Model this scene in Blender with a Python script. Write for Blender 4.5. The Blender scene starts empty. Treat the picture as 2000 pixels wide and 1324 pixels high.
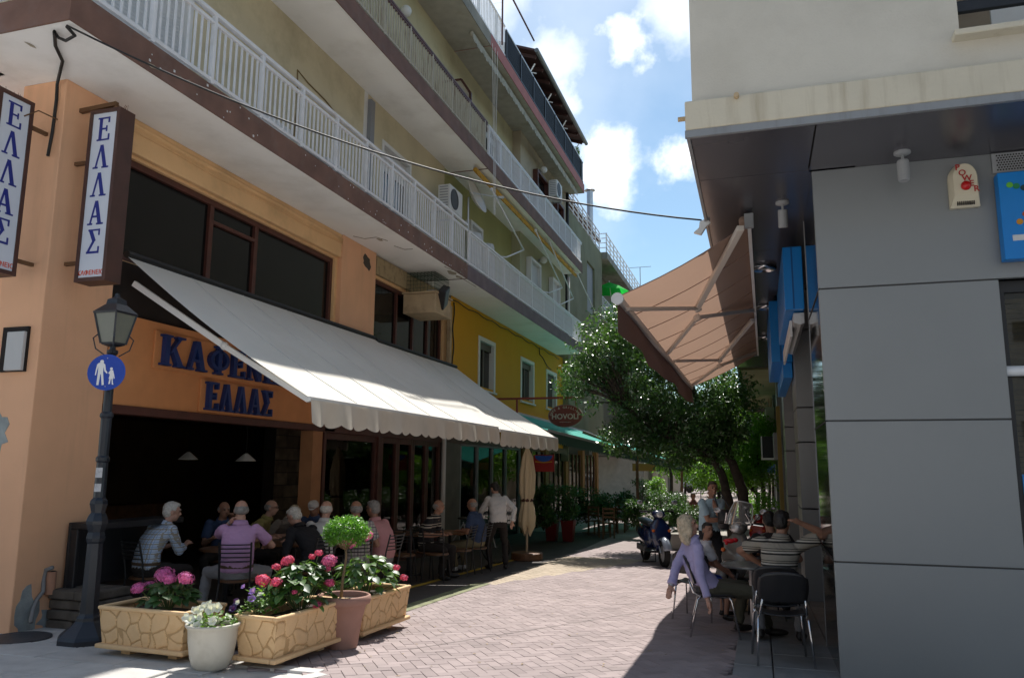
import bpy, bmesh, math, random
import numpy as np
from mathutils import Vector, Matrix, noise
from mathutils.bvhtree import BVHTree
random.seed(11); np.random.seed(5)
U = random.uniform
SC = bpy.context.scene
COL = SC.collection
rad = math.radians

# ------------------------------------------------------------------ camera
F = 1531.0; CAMH = 1.75
def nrm(v):
    v = np.array(v, float); return v / np.linalg.norm(v)
_f = nrm([482, -253.5, -F]); _u = np.cross(np.array([1, -0.0072, 0.]), _f)
_u = nrm(_u if _u[1] > 0 else -_u); _r = np.cross(_f, _u)
RC = np.array([_r, _f, _u]); CC = np.array([0, 0, CAMH])
cam = bpy.data.objects.new('camera', bpy.data.cameras.new('camera')); COL.objects.link(cam)
cam.data.sensor_width = 23.52; cam.data.lens = 18.0; cam.data.clip_end = 900; cam.data.clip_start = .05
M4 = Matrix(RC.tolist()).to_4x4(); M4.translation = Vector(CC); cam.matrix_world = M4
SC.camera = cam
# surveying helpers: photograph measurement + a known plane -> metres
def ray(u, v): return RC @ np.array([u - 1000., 662. - v, -F])
def atz(u, v, z): d = ray(u, v); return Vector(CC + d * ((z - CAMH) / d[2]))
def atx(u, v, x): d = ray(u, v); return Vector(CC + d * (x / d[0]))
def aty(u, v, y): d = ray(u, v); return Vector(CC + d * (y / d[1]))
def gz(y): return max(-.03 * (y - 7), -.36)

# ------------------------------------------------------------------ light
SUND = Vector((-.085, .63, 1.0)).normalized()
sun = bpy.data.objects.new('sun', bpy.data.lights.new('sun', 'SUN')); COL.objects.link(sun)
sun.data.energy = 4.5; sun.data.angle = rad(.53); sun.data.color = (1, .955, .89)
sun.rotation_euler = (-SUND).to_track_quat('-Z', 'Y').to_euler()
W = bpy.data.worlds.new('World'); SC.world = W; W.use_nodes = True
nt = W.node_tree; nt.nodes.clear()
def N(t, nt=None, **k):
    n = nt.nodes.new(t)
    for a, b in k.items(): setattr(n, a, b)
    return n
bg = N('ShaderNodeBackground', nt); out = N('ShaderNodeOutputWorld', nt); sky = N('ShaderNodeTexSky', nt)
sky.sky_type = 'NISHITA'; sky.sun_disc = False; sky.sun_elevation = math.asin(SUND.z); sky.sun_rotation = math.atan2(SUND.x, SUND.y)
sky.air_density = 1.0; sky.dust_density = .5; sky.ozone_density = 2.5
bg.inputs[1].default_value = .10
tc = N('ShaderNodeTexCoord', nt)
L = nt.links.new
# clouds: soft puffs in a few directions, broken up by noise, over thin wisps everywhere
nz = N('ShaderNodeTexNoise', nt); nz.inputs['Scale'].default_value = 7; nz.inputs['Detail'].default_value = 8; nz.inputs['Roughness'].default_value = .55
L(tc.outputs['Generated'], nz.inputs['Vector'])
nw = N('ShaderNodeTexNoise', nt); nw.inputs['Scale'].default_value = 2.3; nw.inputs['Detail'].default_value = 7
L(tc.outputs['Generated'], nw.inputs['Vector'])
rw = N('ShaderNodeMapRange', nt); rw.inputs[1].default_value = .48; rw.inputs[2].default_value = .8; rw.inputs[3].default_value = 0.0; rw.inputs[4].default_value = .34
L(nw.outputs['Fac'], rw.inputs[0]); acc = rw.outputs[0]
def mth(op, a, b=None, nt=None):
    n = nt.nodes.new('ShaderNodeMath'); n.operation = op
    for i, x in enumerate((a, b)):
        if x is None: continue
        if isinstance(x, (int, float)): n.inputs[i].default_value = x
        else: nt.links.new(x, n.inputs[i])
    return n.outputs[0]
for (u, v, rr, st) in ((1200, 315, 2.6, 1.0), (1290, 318, 1.7, .8), (1165, 325, 1.8, .9), (1220, 95, 1.9, .85), (1090, 95, 2.2, .4), (1330, 20, 2.4, .4), (1100, 200, 1.5, .45), (800, -150, 7, .8), (1500, -300, 8, .7)):
    d = nrm(ray(u, v))
    dp = N('ShaderNodeVectorMath', nt, operation='DOT_PRODUCT'); dp.inputs[1].default_value = tuple(d)
    nv = N('ShaderNodeVectorMath', nt, operation='NORMALIZE'); L(tc.outputs['Generated'], nv.inputs[0]); L(nv.outputs[0], dp.inputs[0])
    n2 = mth('MULTIPLY', mth('SUBTRACT', nz.outputs['Fac'], .5, nt), .014 * rr / 3, nt)
    dd = mth('ADD', dp.outputs['Value'], n2, nt)
    mr = N('ShaderNodeMapRange', nt); mr.interpolation_type = 'SMOOTHSTEP'
    mr.inputs[1].default_value = math.cos(rad(rr * 1.6)); mr.inputs[2].default_value = math.cos(rad(rr * .1)); mr.inputs[4].default_value = st
    L(dd, mr.inputs[0]); acc = mth('MAXIMUM', acc, mr.outputs[0], nt)
mix = N('ShaderNodeMix', nt, data_type='RGBA'); tint = N('ShaderNodeVectorMath', nt, operation='MULTIPLY'); tint.inputs[1].default_value = (.93, 1.02, .95); L(sky.outputs[0], tint.inputs[0]); L(acc, mix.inputs[0]); L(tint.outputs[0], mix.inputs[6]); mix.inputs[7].default_value = (13.2, 13.2, 13.2, 1)
L(mix.outputs[2], bg.inputs[0]); L(bg.outputs[0], out.inputs[0])
SC.view_settings.view_transform = 'Standard'; SC.view_settings.look = 'None'; SC.view_settings.gamma = 1
SC.view_settings.use_curve_mapping = False; SC.view_settings.exposure = .56

# ------------------------------------------------------------------ materials
MATS = {}
def mat(name, col, rough=.6, metal=0., var=0., scale=4., bump=0., bscale=60., dirt=0., dcol=(.08, .06, .045), dscale=1.2, world=False, spec=.5, island=0., emit=0., coat=0., streak=False):
    if name in MATS: return MATS[name]
    m = bpy.data.materials.new(name); m.use_nodes = True; t = m.node_tree; p = t.nodes['Principled BSDF']; l = t.links.new
    c = tuple(col) + (1,)
    p.inputs['Base Color'].default_value = c; p.inputs['Roughness'].default_value = rough; p.inputs['Metallic'].default_value = metal
    p.inputs['Specular IOR Level'].default_value = spec; p.inputs['Coat Weight'].default_value = coat
    if emit: p.inputs['Emission Color'].default_value = c; p.inputs['Emission Strength'].default_value = emit
    if world: g = t.nodes.new('ShaderNodeNewGeometry'); vec = g.outputs['Position']
    else: g = t.nodes.new('ShaderNodeTexCoord'); vec = g.outputs['Object']
    cur = None
    def nzn(s, det=5):
        n = t.nodes.new('ShaderNodeTexNoise'); n.inputs['Scale'].default_value = s; n.inputs['Detail'].default_value = det; l(vec, n.inputs['Vector']); return n
    if var:
        n = nzn(scale); mx = N('ShaderNodeMix', t, data_type='RGBA')
        r = t.nodes.new('ShaderNodeMapRange'); r.inputs[1].default_value = .3; r.inputs[2].default_value = .7; l(n.outputs['Fac'], r.inputs[0]); l(r.outputs[0], mx.inputs[0])
        mx.inputs[6].default_value = tuple(x * (1 - var) for x in col) + (1,); mx.inputs[7].default_value = tuple(min(1, x * (1 + var)) for x in col) + (1,)
        cur = mx.outputs[2]
    if island:
        gg = t.nodes.new('ShaderNodeNewGeometry'); oi = t.nodes.new('ShaderNodeObjectInfo')
        a = mth('FRACT', mth('ADD', gg.outputs['Random Per Island'], oi.outputs['Random'], t), None, t)
        r = t.nodes.new('ShaderNodeMapRange'); r.inputs[3].default_value = 1 - island; r.inputs[4].default_value = 1 + island; l(a, r.inputs[0])
        vm = N('ShaderNodeVectorMath', t, operation='SCALE')
        if cur: l(cur, vm.inputs[0])
        else: vm.inputs[0].default_value = col
        l(r.outputs[0], vm.inputs['Scale']); cur = vm.outputs[0]
    if dirt:
        if streak:
            mp = t.nodes.new('ShaderNodeMapping'); mp.inputs['Scale'].default_value = (3, 3, .25); l(vec, mp.inputs[0])
            n = t.nodes.new('ShaderNodeTexNoise'); n.inputs['Scale'].default_value = dscale; n.inputs['Detail'].default_value = 8; l(mp.outputs[0], n.inputs['Vector'])
        else: n = nzn(dscale, 9)
        n.inputs['Roughness'].default_value = .65
        r = t.nodes.new('ShaderNodeMapRange'); r.inputs[1].default_value = .5; r.inputs[2].default_value = .75; r.inputs[4].default_value = dirt; l(n.outputs['Fac'], r.inputs[0])
        mx = N('ShaderNodeMix', t, data_type='RGBA'); l(r.outputs[0], mx.inputs[0])
        if cur: l(cur, mx.inputs[6])
        else: mx.inputs[6].default_value = c
        mx.inputs[7].default_value = tuple(dcol) + (1,); cur = mx.outputs[2]
    if cur: l(cur, p.inputs['Base Color'])
    if bump:
        n = nzn(bscale, 4); b = t.nodes.new('ShaderNodeBump'); b.inputs['Strength'].default_value = min(1, bump); b.inputs['Distance'].default_value = .01 * max(1, bump)
        l(n.outputs['Fac'], b.inputs['Height']); l(b.outputs[0], p.inputs['Normal'])
    MATS[name] = m; return m
def glass(name, tint=(.75, .8, .8), dark=.0):
    if name in MATS: return MATS[name]
    m = bpy.data.materials.new(name); m.use_nodes = True; t = m.node_tree; t.nodes.clear()
    o = t.nodes.new('ShaderNodeOutputMaterial'); mx = t.nodes.new('ShaderNodeMixShader'); fr = t.nodes.new('ShaderNodeFresnel'); fr.inputs[0].default_value = 1.5
    tr = t.nodes.new('ShaderNodeBsdfTransparent'); tr.inputs[0].default_value = tint + (1,); gl = t.nodes.new('ShaderNodeBsdfGlossy'); gl.inputs['Roughness'].default_value = .02
    t.links.new(fr.outputs[0], mx.inputs[0]); t.links.new(tr.outputs[0], mx.inputs[1]); t.links.new(gl.outputs[0], mx.inputs[2]); t.links.new(mx.outputs[0], o.inputs[0])
    MATS[name] = m; return m
def hazy(name, amt=.14):
    m = glass(name, (.88, .9, .9)); t = m.node_tree; o = [n for n in t.nodes if n.type == 'OUTPUT_MATERIAL'][0]; src = o.inputs[0].links[0].from_socket
    df = t.nodes.new('ShaderNodeBsdfDiffuse'); df.inputs[0].default_value = (.8, .82, .82, 1); mx = t.nodes.new('ShaderNodeMixShader'); mx.inputs[0].default_value = amt
    t.links.new(src, mx.inputs[1]); t.links.new(df.outputs[0], mx.inputs[2]); t.links.new(mx.outputs[0], o.inputs[0]); return m
def leafmat(name, col, rough=.38, trans=.25, var=.35):
    if name in MATS: return MATS[name]
    m = mat(name, col, rough, island=var, spec=.8)
    t = m.node_tree; p = t.nodes['Principled BSDF']; o = [n for n in t.nodes if n.type == 'OUTPUT_MATERIAL'][0]
    tl = t.nodes.new('ShaderNodeBsdfTranslucent'); mx = t.nodes.new('ShaderNodeMixShader'); mx.inputs[0].default_value = trans
    tl.inputs[0].default_value = (min(1, col[0] * 2.2), min(1, col[1] * 2.0), col[2] * .8, 1)
    t.links.new(p.outputs[0], mx.inputs[1]); t.links.new(tl.outputs[0], mx.inputs[2]); t.links.new(mx.outputs[0], o.inputs[0]); return m
def cloth(name, col, trans=.3, rough=.85, **k):
    m = mat(name, col, rough, **k); t = m.node_tree; p = t.nodes['Principled BSDF']; o = [n for n in t.nodes if n.type == 'OUTPUT_MATERIAL'][0]
    tl = t.nodes.new('ShaderNodeBsdfTranslucent'); mx = t.nodes.new('ShaderNodeMixShader'); mx.inputs[0].default_value = trans
    tl.inputs[0].default_value = tuple(min(1, c) for c in col) + (1,)
    t.links.new(p.outputs[0], mx.inputs[1]); t.links.new(tl.outputs[0], mx.inputs[2]); t.links.new(mx.outputs[0], o.inputs[0]); return m
def stripes(m, axis, period, bands, col, axis2=None, ang=None):
    """printed stripes: bands = [(start,end)] in fractions of the period"""
    t = m.node_tree; p = t.nodes['Principled BSDF']; l = t.links.new
    src = p.inputs['Base Color'].links[0].from_socket if p.inputs['Base Color'].links else None
    g = t.nodes.new('ShaderNodeTexCoord'); sp = t.nodes.new('ShaderNodeSeparateXYZ'); l(g.outputs['Object'], sp.inputs[0])
    tot = None
    for ax in [a for a in (axis, axis2) if a is not None]:
        fr = mth('FRACT', mth('MULTIPLY', mth('ADD', sp.outputs[ax], 10., t), 1 / period, t), None, t)
        for (a, b) in bands:
            s = mth('MULTIPLY', mth('GREATER_THAN', fr, a, t), mth('LESS_THAN', fr, b, t), t)
            tot = s if tot is None else mth('MAXIMUM', tot, s, t)
    mx = N('ShaderNodeMix', t, data_type='RGBA'); l(tot, mx.inputs[0])
    if src: l(src, mx.inputs[6])
    else: mx.inputs[6].default_value = p.inputs['Base Color'].default_value[:]
    mx.inputs[7].default_value = tuple(col) + (1,); l(mx.outputs[2], p.inputs['Base Color']); return m

# ------------------------------------------------------------------ mesh helpers
ORI = {}
class MB:
    def __init__(s): s.v = []; s.f = []; s.m = []; s.cur = 0
    def add(s, vs, fs, mi=None):
        k = len(s.v); s.v += [tuple(x) for x in vs]; s.f += [tuple(i + k for i in f) for f in fs]; s.m += [s.cur if mi is None else mi] * len(fs); return s
    def box(s, a, b, mi=None):
        x0, x1 = sorted((a[0], b[0])); y0, y1 = sorted((a[1], b[1])); z0, z1 = sorted((a[2], b[2]))
        return s.add([(x0, y0, z0), (x1, y0, z0), (x1, y1, z0), (x0, y1, z0), (x0, y0, z1), (x1, y0, z1), (x1, y1, z1), (x0, y1, z1)],
              [(0, 3, 2, 1), (4, 5, 6, 7), (0, 1, 5, 4), (1, 2, 6, 5), (2, 3, 7, 6), (3, 0, 4, 7)], mi)
    def bar(s, p, q, w, h, up=(0, 0, 1), mi=None):
        p = Vector(p); q = Vector(q); d = (q - p).normalized(); r = d.cross(Vector(up))
        if r.length < 1e-4: r = d.cross(Vector((1, 0, 0)))
        r.normalize(); u = r.cross(d); r = r * w / 2; u = u * h / 2
        c = [p - r - u, p + r - u, p + r + u, p - r + u, q - r - u, q + r - u, q + r + u, q - r + u]
        return s.add(c, [(0, 3, 2, 1), (4, 5, 6, 7), (0, 1, 5, 4), (1, 2, 6, 5), (2, 3, 7, 6), (3, 0, 4, 7)], mi)
    def tube(s, pts, r, n=8, mi=None, caps=True):
        pts = [Vector(p) for p in pts]; rs = r if isinstance(r, (list, tuple)) else [r] * len(pts)
        vs = []; fs = []; prev = None
        for i, p in enumerate(pts):
            d = (pts[min(i + 1, len(pts) - 1)] - pts[max(i - 1, 0)]).normalized()
            if prev is None: a = d.orthogonal().normalized()
            else:
                a = prev - d * prev.dot(d); a = a.normalized() if a.length > 1e-5 else d.orthogonal().normalized()
            prev = a; b = d.cross(a)
            for k in range(n):
                t = 2 * math.pi * k / n; vs.append(p + (a * math.cos(t) + b * math.sin(t)) * rs[i])
        for i in range(len(pts) - 1):
            for k in range(n):
                k2 = (k + 1) % n; fs.append((i * n + k, i * n + k2, (i + 1) * n + k2, (i + 1) * n + k))
        if caps: fs.append(tuple(reversed(range(n)))); fs.append(tuple((len(pts) - 1) * n + k for k in range(n)))
        return s.add(vs, fs, mi)
    def lathe(s, prof, c=(0, 0, 0), n=24, mi=None, mtx=None, caps=True, sq=0):
        vs = []; fs = []; c = Vector(c)
        for (r, z) in prof:
            for k in range(n):
                t = 2 * math.pi * (k + .5) / n
                p = Vector((r * math.cos(t), r * math.sin(t), z))
                if mtx is not None: p = mtx @ p
                vs.append(c + p)
        for i in range(len(prof) - 1):
            for k in range(n):
                k2 = (k + 1) % n; fs.append((i * n + k, i * n + k2, (i + 1) * n + k2, (i + 1) * n + k))
        if caps: fs.append(tuple(reversed(range(n)))); fs.append(tuple((len(prof) - 1) * n + k for k in range(n)))
        return s.add(vs, fs, mi)
    def ball(s, c, r, n=12, m=8, mtx=None, mi=None):
        r = (r, r, r) if isinstance(r, (int, float)) else r; vs = []; fs = []; c = Vector(c)
        for i in range(1, m):
            ph = math.pi * i / m
            for k in range(n):
                t = 2 * math.pi * k / n; p = Vector((r[0] * math.sin(ph) * math.cos(t), r[1] * math.sin(ph) * math.sin(t), r[2] * math.cos(ph)))
                vs.append(c + (mtx @ p if mtx is not None else p))
        top = len(vs); p = Vector((0, 0, r[2])); p = mtx @ p if mtx is not None else p; vs += [c + p, c - p]
        for i in range(m - 2):
            for k in range(n):
                k2 = (k + 1) % n; fs.append((i * n + k, (i + 1) * n + k, (i + 1) * n + k2, i * n + k2))
        for k in range(n):
            k2 = (k + 1) % n; fs.append((top, k, k2)); fs.append((top + 1, (m - 2) * n + k2, (m - 2) * n + k))
        return s.add(vs, fs, mi)
    def prism(s, poly, ext, mi=None):
        n = len(poly); e = Vector(ext); a = [Vector(p) for p in poly]
        return s.add(a + [p + e for p in a], [tuple(reversed(range(n))), tuple(range(n, 2 * n))] + [(i, (i + 1) % n, n + (i + 1) % n, n + i) for i in range(n)], mi)
    def grid(s, fn, nu, nv, mi=None):
        vs = [fn(i / nu, j / nv) for j in range(nv + 1) for i in range(nu + 1)]
        return s.add(vs, [(j * (nu + 1) + i, j * (nu + 1) + i + 1, (j + 1) * (nu + 1) + i + 1, (j + 1) * (nu + 1) + i) for j in range(nv) for i in range(nu)], mi)
    def loft(s, rings, n=18, mi=None):
        vs = []; fs = []
        for (c, r, f, a, b) in rings:
            c = Vector(c); r = Vector(r); f = Vector(f)
            for k in range(n):
                t = 2 * math.pi * k / n; ct, st = math.cos(t), math.sin(t)
                ct = math.copysign(abs(ct) ** .85, ct); st = math.copysign(abs(st) ** .85, st); vs.append(c + r * (a * ct) + f * (b * st))
        for i in range(len(rings) - 1):
            for k in range(n):
                k2 = (k + 1) % n; fs.append((i * n + k, i * n + k2, (i + 1) * n + k2, (i + 1) * n + k))
        fs.append(tuple(reversed(range(n)))); fs.append(tuple((len(rings) - 1) * n + k for k in range(n)))
        return s.add(vs, fs, mi)
    def build(s, name, mats, parent=None, smooth=False, bevel=0, fix=True, mesh_only=False):
        me = bpy.data.meshes.new(name); o0 = ORI.get(parent.name, Vector()) if parent else Vector()
        vs = s.v if o0.length == 0 else [(p[0] - o0.x, p[1] - o0.y, p[2] - o0.z) for p in s.v]
        me.from_pydata([tuple(p) for p in vs], [], s.f)
        mats = mats if isinstance(mats, (list, tuple)) else [mats]
        for m in mats: me.materials.append(m)
        if len(mats) > 1: me.polygons.foreach_set('material_index', s.m)
        if fix:
            bm = bmesh.new(); bm.from_mesh(me); bmesh.ops.recalc_face_normals(bm, faces=bm.faces); bm.to_mesh(me); bm.free()
        if smooth: me.polygons.foreach_set('use_smooth', [True] * len(me.polygons))
        if mesh_only: return me
        o = bpy.data.objects.new(name, me); COL.objects.link(o)
        if parent: o.parent = parent; ORI[o.name] = o0
        if bevel:
            b = o.modifiers.new('bevel', 'BEVEL'); b.width = bevel; b.segments = 2; b.limit_method = 'ANGLE'; b.angle_limit = rad(40)
        if smooth == 'auto' or smooth:
            if smooth == 'auto':
                me.polygons.foreach_set('use_smooth', [False] * len(me.polygons))
        return o
def tag(o, label=None, cat=None, group=None, kind=None):
    if label: o['label'] = label
    if cat: o['category'] = cat
    if group: o['group'] = group
    if kind: o['kind'] = kind
    return o
def thing(name, label, cat, loc=(0, 0, 0), group=None, kind=None):
    o = bpy.data.objects.new(name, None); COL.objects.link(o); o.location = loc; o.empty_display_size = .1; ORI[o.name] = Vector(loc)
    return tag(o, label, cat, group, kind)
KIDS = {}
def kids(o): return [c for c in bpy.data.objects if c.parent == o]
def copy_thing(r, loc, rotz=None, label=None, scale=None):
    c = r.copy(); COL.objects.link(c); c.location = loc
    if rotz is not None: c.rotation_euler = (0, 0, rotz)
    if scale: c.scale = (scale,) * 3
    if label: c['label'] = label
    if r.name not in KIDS: KIDS[r.name] = [(k, kids(k)) for k in kids(r)]
    for k, gs in KIDS[r.name]:
        d = k.copy(); COL.objects.link(d); d.parent = c
        for g in gs: e = g.copy(); COL.objects.link(e); e.parent = d
    return c
def one(mb, name, mats, label, cat, **k):
    g = k.pop('group', None); kd = k.pop('kind', None); o = mb.build(name, mats, **k); return tag(o, label, cat, g, kd)
def inst(mesh, name, parent, loc, rot=(0, 0, 0), scale=1):
    o = bpy.data.objects.new(name, mesh); COL.objects.link(o); o.parent = parent
    o0 = ORI.get(parent.name, Vector()) if parent else Vector()
    o.location = Vector(loc) - o0; o.rotation_euler = rot
    o.scale = (scale,) * 3 if isinstance(scale, (int, float)) else scale; return o
def fastmesh(name, V, Fq, mats, smooth=False):
    me = bpy.data.meshes.new(name); nf = len(Fq); k = Fq.shape[1]
    me.vertices.add(len(V)); me.vertices.foreach_set('co', V.astype(np.float32).ravel())
    me.loops.add(nf * k); me.loops.foreach_set('vertex_index', Fq.astype(np.int32).ravel())
    me.polygons.add(nf); me.polygons.foreach_set('loop_start', np.arange(0, nf * k, k, dtype=np.int32)); me.polygons.foreach_set('loop_total', np.full(nf, k, dtype=np.int32))
    me.update(calc_edges=True)
    for m in (mats if isinstance(mats, list) else [mats]): me.materials.append(m)
    if smooth: me.polygons.foreach_set('use_smooth', [True] * nf)
    return me
def wall(mb, mapf, a0, a1, b0, b1, holes, depth=.2, mi=0):
    """sheet of wall with rectangular openings and their reveals; mapf(a,b,d)->xyz, d>0 goes into the wall"""
    A = sorted({a0, a1, *[h[0] for h in holes], *[h[1] for h in holes]}); B = sorted({b0, b1, *[h[2] for h in holes], *[h[3] for h in holes]})
    for i in range(len(A) - 1):
        for j in range(len(B) - 1):
            ca, cb = (A[i] + A[i + 1]) / 2, (B[j] + B[j + 1]) / 2
            if any(h[0] < ca < h[1] and h[2] < cb < h[3] for h in holes): continue
            mb.add([mapf(A[i], B[j], 0), mapf(A[i + 1], B[j], 0), mapf(A[i + 1], B[j + 1], 0), mapf(A[i], B[j + 1], 0)], [(0, 1, 2, 3)], mi)
    for (x0, x1, y0, y1) in holes:
        c = [(x0, y0), (x1, y0), (x1, y1), (x0, y1)]
        for k in range(4):
            p, q = c[k], c[(k + 1) % 4]; mb.add([mapf(*p, 0), mapf(*q, 0), mapf(*q, depth), mapf(*p, depth)], [(0, 1, 2, 3)], mi)
def text_mesh(body, size, mt, depth=.004, align='CENTER', bold=False):
    cu = bpy.data.curves.new('letters', 'FONT'); cu.body = body; cu.size = size; cu.extrude = depth; cu.align_x = align; cu.resolution_u = 3
    if bold: cu.offset = size * .018
    o = bpy.data.objects.new('tmp', cu); COL.objects.link(o); dg = bpy.context.evaluated_depsgraph_get()
    me = bpy.data.meshes.new_from_object(o.evaluated_get(dg)); me.materials.clear(); me.materials.append(mt)
    bpy.data.objects.remove(o); return me
def put_text(name, parent, body, size, mt, origin, right, up, align='CENTER', depth=.004, bold=False, label=None):
    me = text_mesh(body, size, mt, depth, align, bold); r = Vector(right).normalized(); u = Vector(up).normalized(); n = r.cross(u)
    m = Matrix((r, u, n)).transposed().to_4x4(); m.translation = Vector(origin) - ORI.get(parent.name, Vector()); me.transform(m)
    o = bpy.data.objects.new(name, me); COL.objects.link(o); o.parent = parent
    if label: o['label'] = label
    return o
# seriffed Greek capitals, unit height
def glyph(ch):
    R = lambda x0, y0, x1, y1: [(x0, y0), (x1, y0), (x1, y1), (x0, y1)]
    T, t, s = .2, .09, .07
    def ring(cx, cy, rx, ry, wx, wy, n=20):
        out = []
        for k in range(n):
            a, b = 2 * math.pi * k / n, 2 * math.pi * (k + 1) / n
            out.append([(cx + rx * math.cos(a), cy + ry * math.sin(a)), (cx + rx * math.cos(b), cy + ry * math.sin(b)),
                        (cx + (rx - wx) * math.cos(b), cy + (ry - wy) * math.sin(b)), (cx + (rx - wx) * math.cos(a), cy + (ry - wy) * math.sin(a))])
        return out
    if ch == 'E': return [R(.1, 0, .1 + T, 1), R(0, 0, .78, s), R(0, 1 - s, .74, 1), R(.3, .47, .56, .54), R(.54, .38, .62, .63), R(.7, 0, .79, .27), R(.66, .76, .75, 1)], .84
    if ch in 'LA':
        p = [[(.1, 0), (.1 + t + .02, 0), (.5, 1), (.38, 1)], [(.36, 1), (.56, 1), (.88, 0), (.65, 0)], R(0, 0, .32, s), R(.56, 0, .98, s)]
        if ch == 'A': p.append(R(.22, .3, .75, .38))
        return p, 1.0
    if ch == 'S': return [R(.04, 1 - s, .76, 1), R(.02, 0, .78, s * 1.3), [(.05, 1), (.28, 1), (.56, .52), (.36, .47)], [(.36, .53), (.5, .5), (.16, .02), (.02, .02)], R(.68, .74, .77, 1), R(.71, 0, .8, .28)], .84
    if ch == 'K': return [R(.1, 0, .1 + T, 1), R(0, 0, .4, s), R(0, 1 - s, .4, 1), [(.3, .38), (.42, .45), (.86, 1), (.72, 1)], [(.4, .56), (.56, .62), (.96, 0), (.7, 0)], R(.6, 1 - s, .98, 1), R(.62, 0, 1.02, s)], 1.03
    if ch == 'F': return [R(.42, 0, .42 + T, 1), R(.32, 0, .72, s), R(.32, 1 - s, .72, 1)] + ring(.52, .5, .5, .36, .17, .1), 1.06
    if ch == 'N': return [R(.12, 0, .12 + t, 1), R(.74, 0, .74 + t, 1), [(.06, 1), (.3, 1), (.83, 0), (.66, 0)], R(0, 0, .33, s), R(.62, 1 - s, .97, 1)], 1.0
    if ch == 'I': return [R(.1, 0, .1 + T, 1), R(0, 0, .4, s), R(0, 1 - s, .4, 1)], .44
    if ch == 'O': return ring(.47, .5, .47, .52, .17, .09), .98
def serif_letters(name, parent, txt, h, wf, origin, right, up, gap, mt, depth=.02, vertical=False, bevel=0):
    r = Vector(right).normalized(); u = Vector(up).normalized(); n = r.cross(u); o = Vector(origin); x = 0; y = 0
    for ch in txt:
        polys, w = glyph(ch); mb = MB()
        for k, pl in enumerate(polys):
            x0 = -w * h * wf / 2 if vertical else x
            pts = [o + r * (x0 + a * h * wf) + u * (y + b * h) for a, b in pl]
            mb.prism(pts, n * (depth + .0006 * (k % 7)))
        mb.build(name, mt, parent)
        if vertical: y -= h + gap
        else: x += w * h * wf + gap
    return x - gap
# ------------------------------------------------------------------ palette
M_orange = mat('orange_render', (.80, .45, .265), .85, var=.08, scale=1.0, bump=.25, bscale=90, dirt=.5, dcol=(.55, .32, .2), dscale=1.3, world=True, streak=True)
M_beige = mat('beige_render', (.80, .51, .26), .85, var=.06, scale=2, bump=.2, bscale=90, dirt=.4, dcol=(.3, .2, .1), dscale=1.5, world=True)
M_soffit = mat('white_soffit', (.90, .90, .88), .85, var=.03, scale=1, bump=.15, bscale=70, dirt=.3, dcol=(.42, .39, .33), dscale=.9, world=True)
M_fascia = mat('brown_fascia', (.17, .088, .062), .75, var=.2, scale=3, bump=.25, bscale=60, dirt=.5, dcol=(.2, .15, .13), dscale=2.5, world=True)
M_fascia2 = mat('mauve_fascia', (.15, .11, .125), .75, var=.15, scale=3, bump=.25, bscale=60, dirt=.4, dcol=(.22, .18, .16), dscale=2.5, world=True)
M_khaki = mat('khaki_render', (.60, .53, .36), .88, var=.08, scale=1, bump=.2, bscale=80, dirt=.55, dcol=(.25, .21, .11), dscale=.8, world=True)
M_green = mat('olive_render', (.38, .38, .17), .88, var=.08, scale=1, bump=.2, bscale=80, world=True)
M_tan = mat('tan_render', (.44, .37, .27), .88, var=.08, scale=1.5, bump=.2, bscale=80, dirt=.5, dcol=(.2, .16, .12), dscale=.8, world=True)
M_yellow = mat('yellow_render', (.66, .33, .006), .85, var=.06, scale=1, bump=.2, bscale=80, dirt=.35, dcol=(.42, .25, .02), dscale=1, world=True)
M_wmetal = mat('white_metal', (.74, .75, .77), .45, var=.04, scale=3, dirt=.3, dcol=(.5, .40, .28), dscale=5)
M_rust = mat('rusty_cream_metal', (.50, .46, .36), .7, dirt=.95, dcol=(.16, .08, .04), dscale=9, world=True, streak=True)
M_redpink = mat('red_painted_fascia', (.36, .115, .10), .7, var=.1, scale=3, dirt=.25, dcol=(.2, .08, .07), world=True)
M_black = mat('black_metal', (.014, .015, .018), .45, var=.2)
M_navyblk = mat('blue_black_cast_iron', (.013, .017, .026), .38, bump=.2, bscale=40, var=.2)
M_brown = mat('dark_brown_frame', (.085, .026, .018), .5, var=.2, scale=6, bump=.1, bscale=30)
M_dkglass = mat('dark_glass', (.008, .008, .008), .05, spec=.3)
M_glass = glass('clear_glass')
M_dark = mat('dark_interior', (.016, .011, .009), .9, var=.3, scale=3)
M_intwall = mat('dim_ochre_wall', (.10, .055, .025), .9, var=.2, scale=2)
M_white = mat('white_paint', (.72, .72, .70), .6, var=.05, scale=3, dirt=.25, dcol=(.4, .36, .3), dscale=3)
M_grey = mat('grey_paint', (.30, .31, .32), .6, var=.1)
M_shut = mat('white_shutter', (.62, .63, .63), .6)
M_conc = mat('stained_concrete', (.26, .25, .22), .9, var=.15, scale=2, bump=.4, bscale=30, dirt=.7, dcol=(.07, .065, .05), dscale=1.6, world=True)
M_awn = cloth('cream_awning_canvas', (.78, .75, .68), .16, var=.03, scale=2, dirt=.25, dcol=(.6, .54, .44), dscale=1.4, bump=.15, bscale=6)
M_cable = mat('black_cable', (.012, .012, .012), .6)
M_alu = mat('brushed_aluminium', (.55, .55, .56), .35, .8, var=.05)
M_chrome = mat('chrome', (.65, .65, .66), .12, 1.0)
M_wood = mat('brown_wood', (.16, .075, .035), .55, var=.3, scale=9, bump=.2, bscale=30)
M_beigebox = mat('weathered_beige_box', (.48, .36, .22), .85, var=.1, bump=.3, bscale=40, dirt=.6, dcol=(.15, .11, .07), dscale=3)
XF, XB = -7.48, -6.42
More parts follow.
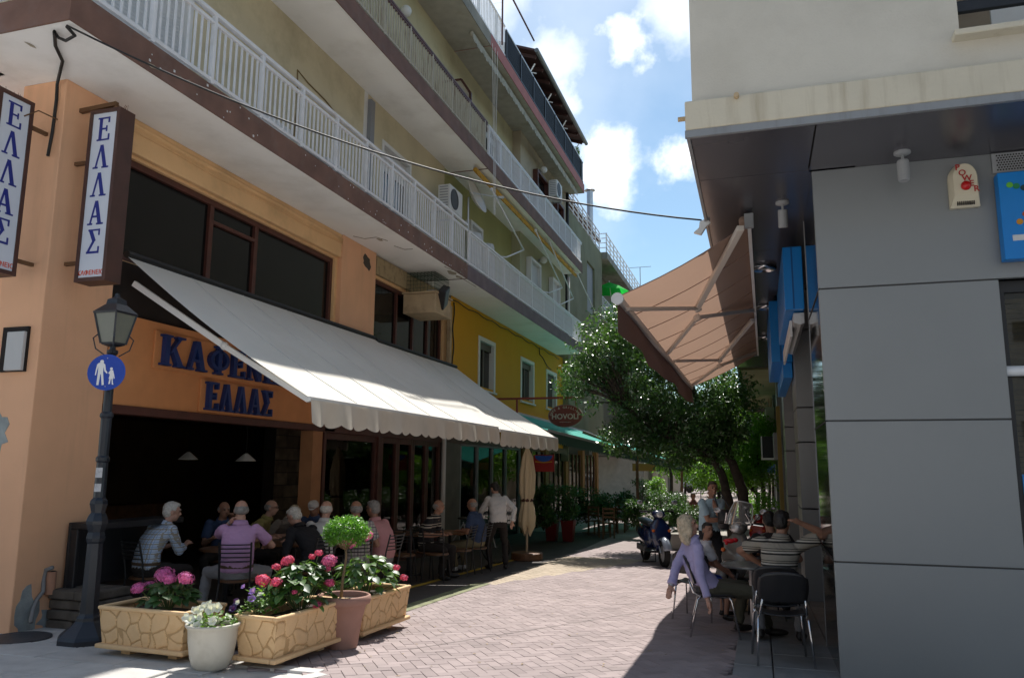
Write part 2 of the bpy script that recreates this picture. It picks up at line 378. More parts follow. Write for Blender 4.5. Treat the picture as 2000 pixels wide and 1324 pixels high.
fx = lambda x0: (lambda a, b, d: (x0 - d, a, b))       # facade looking east (+x)
fy_ = lambda y0: (lambda a, b, d: (a, y0 + d, b))      # facade looking at the camera (-y)

# ------------------------------------------------------------------ setting: ground
M_gnd = mat('grey_paving', (.20, .185, .175), .9, var=.15, scale=2.5, bump=.4, bscale=35, dirt=.5, dcol=(.1, .09, .08), dscale=1.5, world=True)
M_joint = mat('sandy_joint', (.225, .192, .178), .95, var=.3, scale=30, bump=.5, bscale=80, world=True)
M_paver = mat('rose_paver', (.315, .256, .25), .88, var=.10, scale=1.2, bump=.35, bscale=120, island=.13, dirt=.4, dcol=(.21, .18, .165), dscale=3.1, world=True)
M_paver2 = mat('buff_paver', (.42, .345, .26), .88, var=.10, scale=1.2, bump=.35, bscale=120, island=.10, dirt=.35, dcol=(.3, .25, .18), dscale=1.7, world=True)
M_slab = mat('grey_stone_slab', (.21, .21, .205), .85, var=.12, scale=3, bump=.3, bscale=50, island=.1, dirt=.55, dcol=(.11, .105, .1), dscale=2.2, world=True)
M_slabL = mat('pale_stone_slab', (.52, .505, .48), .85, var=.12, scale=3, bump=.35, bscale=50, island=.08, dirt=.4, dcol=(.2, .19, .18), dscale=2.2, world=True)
def gsheet(name, x0, x1, y0, y1, dz, m, nx=1, ny=30):
    mb = MB(); mb.grid(lambda i, j: (x0 + (x1 - x0) * i, y0 + (y1 - y0) * j, gz(y0 + (y1 - y0) * j) + dz), nx, ny); o = mb.build(name, m, fix=False); tag(o, kind='structure'); return o
mb = MB(); ys = [-30, 0, 7, 19, 25, 60, 400]
for a, b in zip(ys[:-1], ys[1:]): mb.add([(-300, a, gz(a) - .045), (300, a, gz(a) - .045), (300, b, gz(b) - .045), (-300, b, gz(b) - .045)], [(0, 1, 2, 3)])
tag(mb.build('ground', M_joint, fix=False), kind='structure')
M_plaza = mat('light_plaza_paving', (.60, .575, .54), .9, var=.12, scale=.8, world=True)
gsheet('plaza_near', -60, 60, -30, 3.2, -.004, M_plaza); gsheet('plaza_corner', -3.15, 60, 3.2, 5.3, -.004, M_plaza); gsheet('plaza_right', 1.62, 60, 5.3, 7.5, -.004, M_plaza); gsheet('plaza_left', -60, -9.3, 3.2, 6.9, -.004, M_plaza)
gsheet('terrace_floor', -14, -4.5, 6.9, 26, -.004, mat('dark_terrace_tile', (.06, .05, .045), .8, var=.2, scale=5, bump=.3, bscale=40, world=True))
gsheet('street_paving', -14, 8, 21.0, 90, -.006, mat('far_rose_paving', (.28, .23, .22), .9, var=.15, scale=3, bump=.4, bscale=30, world=True), ny=12)
gsheet('painted_kerb_line', -4.62, -4.36, 7.9, 12.9, .006, mat('mossy_green_paint', (.21, .22, .12), .9, var=.3, scale=6, dirt=.6, dcol=(.12, .12, .08), dscale=5, world=True))
gsheet('painted_yellow_line', -5.42, -5.30, 10.2, 18, .003, mat('worn_yellow_paint', (.5, .33, .03), .85, dirt=.7, dcol=(.12, .1, .07), dscale=5, world=True))
def GSv(u, v):
    d = ray(u, v); t = (.21 - CAMH) / (d[2] + .03 * d[1]); return Vector(CC + d * t)
# herringbone pavers, each one real
th = rad(37); ct, st = math.cos(th), math.sin(th); PW = .108; g = .0038
def inreg(x, y): return -4.52 + (0 if y > 6.4 else -.9) < x < -.30 and 5.35 < y < 21.0 and not (y < 6.15 and x < -3.95 + (y - 5.2) * .35)
plist = []
for i in range(-200, 260):
    for j in range(-200, 260):
        c = (i - j) % 4
        if c == 0: lx, ly, vert = i + 1.0, j + .5, False
        elif c == 3: lx, ly, vert = i + .5, j + 1.0, True
        else: continue
        a, b = lx * PW, ly * PW; x = a * ct - b * st - 2; y = a * st + b * ct + 11
        if inreg(x, y): plist.append((y * 1.0 + abs(x + 2) * .25, x, y, vert))
plist.sort()
def paver_vf():
    hl, hw, t, cf = PW - g / 2, PW / 2 - g / 2, .04, .003
    v = [(sx * hl, sy * hw, -t) for sx, sy in ((-1, -1), (1, -1), (1, 1), (-1, 1))] + [(sx * hl, sy * hw, -cf) for sx, sy in ((-1, -1), (1, -1), (1, 1), (-1, 1))] + [(sx * (hl - cf), sy * (hw - cf), 0) for sx, sy in ((-1, -1), (1, -1), (1, 1), (-1, 1))]
    f = [(k, (k + 1) % 4, 4 + (k + 1) % 4, 4 + k) for k in range(4)] + [(4 + k, 4 + (k + 1) % 4, 8 + (k + 1) % 4, 8 + k) for k in range(4)] + [(8, 9, 10, 11)]
    return v, f
pv, pf = paver_vf()
pav = thing('paved_street', None, None, (0, 0, 0), kind='structure')
m0 = MB(); m0.add(pv, pf); pme = m0.build('paver', M_paver, mesh_only=True)
rest = MB()
for n, (k, x, y, vert) in enumerate(plist):
    a = th + (math.pi / 2 if vert else 0) + U(-.008, .008); dz = U(-.002, .002); sl = -.03 if y < 19 else 0
    buff = y > 12.9 and x < -4.25 + (y - 13.0) * .30 and y < 19
    R = Matrix.Rotation(math.atan(sl) + U(-.006, .006), 3, 'X') @ Matrix.Rotation(a, 3, 'Z')
    if n < 300:
        o = bpy.data.objects.new('paver', pme); COL.objects.link(o); o.parent = pav; o.location = (x, y, gz(y) + dz); o.rotation_euler = R.to_euler()
    else:
        rest.add([R @ Vector(p) + Vector((x, y, gz(y) + dz)) for p in pv], pf, 1 if buff else 0)
tag(rest.build('paver_field', [M_paver, M_paver2], pav, fix=False), kind='stuff')
for (pa, pb, nm_) in ((GSv(800, 1268), GSv(1335, 1182), 0), (GSv(985, 1190), GSv(1165, 1108), 1)):
    mb = MB(); n = 12; vs = []
    for k in range(n + 1):
        p = pa.lerp(pb, k / n); vs += [(p.x, p.y - .011, gz(p.y) + .004), (p.x, p.y + .011, gz(p.y) + .004)]
    mb.add(vs, [(2 * k, 2 * k + 1, 2 * k + 3, 2 * k + 2) for k in range(n)]); mb.build('paving_joint', mat('grey_mortar', (.17, .15, .14), .95), pav, fix=False)
# pale stone slabs at the bottom left, grey slabs at the right
def slabs(name, m, rects, parent):
    for (x0, x1, y0, y1) in rects:
        mb = MB(); g_ = .006; cf = .006; t = .04
        P = [(x0 + g_, y0 + g_), (x1 - g_, y0 + g_), (x1 - g_, y1 - g_), (x0 + g_, y1 - g_)]; C = [(x0 + g_ + cf, y0 + g_ + cf), (x1 - g_ - cf, y0 + g_ + cf), (x1 - g_ - cf, y1 - g_ - cf), (x0 + g_ + cf, y1 - g_ - cf)]; dz = U(-.002, .003)
        mb.add([(x, y, gz(y) - t) for x, y in P] + [(x, y, gz(y) - cf + dz) for x, y in P] + [(x, y, gz(y) + dz) for x, y in C], pf); mb.build(name, m, parent)
sw = thing('sidewalk', None, None, kind='structure')
r = []
for yy in np.arange(4.8, 24, .62):
    for k, xx in enumerate((-.30, .05 + .0, .62)):
        x1 = (.05, .62, 1.6)[k]
        if yy > 16 and k == 2: continue
        r.append((xx, x1, yy, yy + .62))
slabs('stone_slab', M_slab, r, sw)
ls = thing('corner_pavement', None, None, kind='structure')
r = []
for jy, yy in enumerate(np.arange(3.2, 6.9, .52)):
    xx = -9 - .3 * (jy % 2)
    while xx < -3.2:
        w = U(.62, .95)
        if not (yy > 5.9 and xx + w > -5.55) and not (yy + .52 > 5.6 and xx + w > -4.3) and not xx + w > -3.0: r.append((xx, xx + w, yy, yy + .52))
        xx += w
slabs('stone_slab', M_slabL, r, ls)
gsheet('kerb_bed', -5.6, -3.2, 4.0, 6.3, -.018, M_slabL, ny=6)
for (pa, pb) in (((-4.03, 4.9), (-3.89, 5.3)), ((-3.885, 5.31), (-3.73, 5.74)), ((-3.725, 5.75), (-3.57, 6.18)), ((-3.63, 6.24), (-4.3, 6.25)), ((-4.31, 6.25), (-5.0, 6.25))):
    mb = MB(); mb.bar((pa[0], pa[1], gz(pa[1]) - .02), (pb[0], pb[1], gz(pb[1]) - .02), .13, .054); mb.build('kerb_stone', M_slabL, ls, bevel=.006)
# manhole cover
mh = thing('manhole_cover', 'round dark iron manhole cover at the foot of the orange corner pillar', 'manhole cover', (-7.18, 6.42, gz(6.4)))
mb = MB(); mb.lathe([(.30, -.02), (.30, .008), (.285, .012), (.27, .008), (.0, .009)], (-7.18, 6.42, gz(6.4) + .002), 28); mb.build('rim_plate', M_grey if 0 else mat('worn_iron', (.06, .065, .075), .5, .3, var=.3, scale=12, bump=.4, bscale=60), mh, smooth=False)

# ------------------------------------------------------------------ left building
LB = thing('apartment_building', 'long three storey apartment block with orange and yellow ground floor and balconies along the left', 'building', (XF, 6.57, 0))
ZS = 6.16
# corner pillar (solid), second pillar
mb = MB(); mb.box((-8.13, 6.57, -.05), (XF, 7.52, ZS)); mb.build('corner_pillar', M_orange, LB, bevel=.012)
mb = MB(); mb.box((-7.95, 12.99, 2.55), (XF, 14.39, ZS)); mb.build('pillar', M_orange, LB, bevel=.012)
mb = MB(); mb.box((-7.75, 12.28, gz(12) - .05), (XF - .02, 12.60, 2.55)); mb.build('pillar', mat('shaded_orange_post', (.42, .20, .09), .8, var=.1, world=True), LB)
# plaster loss patches on the corner pillar
def blob(name, m, c, r1, r2, mapf, d=.004, n=18, seed=0):
    rr = random.Random(seed); mb = MB(); P = []
    for k in range(n):
        t = 2 * math.pi * k / n; q = 1 + rr.uniform(-.28, .28); P.append((c[0] + math.cos(t) * r1 * q, c[1] + math.sin(t) * r2 * q))
    mb.add([mapf(a, b, -d) for a, b in P] + [mapf(a, b, .002) for a, b in P], [tuple(range(n))] + [(k, (k + 1) % n, n + (k + 1) % n, n + k) for k in range(n)]); return mb.build(name, m, LB)
M_bare = mat('bare_cement', (.30, .33, .33), .95, var=.2, scale=8, bump=.8, bscale=25, world=True)
blob('bare_patch', M_bare, (-7.97, 2.08), .17, .23, fy_(6.57), seed=1)
blob('bare_patch', M_bare, (6.75, .18), .13, .26, fx(XF), seed=2)
blob('bare_patch', M_bare, (7.12, .10), .2, .12, fx(XF), seed=3)
blob('bare_patch', mat('hole_in_render', (.07, .06, .05), .95, bump=.8, bscale=30), (13.98, 5.86), .16, .15, fx(XF), seed=4)
# low stacked stones beside pillar
st_ = thing('stone_ledge', 'low dry ledge of rough dark stones beside the corner pillar', 'stone ledge', (-7.2, 7.0, 0))
Mst = mat('rough_dark_stone', (.10, .085, .07), .95, var=.3, scale=6, bump=1, bscale=18, world=True)
for lv in range(4):
    x = -7.47
    while x < -6.75 - .0:
        w = U(.3, .5); mb = MB(); z = lv * .105 - .02; ow = -.04 * lv
        mb.box((x, 7.0 + U(-.03, .03), z + .004), (min(x + w, -6.72 + ow), 7.52, z + .10)); mb.build('stone', Mst, st_, bevel=.018); x += w + .008
# mezzanine: lintel, windows
mb = MB(); wall(mb, fx(-7.58), 7.52, 12.99, 2.50, ZS, [(7.60, 12.90, 4.30, 5.66)], .12); mb.build('upper_wall', M_beige, LB)
mb = MB(); mb.box((-7.60, 7.52, 5.70), (-7.50, 12.99, ZS)); mb.build('lintel', M_beige, LB, bevel=.02)
def window(parent, x, y0, y1, z0, z1, mull=(), trans=(), fm=None, gm=None, fw=.07, proud=.03):
    mb = MB(); fm = fm or M_brown; gm = gm or M_dkglass
    f = lambda a0, b0, a1, b1: mb.box((x - .05, a0, b0), (x + proud, a1, b1))
    f(y0, z0, y0 + fw, z1); f(y1 - fw, z0, y1, z1); f(y0 + fw, z1 - fw, y1 - fw, z1); f(y0 + fw, z0, y1 - fw, z0 + fw)
    for m in mull: f(m - fw / 2, z0 + fw, m + fw / 2, z1 - fw)
    for (a, b, z) in trans: f(a + fw / 2, z - fw / 3, b - fw / 2, z + fw / 3)
    o = mb.build('window', fm, parent, bevel=.006)
    ed = [y0] + sorted(mull) + [y1]
    for a, b in zip(ed[:-1], ed[1:]):
        g_ = MB(); g_.box((x - .035, a + .02, z0 + .02), (x - .022, b - .02, z1 - .02)); g_.build('pane', gm, o)
    return o
window(LB, -7.66, 7.60, 12.90, 4.30, 5.66, (9.40, 10.50), ((9.40, 10.50, 5.33),), fw=.09)
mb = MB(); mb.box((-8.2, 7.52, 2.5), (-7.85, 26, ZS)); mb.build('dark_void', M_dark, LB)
# cornice tube and old cable at the soffit
mb = MB(); mb.tube([(XF - .03, 7.5 + i * .5, 6.06 + .01 * math.sin(i * 2.1)) for i in range(12)], .035, 8); mb.tube([(XF - .01, 7.5 + i * .5, 5.97 + .015 * math.sin(i * 1.3)) for i in range(12)], .012, 6); mb.build('cornice_conduit', M_beige, LB, smooth=True)
# second window bay
mb = MB(); wall(mb, fx(-7.58), 14.39, 18.62, 2.50, ZS, [(14.44, 18.35, 4.2, 5.68)], .12); mb.build('upper_wall', M_beige, LB)
window(LB, -7.66, 14.44, 18.35, 4.2, 5.68, (15.75, 16.65, 17.5), (), fw=.08)
mb = MB(); mb.box((-7.6, 14.45, 5.74), (-7.5, 18.6, 6.12)); mb.build('stained_frieze', mat('mouldy_frieze', (.40, .31, .18), .9, dirt=.9, dcol=(.12, .09, .05), dscale=8, world=True), LB)
mb = MB(); mb.box((-7.5, 18.42, 4.1), (-7.40, 18.54, 5.84)); mb.box((-7.5, 17.9, 5.74), (-7.40, 18.42, 5.84)); mb.build('cream_trim', M_beigebox, LB, bevel=.01)
# yellow wall
Ys = [(20.75, 22.25, 3.93, 5.45), (24.95, 26.6, 3.93, 5.42), (28.3, 29.9, 3.93, 5.40)]
mb = MB(); wall(mb, fx(XF), 18.62, 31.5, 2.50, ZS, [(a + .08, b - .08, c + .08, d - .08) for a, b, c, d in Ys], .2); mb.build('yellow_wall', M_yellow, LB)
for (a, b, c, d) in Ys:
    mb = MB(); x = XF + .03
    for q in ((a, c, a + .12, d), (b - .12, c, b, d), (a + .12, d - .12, b - .12, d)): mb.box((XF - .18, q[0], q[1]), (x, q[2], q[3]))
    mb.box((XF - .18, a - .04, c - .05), (XF + .08, b + .04, c)); w = mb.build('window', M_white, LB, bevel=.006)
    mb = MB(); mb.box((XF - .16, a + .12, c), (XF - .14, b - .12, d - .12)); mb.build('pane', M_dkglass, w)
    mb = MB(); mb.box((XF - .13, a + .12, d - .32), (XF - .08, b - .12, d - .12)); mb.box((XF - .135, (a + b) / 2 - .04, c), (XF - .10, (a + b) / 2 + .04, d - .32)); mb.box((XF - .135, a + .12, c), (XF - .10, a + .2, d - .32)); mb.build('sash', mat('dark_taupe_frame', (.10, .09, .07), .6), w)
# wires on the yellow wall
mb = MB(); mb.tube([(XF + .03, 18.65 + i * .4, 6.04 + .03 * math.sin(i * 1.7)) for i in range(30)], .012, 5)
mb.tube([(XF + .03, 18.75 + .05 * math.sin(i), 6.0 - i * .15) for i in range(14)], .018, 6)
mb.tube([(XF + .03, 27.2, 6.05), (XF + .04, 27.25, 5.8), (XF + .03, 27.7, 5.75), (XF + .03, 28.4, 5.5), (XF + .02, 29, 5.45)], .015, 5); mb.build('wall_wiring', M_cable, LB, smooth=True)
# slabs
def slab(z0, z1, y0, y1, fm, xo=XB, zf=None, soff=M_soffit, back=-14):
    mb = MB(); mb.box((back, y0 + .02, z0), (xo - .02, y1 - .02, z1 - .01)); mb.build('balcony_slab', soff, LB)
    mb = MB(); mb.box((xo - .02, y0, z0 - .008), (xo, y1, z1)); mb.box((back, y0, z0 - .008), (xo - .02, y0 + .02, z1)); mb.box((xo - .5 if 0 else back, y1 - .02, z0 - .008), (xo - .02, y1, z1)); mb.build('fascia', fm, LB)
slab(6.16, 6.50, 5.59, 17.0, M_fascia); slab(6.16, 6.50, 17.0, 30.0, M_fascia2)
slab(9.43, 9.80, 5.3, 18.4, M_fascia); slab(9.43, 9.80, 18.4, 30.03, M_fascia)
slab(12.95, 13.28, 5.3, 18.5, M_conc, soff=mat('stained_soffit', (.40, .385, .33), .9, var=.1, bump=.3, bscale=30, dirt=.75, dcol=(.2, .18, .12), dscale=.8, world=True)); slab(12.95, 13.30, 18.5, 30.5, M_redpink, soff=MATS['stained_soffit'])
blob_ = None
# walls of the upper floors with openings
H1 = [(8.7 - 1.9, 8.5, 6.5, 8.62), (14.45, 15.95, 6.5, 8.72), (19.6, 20.5, 7.3, 8.5), (24.6, 25.9, 6.5, 8.75), (27.6, 28.7, 6.5, 8.75)]
mb = MB(); wall(mb, fx(XF), 6.2, 18.0, 6.5, 9.43, H1[:2], .22, 0); wall(mb, fx(XF - .02), 18.0, 31.0, 6.5, 9.43, [], .2, 1)
mb.build('first_floor_wall', [M_khaki, M_green], LB)
# step-out wall volume y>23.6 on both floors
def vol(z0, z1, m):
    mb = MB(); x1 = XF + .28
    mb.box((XF - 1, 23.9, z0), (x1, 30.9, z1)); return mb.build('bay_wall', m, LB)
vol(6.5, 9.43, mat('pale_olive_render', (.42, .41, .27), .88, var=.08, scale=1, world=True)); vol(9.80, 12.95, M_tan)
mb = MB(); wall(mb, fx(XF), 6.0, 31.0, 9.8, 12.95, [(20.8, 22.4, 9.8, 12.0)], .2); mb.build('second_floor_wall', M_tan if 0 else mat('ochre_render', (.50, .44, .28), .88, var=.1, scale=1, bump=.2, bscale=80, dirt=.5, dcol=(.22, .17, .1), dscale=.8, world=True), LB)
mb = MB(); mb.box((-14, 6.22, ZS), (-8.1, 6.3, 13)); mb.build('end_wall', M_khaki, LB)
mb = MB(); mb.box((-14, 6.3, 6.5), (-7.8, 6.5, 13)); mb.build('end_wall', M_khaki, LB)
mb = MB(); mb.box((-13.8, 7.2, -.1), (-8.13, 7.3, ZS)); mb.build('side_wall', M_orange, LB)
# shutters / doors of the upper floors
def shutter_door(y0, y1, z0, z1, x=XF, closed=1.0, fm=M_white):
    mb = MB(); f = lambda a0, b0, a1, b1: mb.box((x - .16, a0, b0), (x + .02, a1, b1))
    f(y0, z0, y0 + .09, z1); f(y1 - .09, z0, y1, z1); f(y0 + .09, z1 - .09, y1 - .09, z1); d = mb.build('door', fm, LB, bevel=.005)
    mb = MB(); mb.box((x - .14, y0 + .09, z0), (x - .12, y1 - .09, z1 - .09)); mb.build('pane', M_dkglass, d)
    n = int((z1 - z0 - .1) * closed / .055); mb = MB()
    for k in range(n): z = z1 - .1 - k * .055; mb.box((x - .11, y0 + .09, z - .05), (x - .085, y1 - .09, z))
    tag(mb.build('shutter', M_shut, d), kind='stuff') if n else None
shutter_door(6.8, 8.5, 6.5, 8.62, closed=1); shutter_door(14.45, 15.95, 6.5, 8.72, closed=.25)
shutter_door(24.6, 25.9, 6.5, 8.75, XF + .45); shutter_door(27.6, 28.7, 6.5, 8.75, XF + .45); shutter_door(19.6, 20.6, 7.3, 8.5, XF + .15, closed=.6)
shutter_door(20.8, 22.4, 9.8, 12.0, closed=.1, fm=M_brown); shutter_door(25.4, 26.9, 9.8, 12.15, XF + .45, closed=.0, fm=M_brown); shutter_door(28.3, 29.4, 9.8, 12.0, XF + .45, closed=0, fm=M_brown)
# partition screen on the second floor balcony
mb = MB(); mb.prism([(XF + .02, 17.9, 9.8), (XB - .35, 17.9, 9.8), (XB - .35, 17.9, 11.35), (XB - .6, 17.9, 11.75), (XF + .02, 17.9, 11.75)], (0, .04, 0)); mb.build('balcony_divider', M_tan, LB)
mb = MB(); mb.bar((XB - .35, 17.92, 9.8), (XB - .35, 17.92, 11.35), .06, .06); mb.bar((XB - .35, 17.92, 11.35), (XB - .6, 17.92, 11.75), .06, .06); mb.bar((XB - .6, 17.92, 11.76), (XF, 17.92, 11.76), .06, .06); mb.build('divider_frame', M_brown, LB)
# grey downpipe and stains on the first floor
mb = MB(); mb.box((XF, 13.75, 6.5), (XF + .09, 13.92, 9.3)); mb.build('downpipe', mat('grey_duct', (.24, .25, .27), .6), LB)
mb = MB(); mb.box((XF, 13.60, 6.5), (XF + .006, 13.75, 9.43)); mb.build('render_strip', M_white, LB)
mb = MB(); mb.tube([(XF + .008, 11.15, 7.3), (XF + .008, 11.2, 8.0), (XF + .008, 11.15, 8.62), (XF + .008, 11.5, 8.55), (XF + .008, 12.1, 8.5), (XF + .008, 12.45, 8.42)], .014, 5); mb.build('old_cable_channel', mat('dark_ochre_filler', (.2, .14, .06), .9), LB)
def conduit(pts, r, m, nm='downpipe'):
    mb = MB(); mb.tube(pts, r, 8); return mb.build(nm, m, LB, smooth=True)
conduit([(XF + .40, 30.0, 6.5), (XF + .40, 30.0, 9.4)], .05, M_cable); conduit([(XF + .40, 30.4, 6.5), (XF + .40, 30.4, 9.4)], .05, M_white)
conduit([(XF + .40, 30.2, 9.8), (XF + .40, 30.2, 12.9)], .07, M_cable)
for pts_ in (((690, 461), (712, 466), (735, 463), (757, 470)), ((770, 480), (790, 487), (806, 486)), ((868, 520), (880, 526), (898, 529), (905, 537)), ((905, 545), (930, 560)), ((350, 148), (362, 158), (371, 156))):
    mb = MB(); mb.tube([Vector((p_.x, p_.y, ZS - .004)) for p_ in (atz(u_, v_, ZS) for u_, v_ in pts_)], .007, 4); mb.build('soffit_crack', mat('crack_shadow', (.22, .19, .15), .95), LB)
for k, (u_, v_, r_) in enumerate(((883, 533, .16), (897, 541, .12), (742, 468, .08), (300, 130, .06), (60, 88, .05))):
    p_ = atz(u_, v_, ZS); rr_ = random.Random(k); mb = MB(); P_ = [(p_.x + math.cos(q * .57) * r_ * .6 * rr_.uniform(.6, 1.2), p_.y + math.sin(q * .57) * r_ * 1.4 * rr_.uniform(.6, 1.2)) for q in range(11)]
    mb.add([(a, b, ZS - .004) for a, b in P_], [tuple(range(11))]); mb.build('peeled_patch', mat('peeled_plaster', (.40, .36, .28), .95, bump=.8, bscale=30, dirt=.6, dcol=(.2, .17, .12), dscale=12, world=True), LB, fix=False)
mb = MB(); rr_ = random.Random(9)
for k in range(46): y_ = rr_.uniform(5.7, 17); z_ = rr_.uniform(6.18, 6.47); s_ = rr_.uniform(.006, .016); mb.box((XB, y_ - s_, z_ - s_), (XB + .002, y_ + s_, z_ + s_))
tag(mb.build('paint_chips', M_shut, LB), kind='stuff')
# railings ---------------------------------------------------------------
bal = MB(); bal.box((-.012, -.0115, 0), (.012, .0115, 1)); balm = bal.build('baluster', M_wmetal, mesh_only=True)
balr = MB(); balr.box((-.012, -.012, 0), (.012, .012, 1)); balrm = balr.build('baluster', M_rust, mesh_only=True)
balk = MB(); balk.box((-.008, -.008, 0), (.008, .008, 1)); balkm = balk.build('baluster', M_black, mesh_only=True)
def railing(y0, y1, x, z0, z1, me, m, step, post, label, handm=None, side=None, hand2=None, slabz=0, handw=.07):
    rl = thing('balcony_railing', label, 'railing', (x, y0, z0), group=None)
    mb = MB(); mb.bar((x, y0, z1), (x, y1, z1), .05, .045)
    if hand2: mb.bar((x - .0, y0, z1 + hand2), (x - .0, y1, z1 + hand2), handw, .05)
    mb.build('handrail', handm or m, rl, bevel=.006)
    mb = MB(); mb.bar((x, y0, z0 + .05), (x, y1, z0 + .05), .045, .045); mb.build('bottom_rail', m, rl)
    n = int((y1 - y0) / step)
    for k in range(n):
        y = y0 + step * (k + .5)
        if k % post == 0:
            mb = MB(); mb.box((x - .03, y - .025, z0 - slabz), (x + .03, y + .025, z1 + (hand2 or 0))); mb.build('post', m, rl)
        else: inst(me, 'baluster', rl, (x, y, z0 + .05), (U(-.004, .004), 0, 0), (1, 1, z1 - z0 - .06))
    if side:
        mb = MB(); mb.bar((x, y0, z1), (side, y0, z1), .05, .045); mb.bar((x, y0, z0 + .05), (side, y0, z0 + .05), .045, .045)
        if hand2: mb.bar((x, y0, z1 + hand2), (side, y0, z1 + hand2), .07, .05)
        mb.build('side_rail', m, rl)
        for k in range(int((x - side) / step)): inst(me, 'baluster', rl, (x - step * (k + 1), y0, z0 + .05), (0, 0, 0), (1, 1, z1 - z0 - .06))
    return rl
XR = XB - .04
railing(5.62, 17.0, XR, 6.53, 7.36, balm, M_wmetal, .115, 9, 'white metal railing on the lower balcony above the cafe awning, nearest stretch', hand2=.12, side=-9.0)
railing(17.1, 29.9, XR, 6.53, 7.30, balm, M_wmetal, .115, 12, 'white metal railing of the lower balcony above the yellow wall', hand2=.06)
railing(5.4, 18.35, XR, 9.83, 10.62, balrm, M_rust, .105, 11, 'rust streaked cream railing with brown wooden handrail, middle balcony', handm=M_brown, hand2=.05)
railing(18.45, 29.95, XR, 9.83, 10.60, balm, M_wmetal, .12, 8, 'clean white railing of the middle balcony under the red roof band', hand2=.05)
railing(6.0, 19.8, XR, 13.30, 14.25, balm, M_wmetal, .12, 12, 'white railing along the roof edge, uppermost on the left block')
railing(19.9, 30.4, XR, 13.33, 14.22, balkm, M_black, .06, 24, 'black roof terrace railing above the red band', handm=M_alu)
mb = MB(); mb.box((XR - .04, 19.95, 13.36), (XR - .03, 30.38, 14.15)); tag(mb.build('privacy_screen', mat('black_screen', (.012, .012, .015), .8), None), 'black screen behind the roof terrace railing', 'screen')
# roof terrace canopy
cp = thing('roof_canopy', 'dark wooden pitched canopy over the roof terrace with white bent brackets', 'canopy', (XB, 22.9, 13.3))
Mrw = mat('dark_red_wood', (.05, .018, .016), .7, var=.2)
mb = MB(); mb.prism([(XB + .02, 22.9, 15.16), (XB + .02, 22.9, 15.24), (-11.5, 22.9, 17.2), (-11.5, 22.9, 17.1)], (0, 7.75, 0)); mb.build('roof_deck', Mrw, cp)
mb = MB(); mb.tube([(XB + .06, 22.85, 15.17), (XB + .06, 30.7, 15.17)], .075, 10); mb.build('gutter', mat('grey_zinc', (.16, .18, .19), .5, .4), cp)
for k in range(9): mb = MB(); y = 23.2 + k * .9; mb.bar((XB - .05, y, 15.10), (-9.5, y, 16.2), .07, .12); mb.build('rafter', Mrw, cp)
for y in (23.4, 25.6, 27.9, 30.2): mb = MB(); mb.tube([(XB - .5, y, 13.3), (XB - .5, y, 14.5), (XB - .3, y, 14.75), (XB - .15, y, 15.0)], .025, 6); mb.bar((XB - .1, y, 14.65), (-8.4, y, 15.3), .03, .03); mb.build('bracket', M_wmetal, cp)
mb = MB(); mb.box((-11.5, 30.2, 13.3), (-8.4, 30.3, 17)); mb.box((-8.6, 22.9, 13.3), (-8.4, 30.3, 16)); mb.build('back_wall', M_dark, cp)
fr = thing('roof_wire_frame', 'thin dark metal frame with mesh standing on the roof edge', 'frame', (XB, 19.5, 13.3))
mb = MB(); a = (XB - 1.6, 19.3, 15.3); b = (XB + .05, 19.3, 15.4)
for p, q in ((a, b), ((XB + .05, 19.3, 13.4), b), (b, (XB + .05, 22.6, 15.35)), ((XB - 1.6, 19.3, 13.4), a)): mb.bar(p, q, .04, .04)
mb.build('frame_bars', M_brown, fr); mb = MB()
for k in range(8): mb.tube([(XB - 1.6, 19.3, 13.6 + k * .22), (XB + .05, 19.3, 13.6 + k * .22)], .004, 3)
mb.build('wires', M_wmetal, fr)
# ropes
rp = thing('hanging_ropes', 'thin white blind cords hanging from the roof edge past the middle balcony', 'cord', (XB + .04, 18.6, 8.0))
for k in range(3): mb = MB(); mb.tube([(XB + .04, 18.5 + k * .22, 13.0), (XB + .05, 18.6 + k * .13, 11.0), (XB + .05, 18.75 + k * .05, 8.3)], .007, 4); mb.build('cord', M_white, rp)
# retracted blinds
def rolled(y0, y1, x, z, m, label, arms=(), drop=.14):
    t = thing('rolled_awning', label, 'awning', (x, y0, z))
    mb = MB(); mb.tube([(x, y0, z), (x, y1, z)], .06, 10); mb.build('roller', M_conc if m is None else m, t, smooth=True)
    n = int((y1 - y0) / .12); mb = MB()
    mb.grid(lambda i, j: (x + .06 + .012 * math.sin(i * n * 1.2), y0 + (y1 - y0) * i, z - (drop * (.75 + .25 * abs(math.sin(i * n * math.pi / 2)))) * j), n * 2, 2); mb.build('valance', m or M_white, t)
    for (p, e, q) in arms: mb = MB(); mb.tube([p, e], .022, 7); mb.tube([e, Vector(e).lerp(Vector(q), .55) + Vector((0, 0, -.12)), q], .022, 7); mb.ball(p, .05, 8, 6); mb.build('arm', M_wmetal, t, smooth=True)
Myel = mat('mustard_canvas', (.52, .29, .03), .85, var=.15)
def A(u, v, x): return atx(u, v, x)
rolled(18.0, 29.6, XB - .22, 9.28, Myel, 'retracted mustard yellow awning under the middle balcony with folded white arms', [
    (A(960, 370, XB - .1), A(1023, 488, XB + .15), A(960, 500, XB - .3)), (A(1046, 450, XB - .1), A(1098, 562, XB + .1), A(1050, 568, XB - .3)),
    (A(1066, 455, XB - .1), A(1120, 583, XB + .1), A(1075, 592, XB - .3)), (A(1128, 535, XB - .1), A(1168, 622, XB - .05), A(1169, 640, XB - .3))])
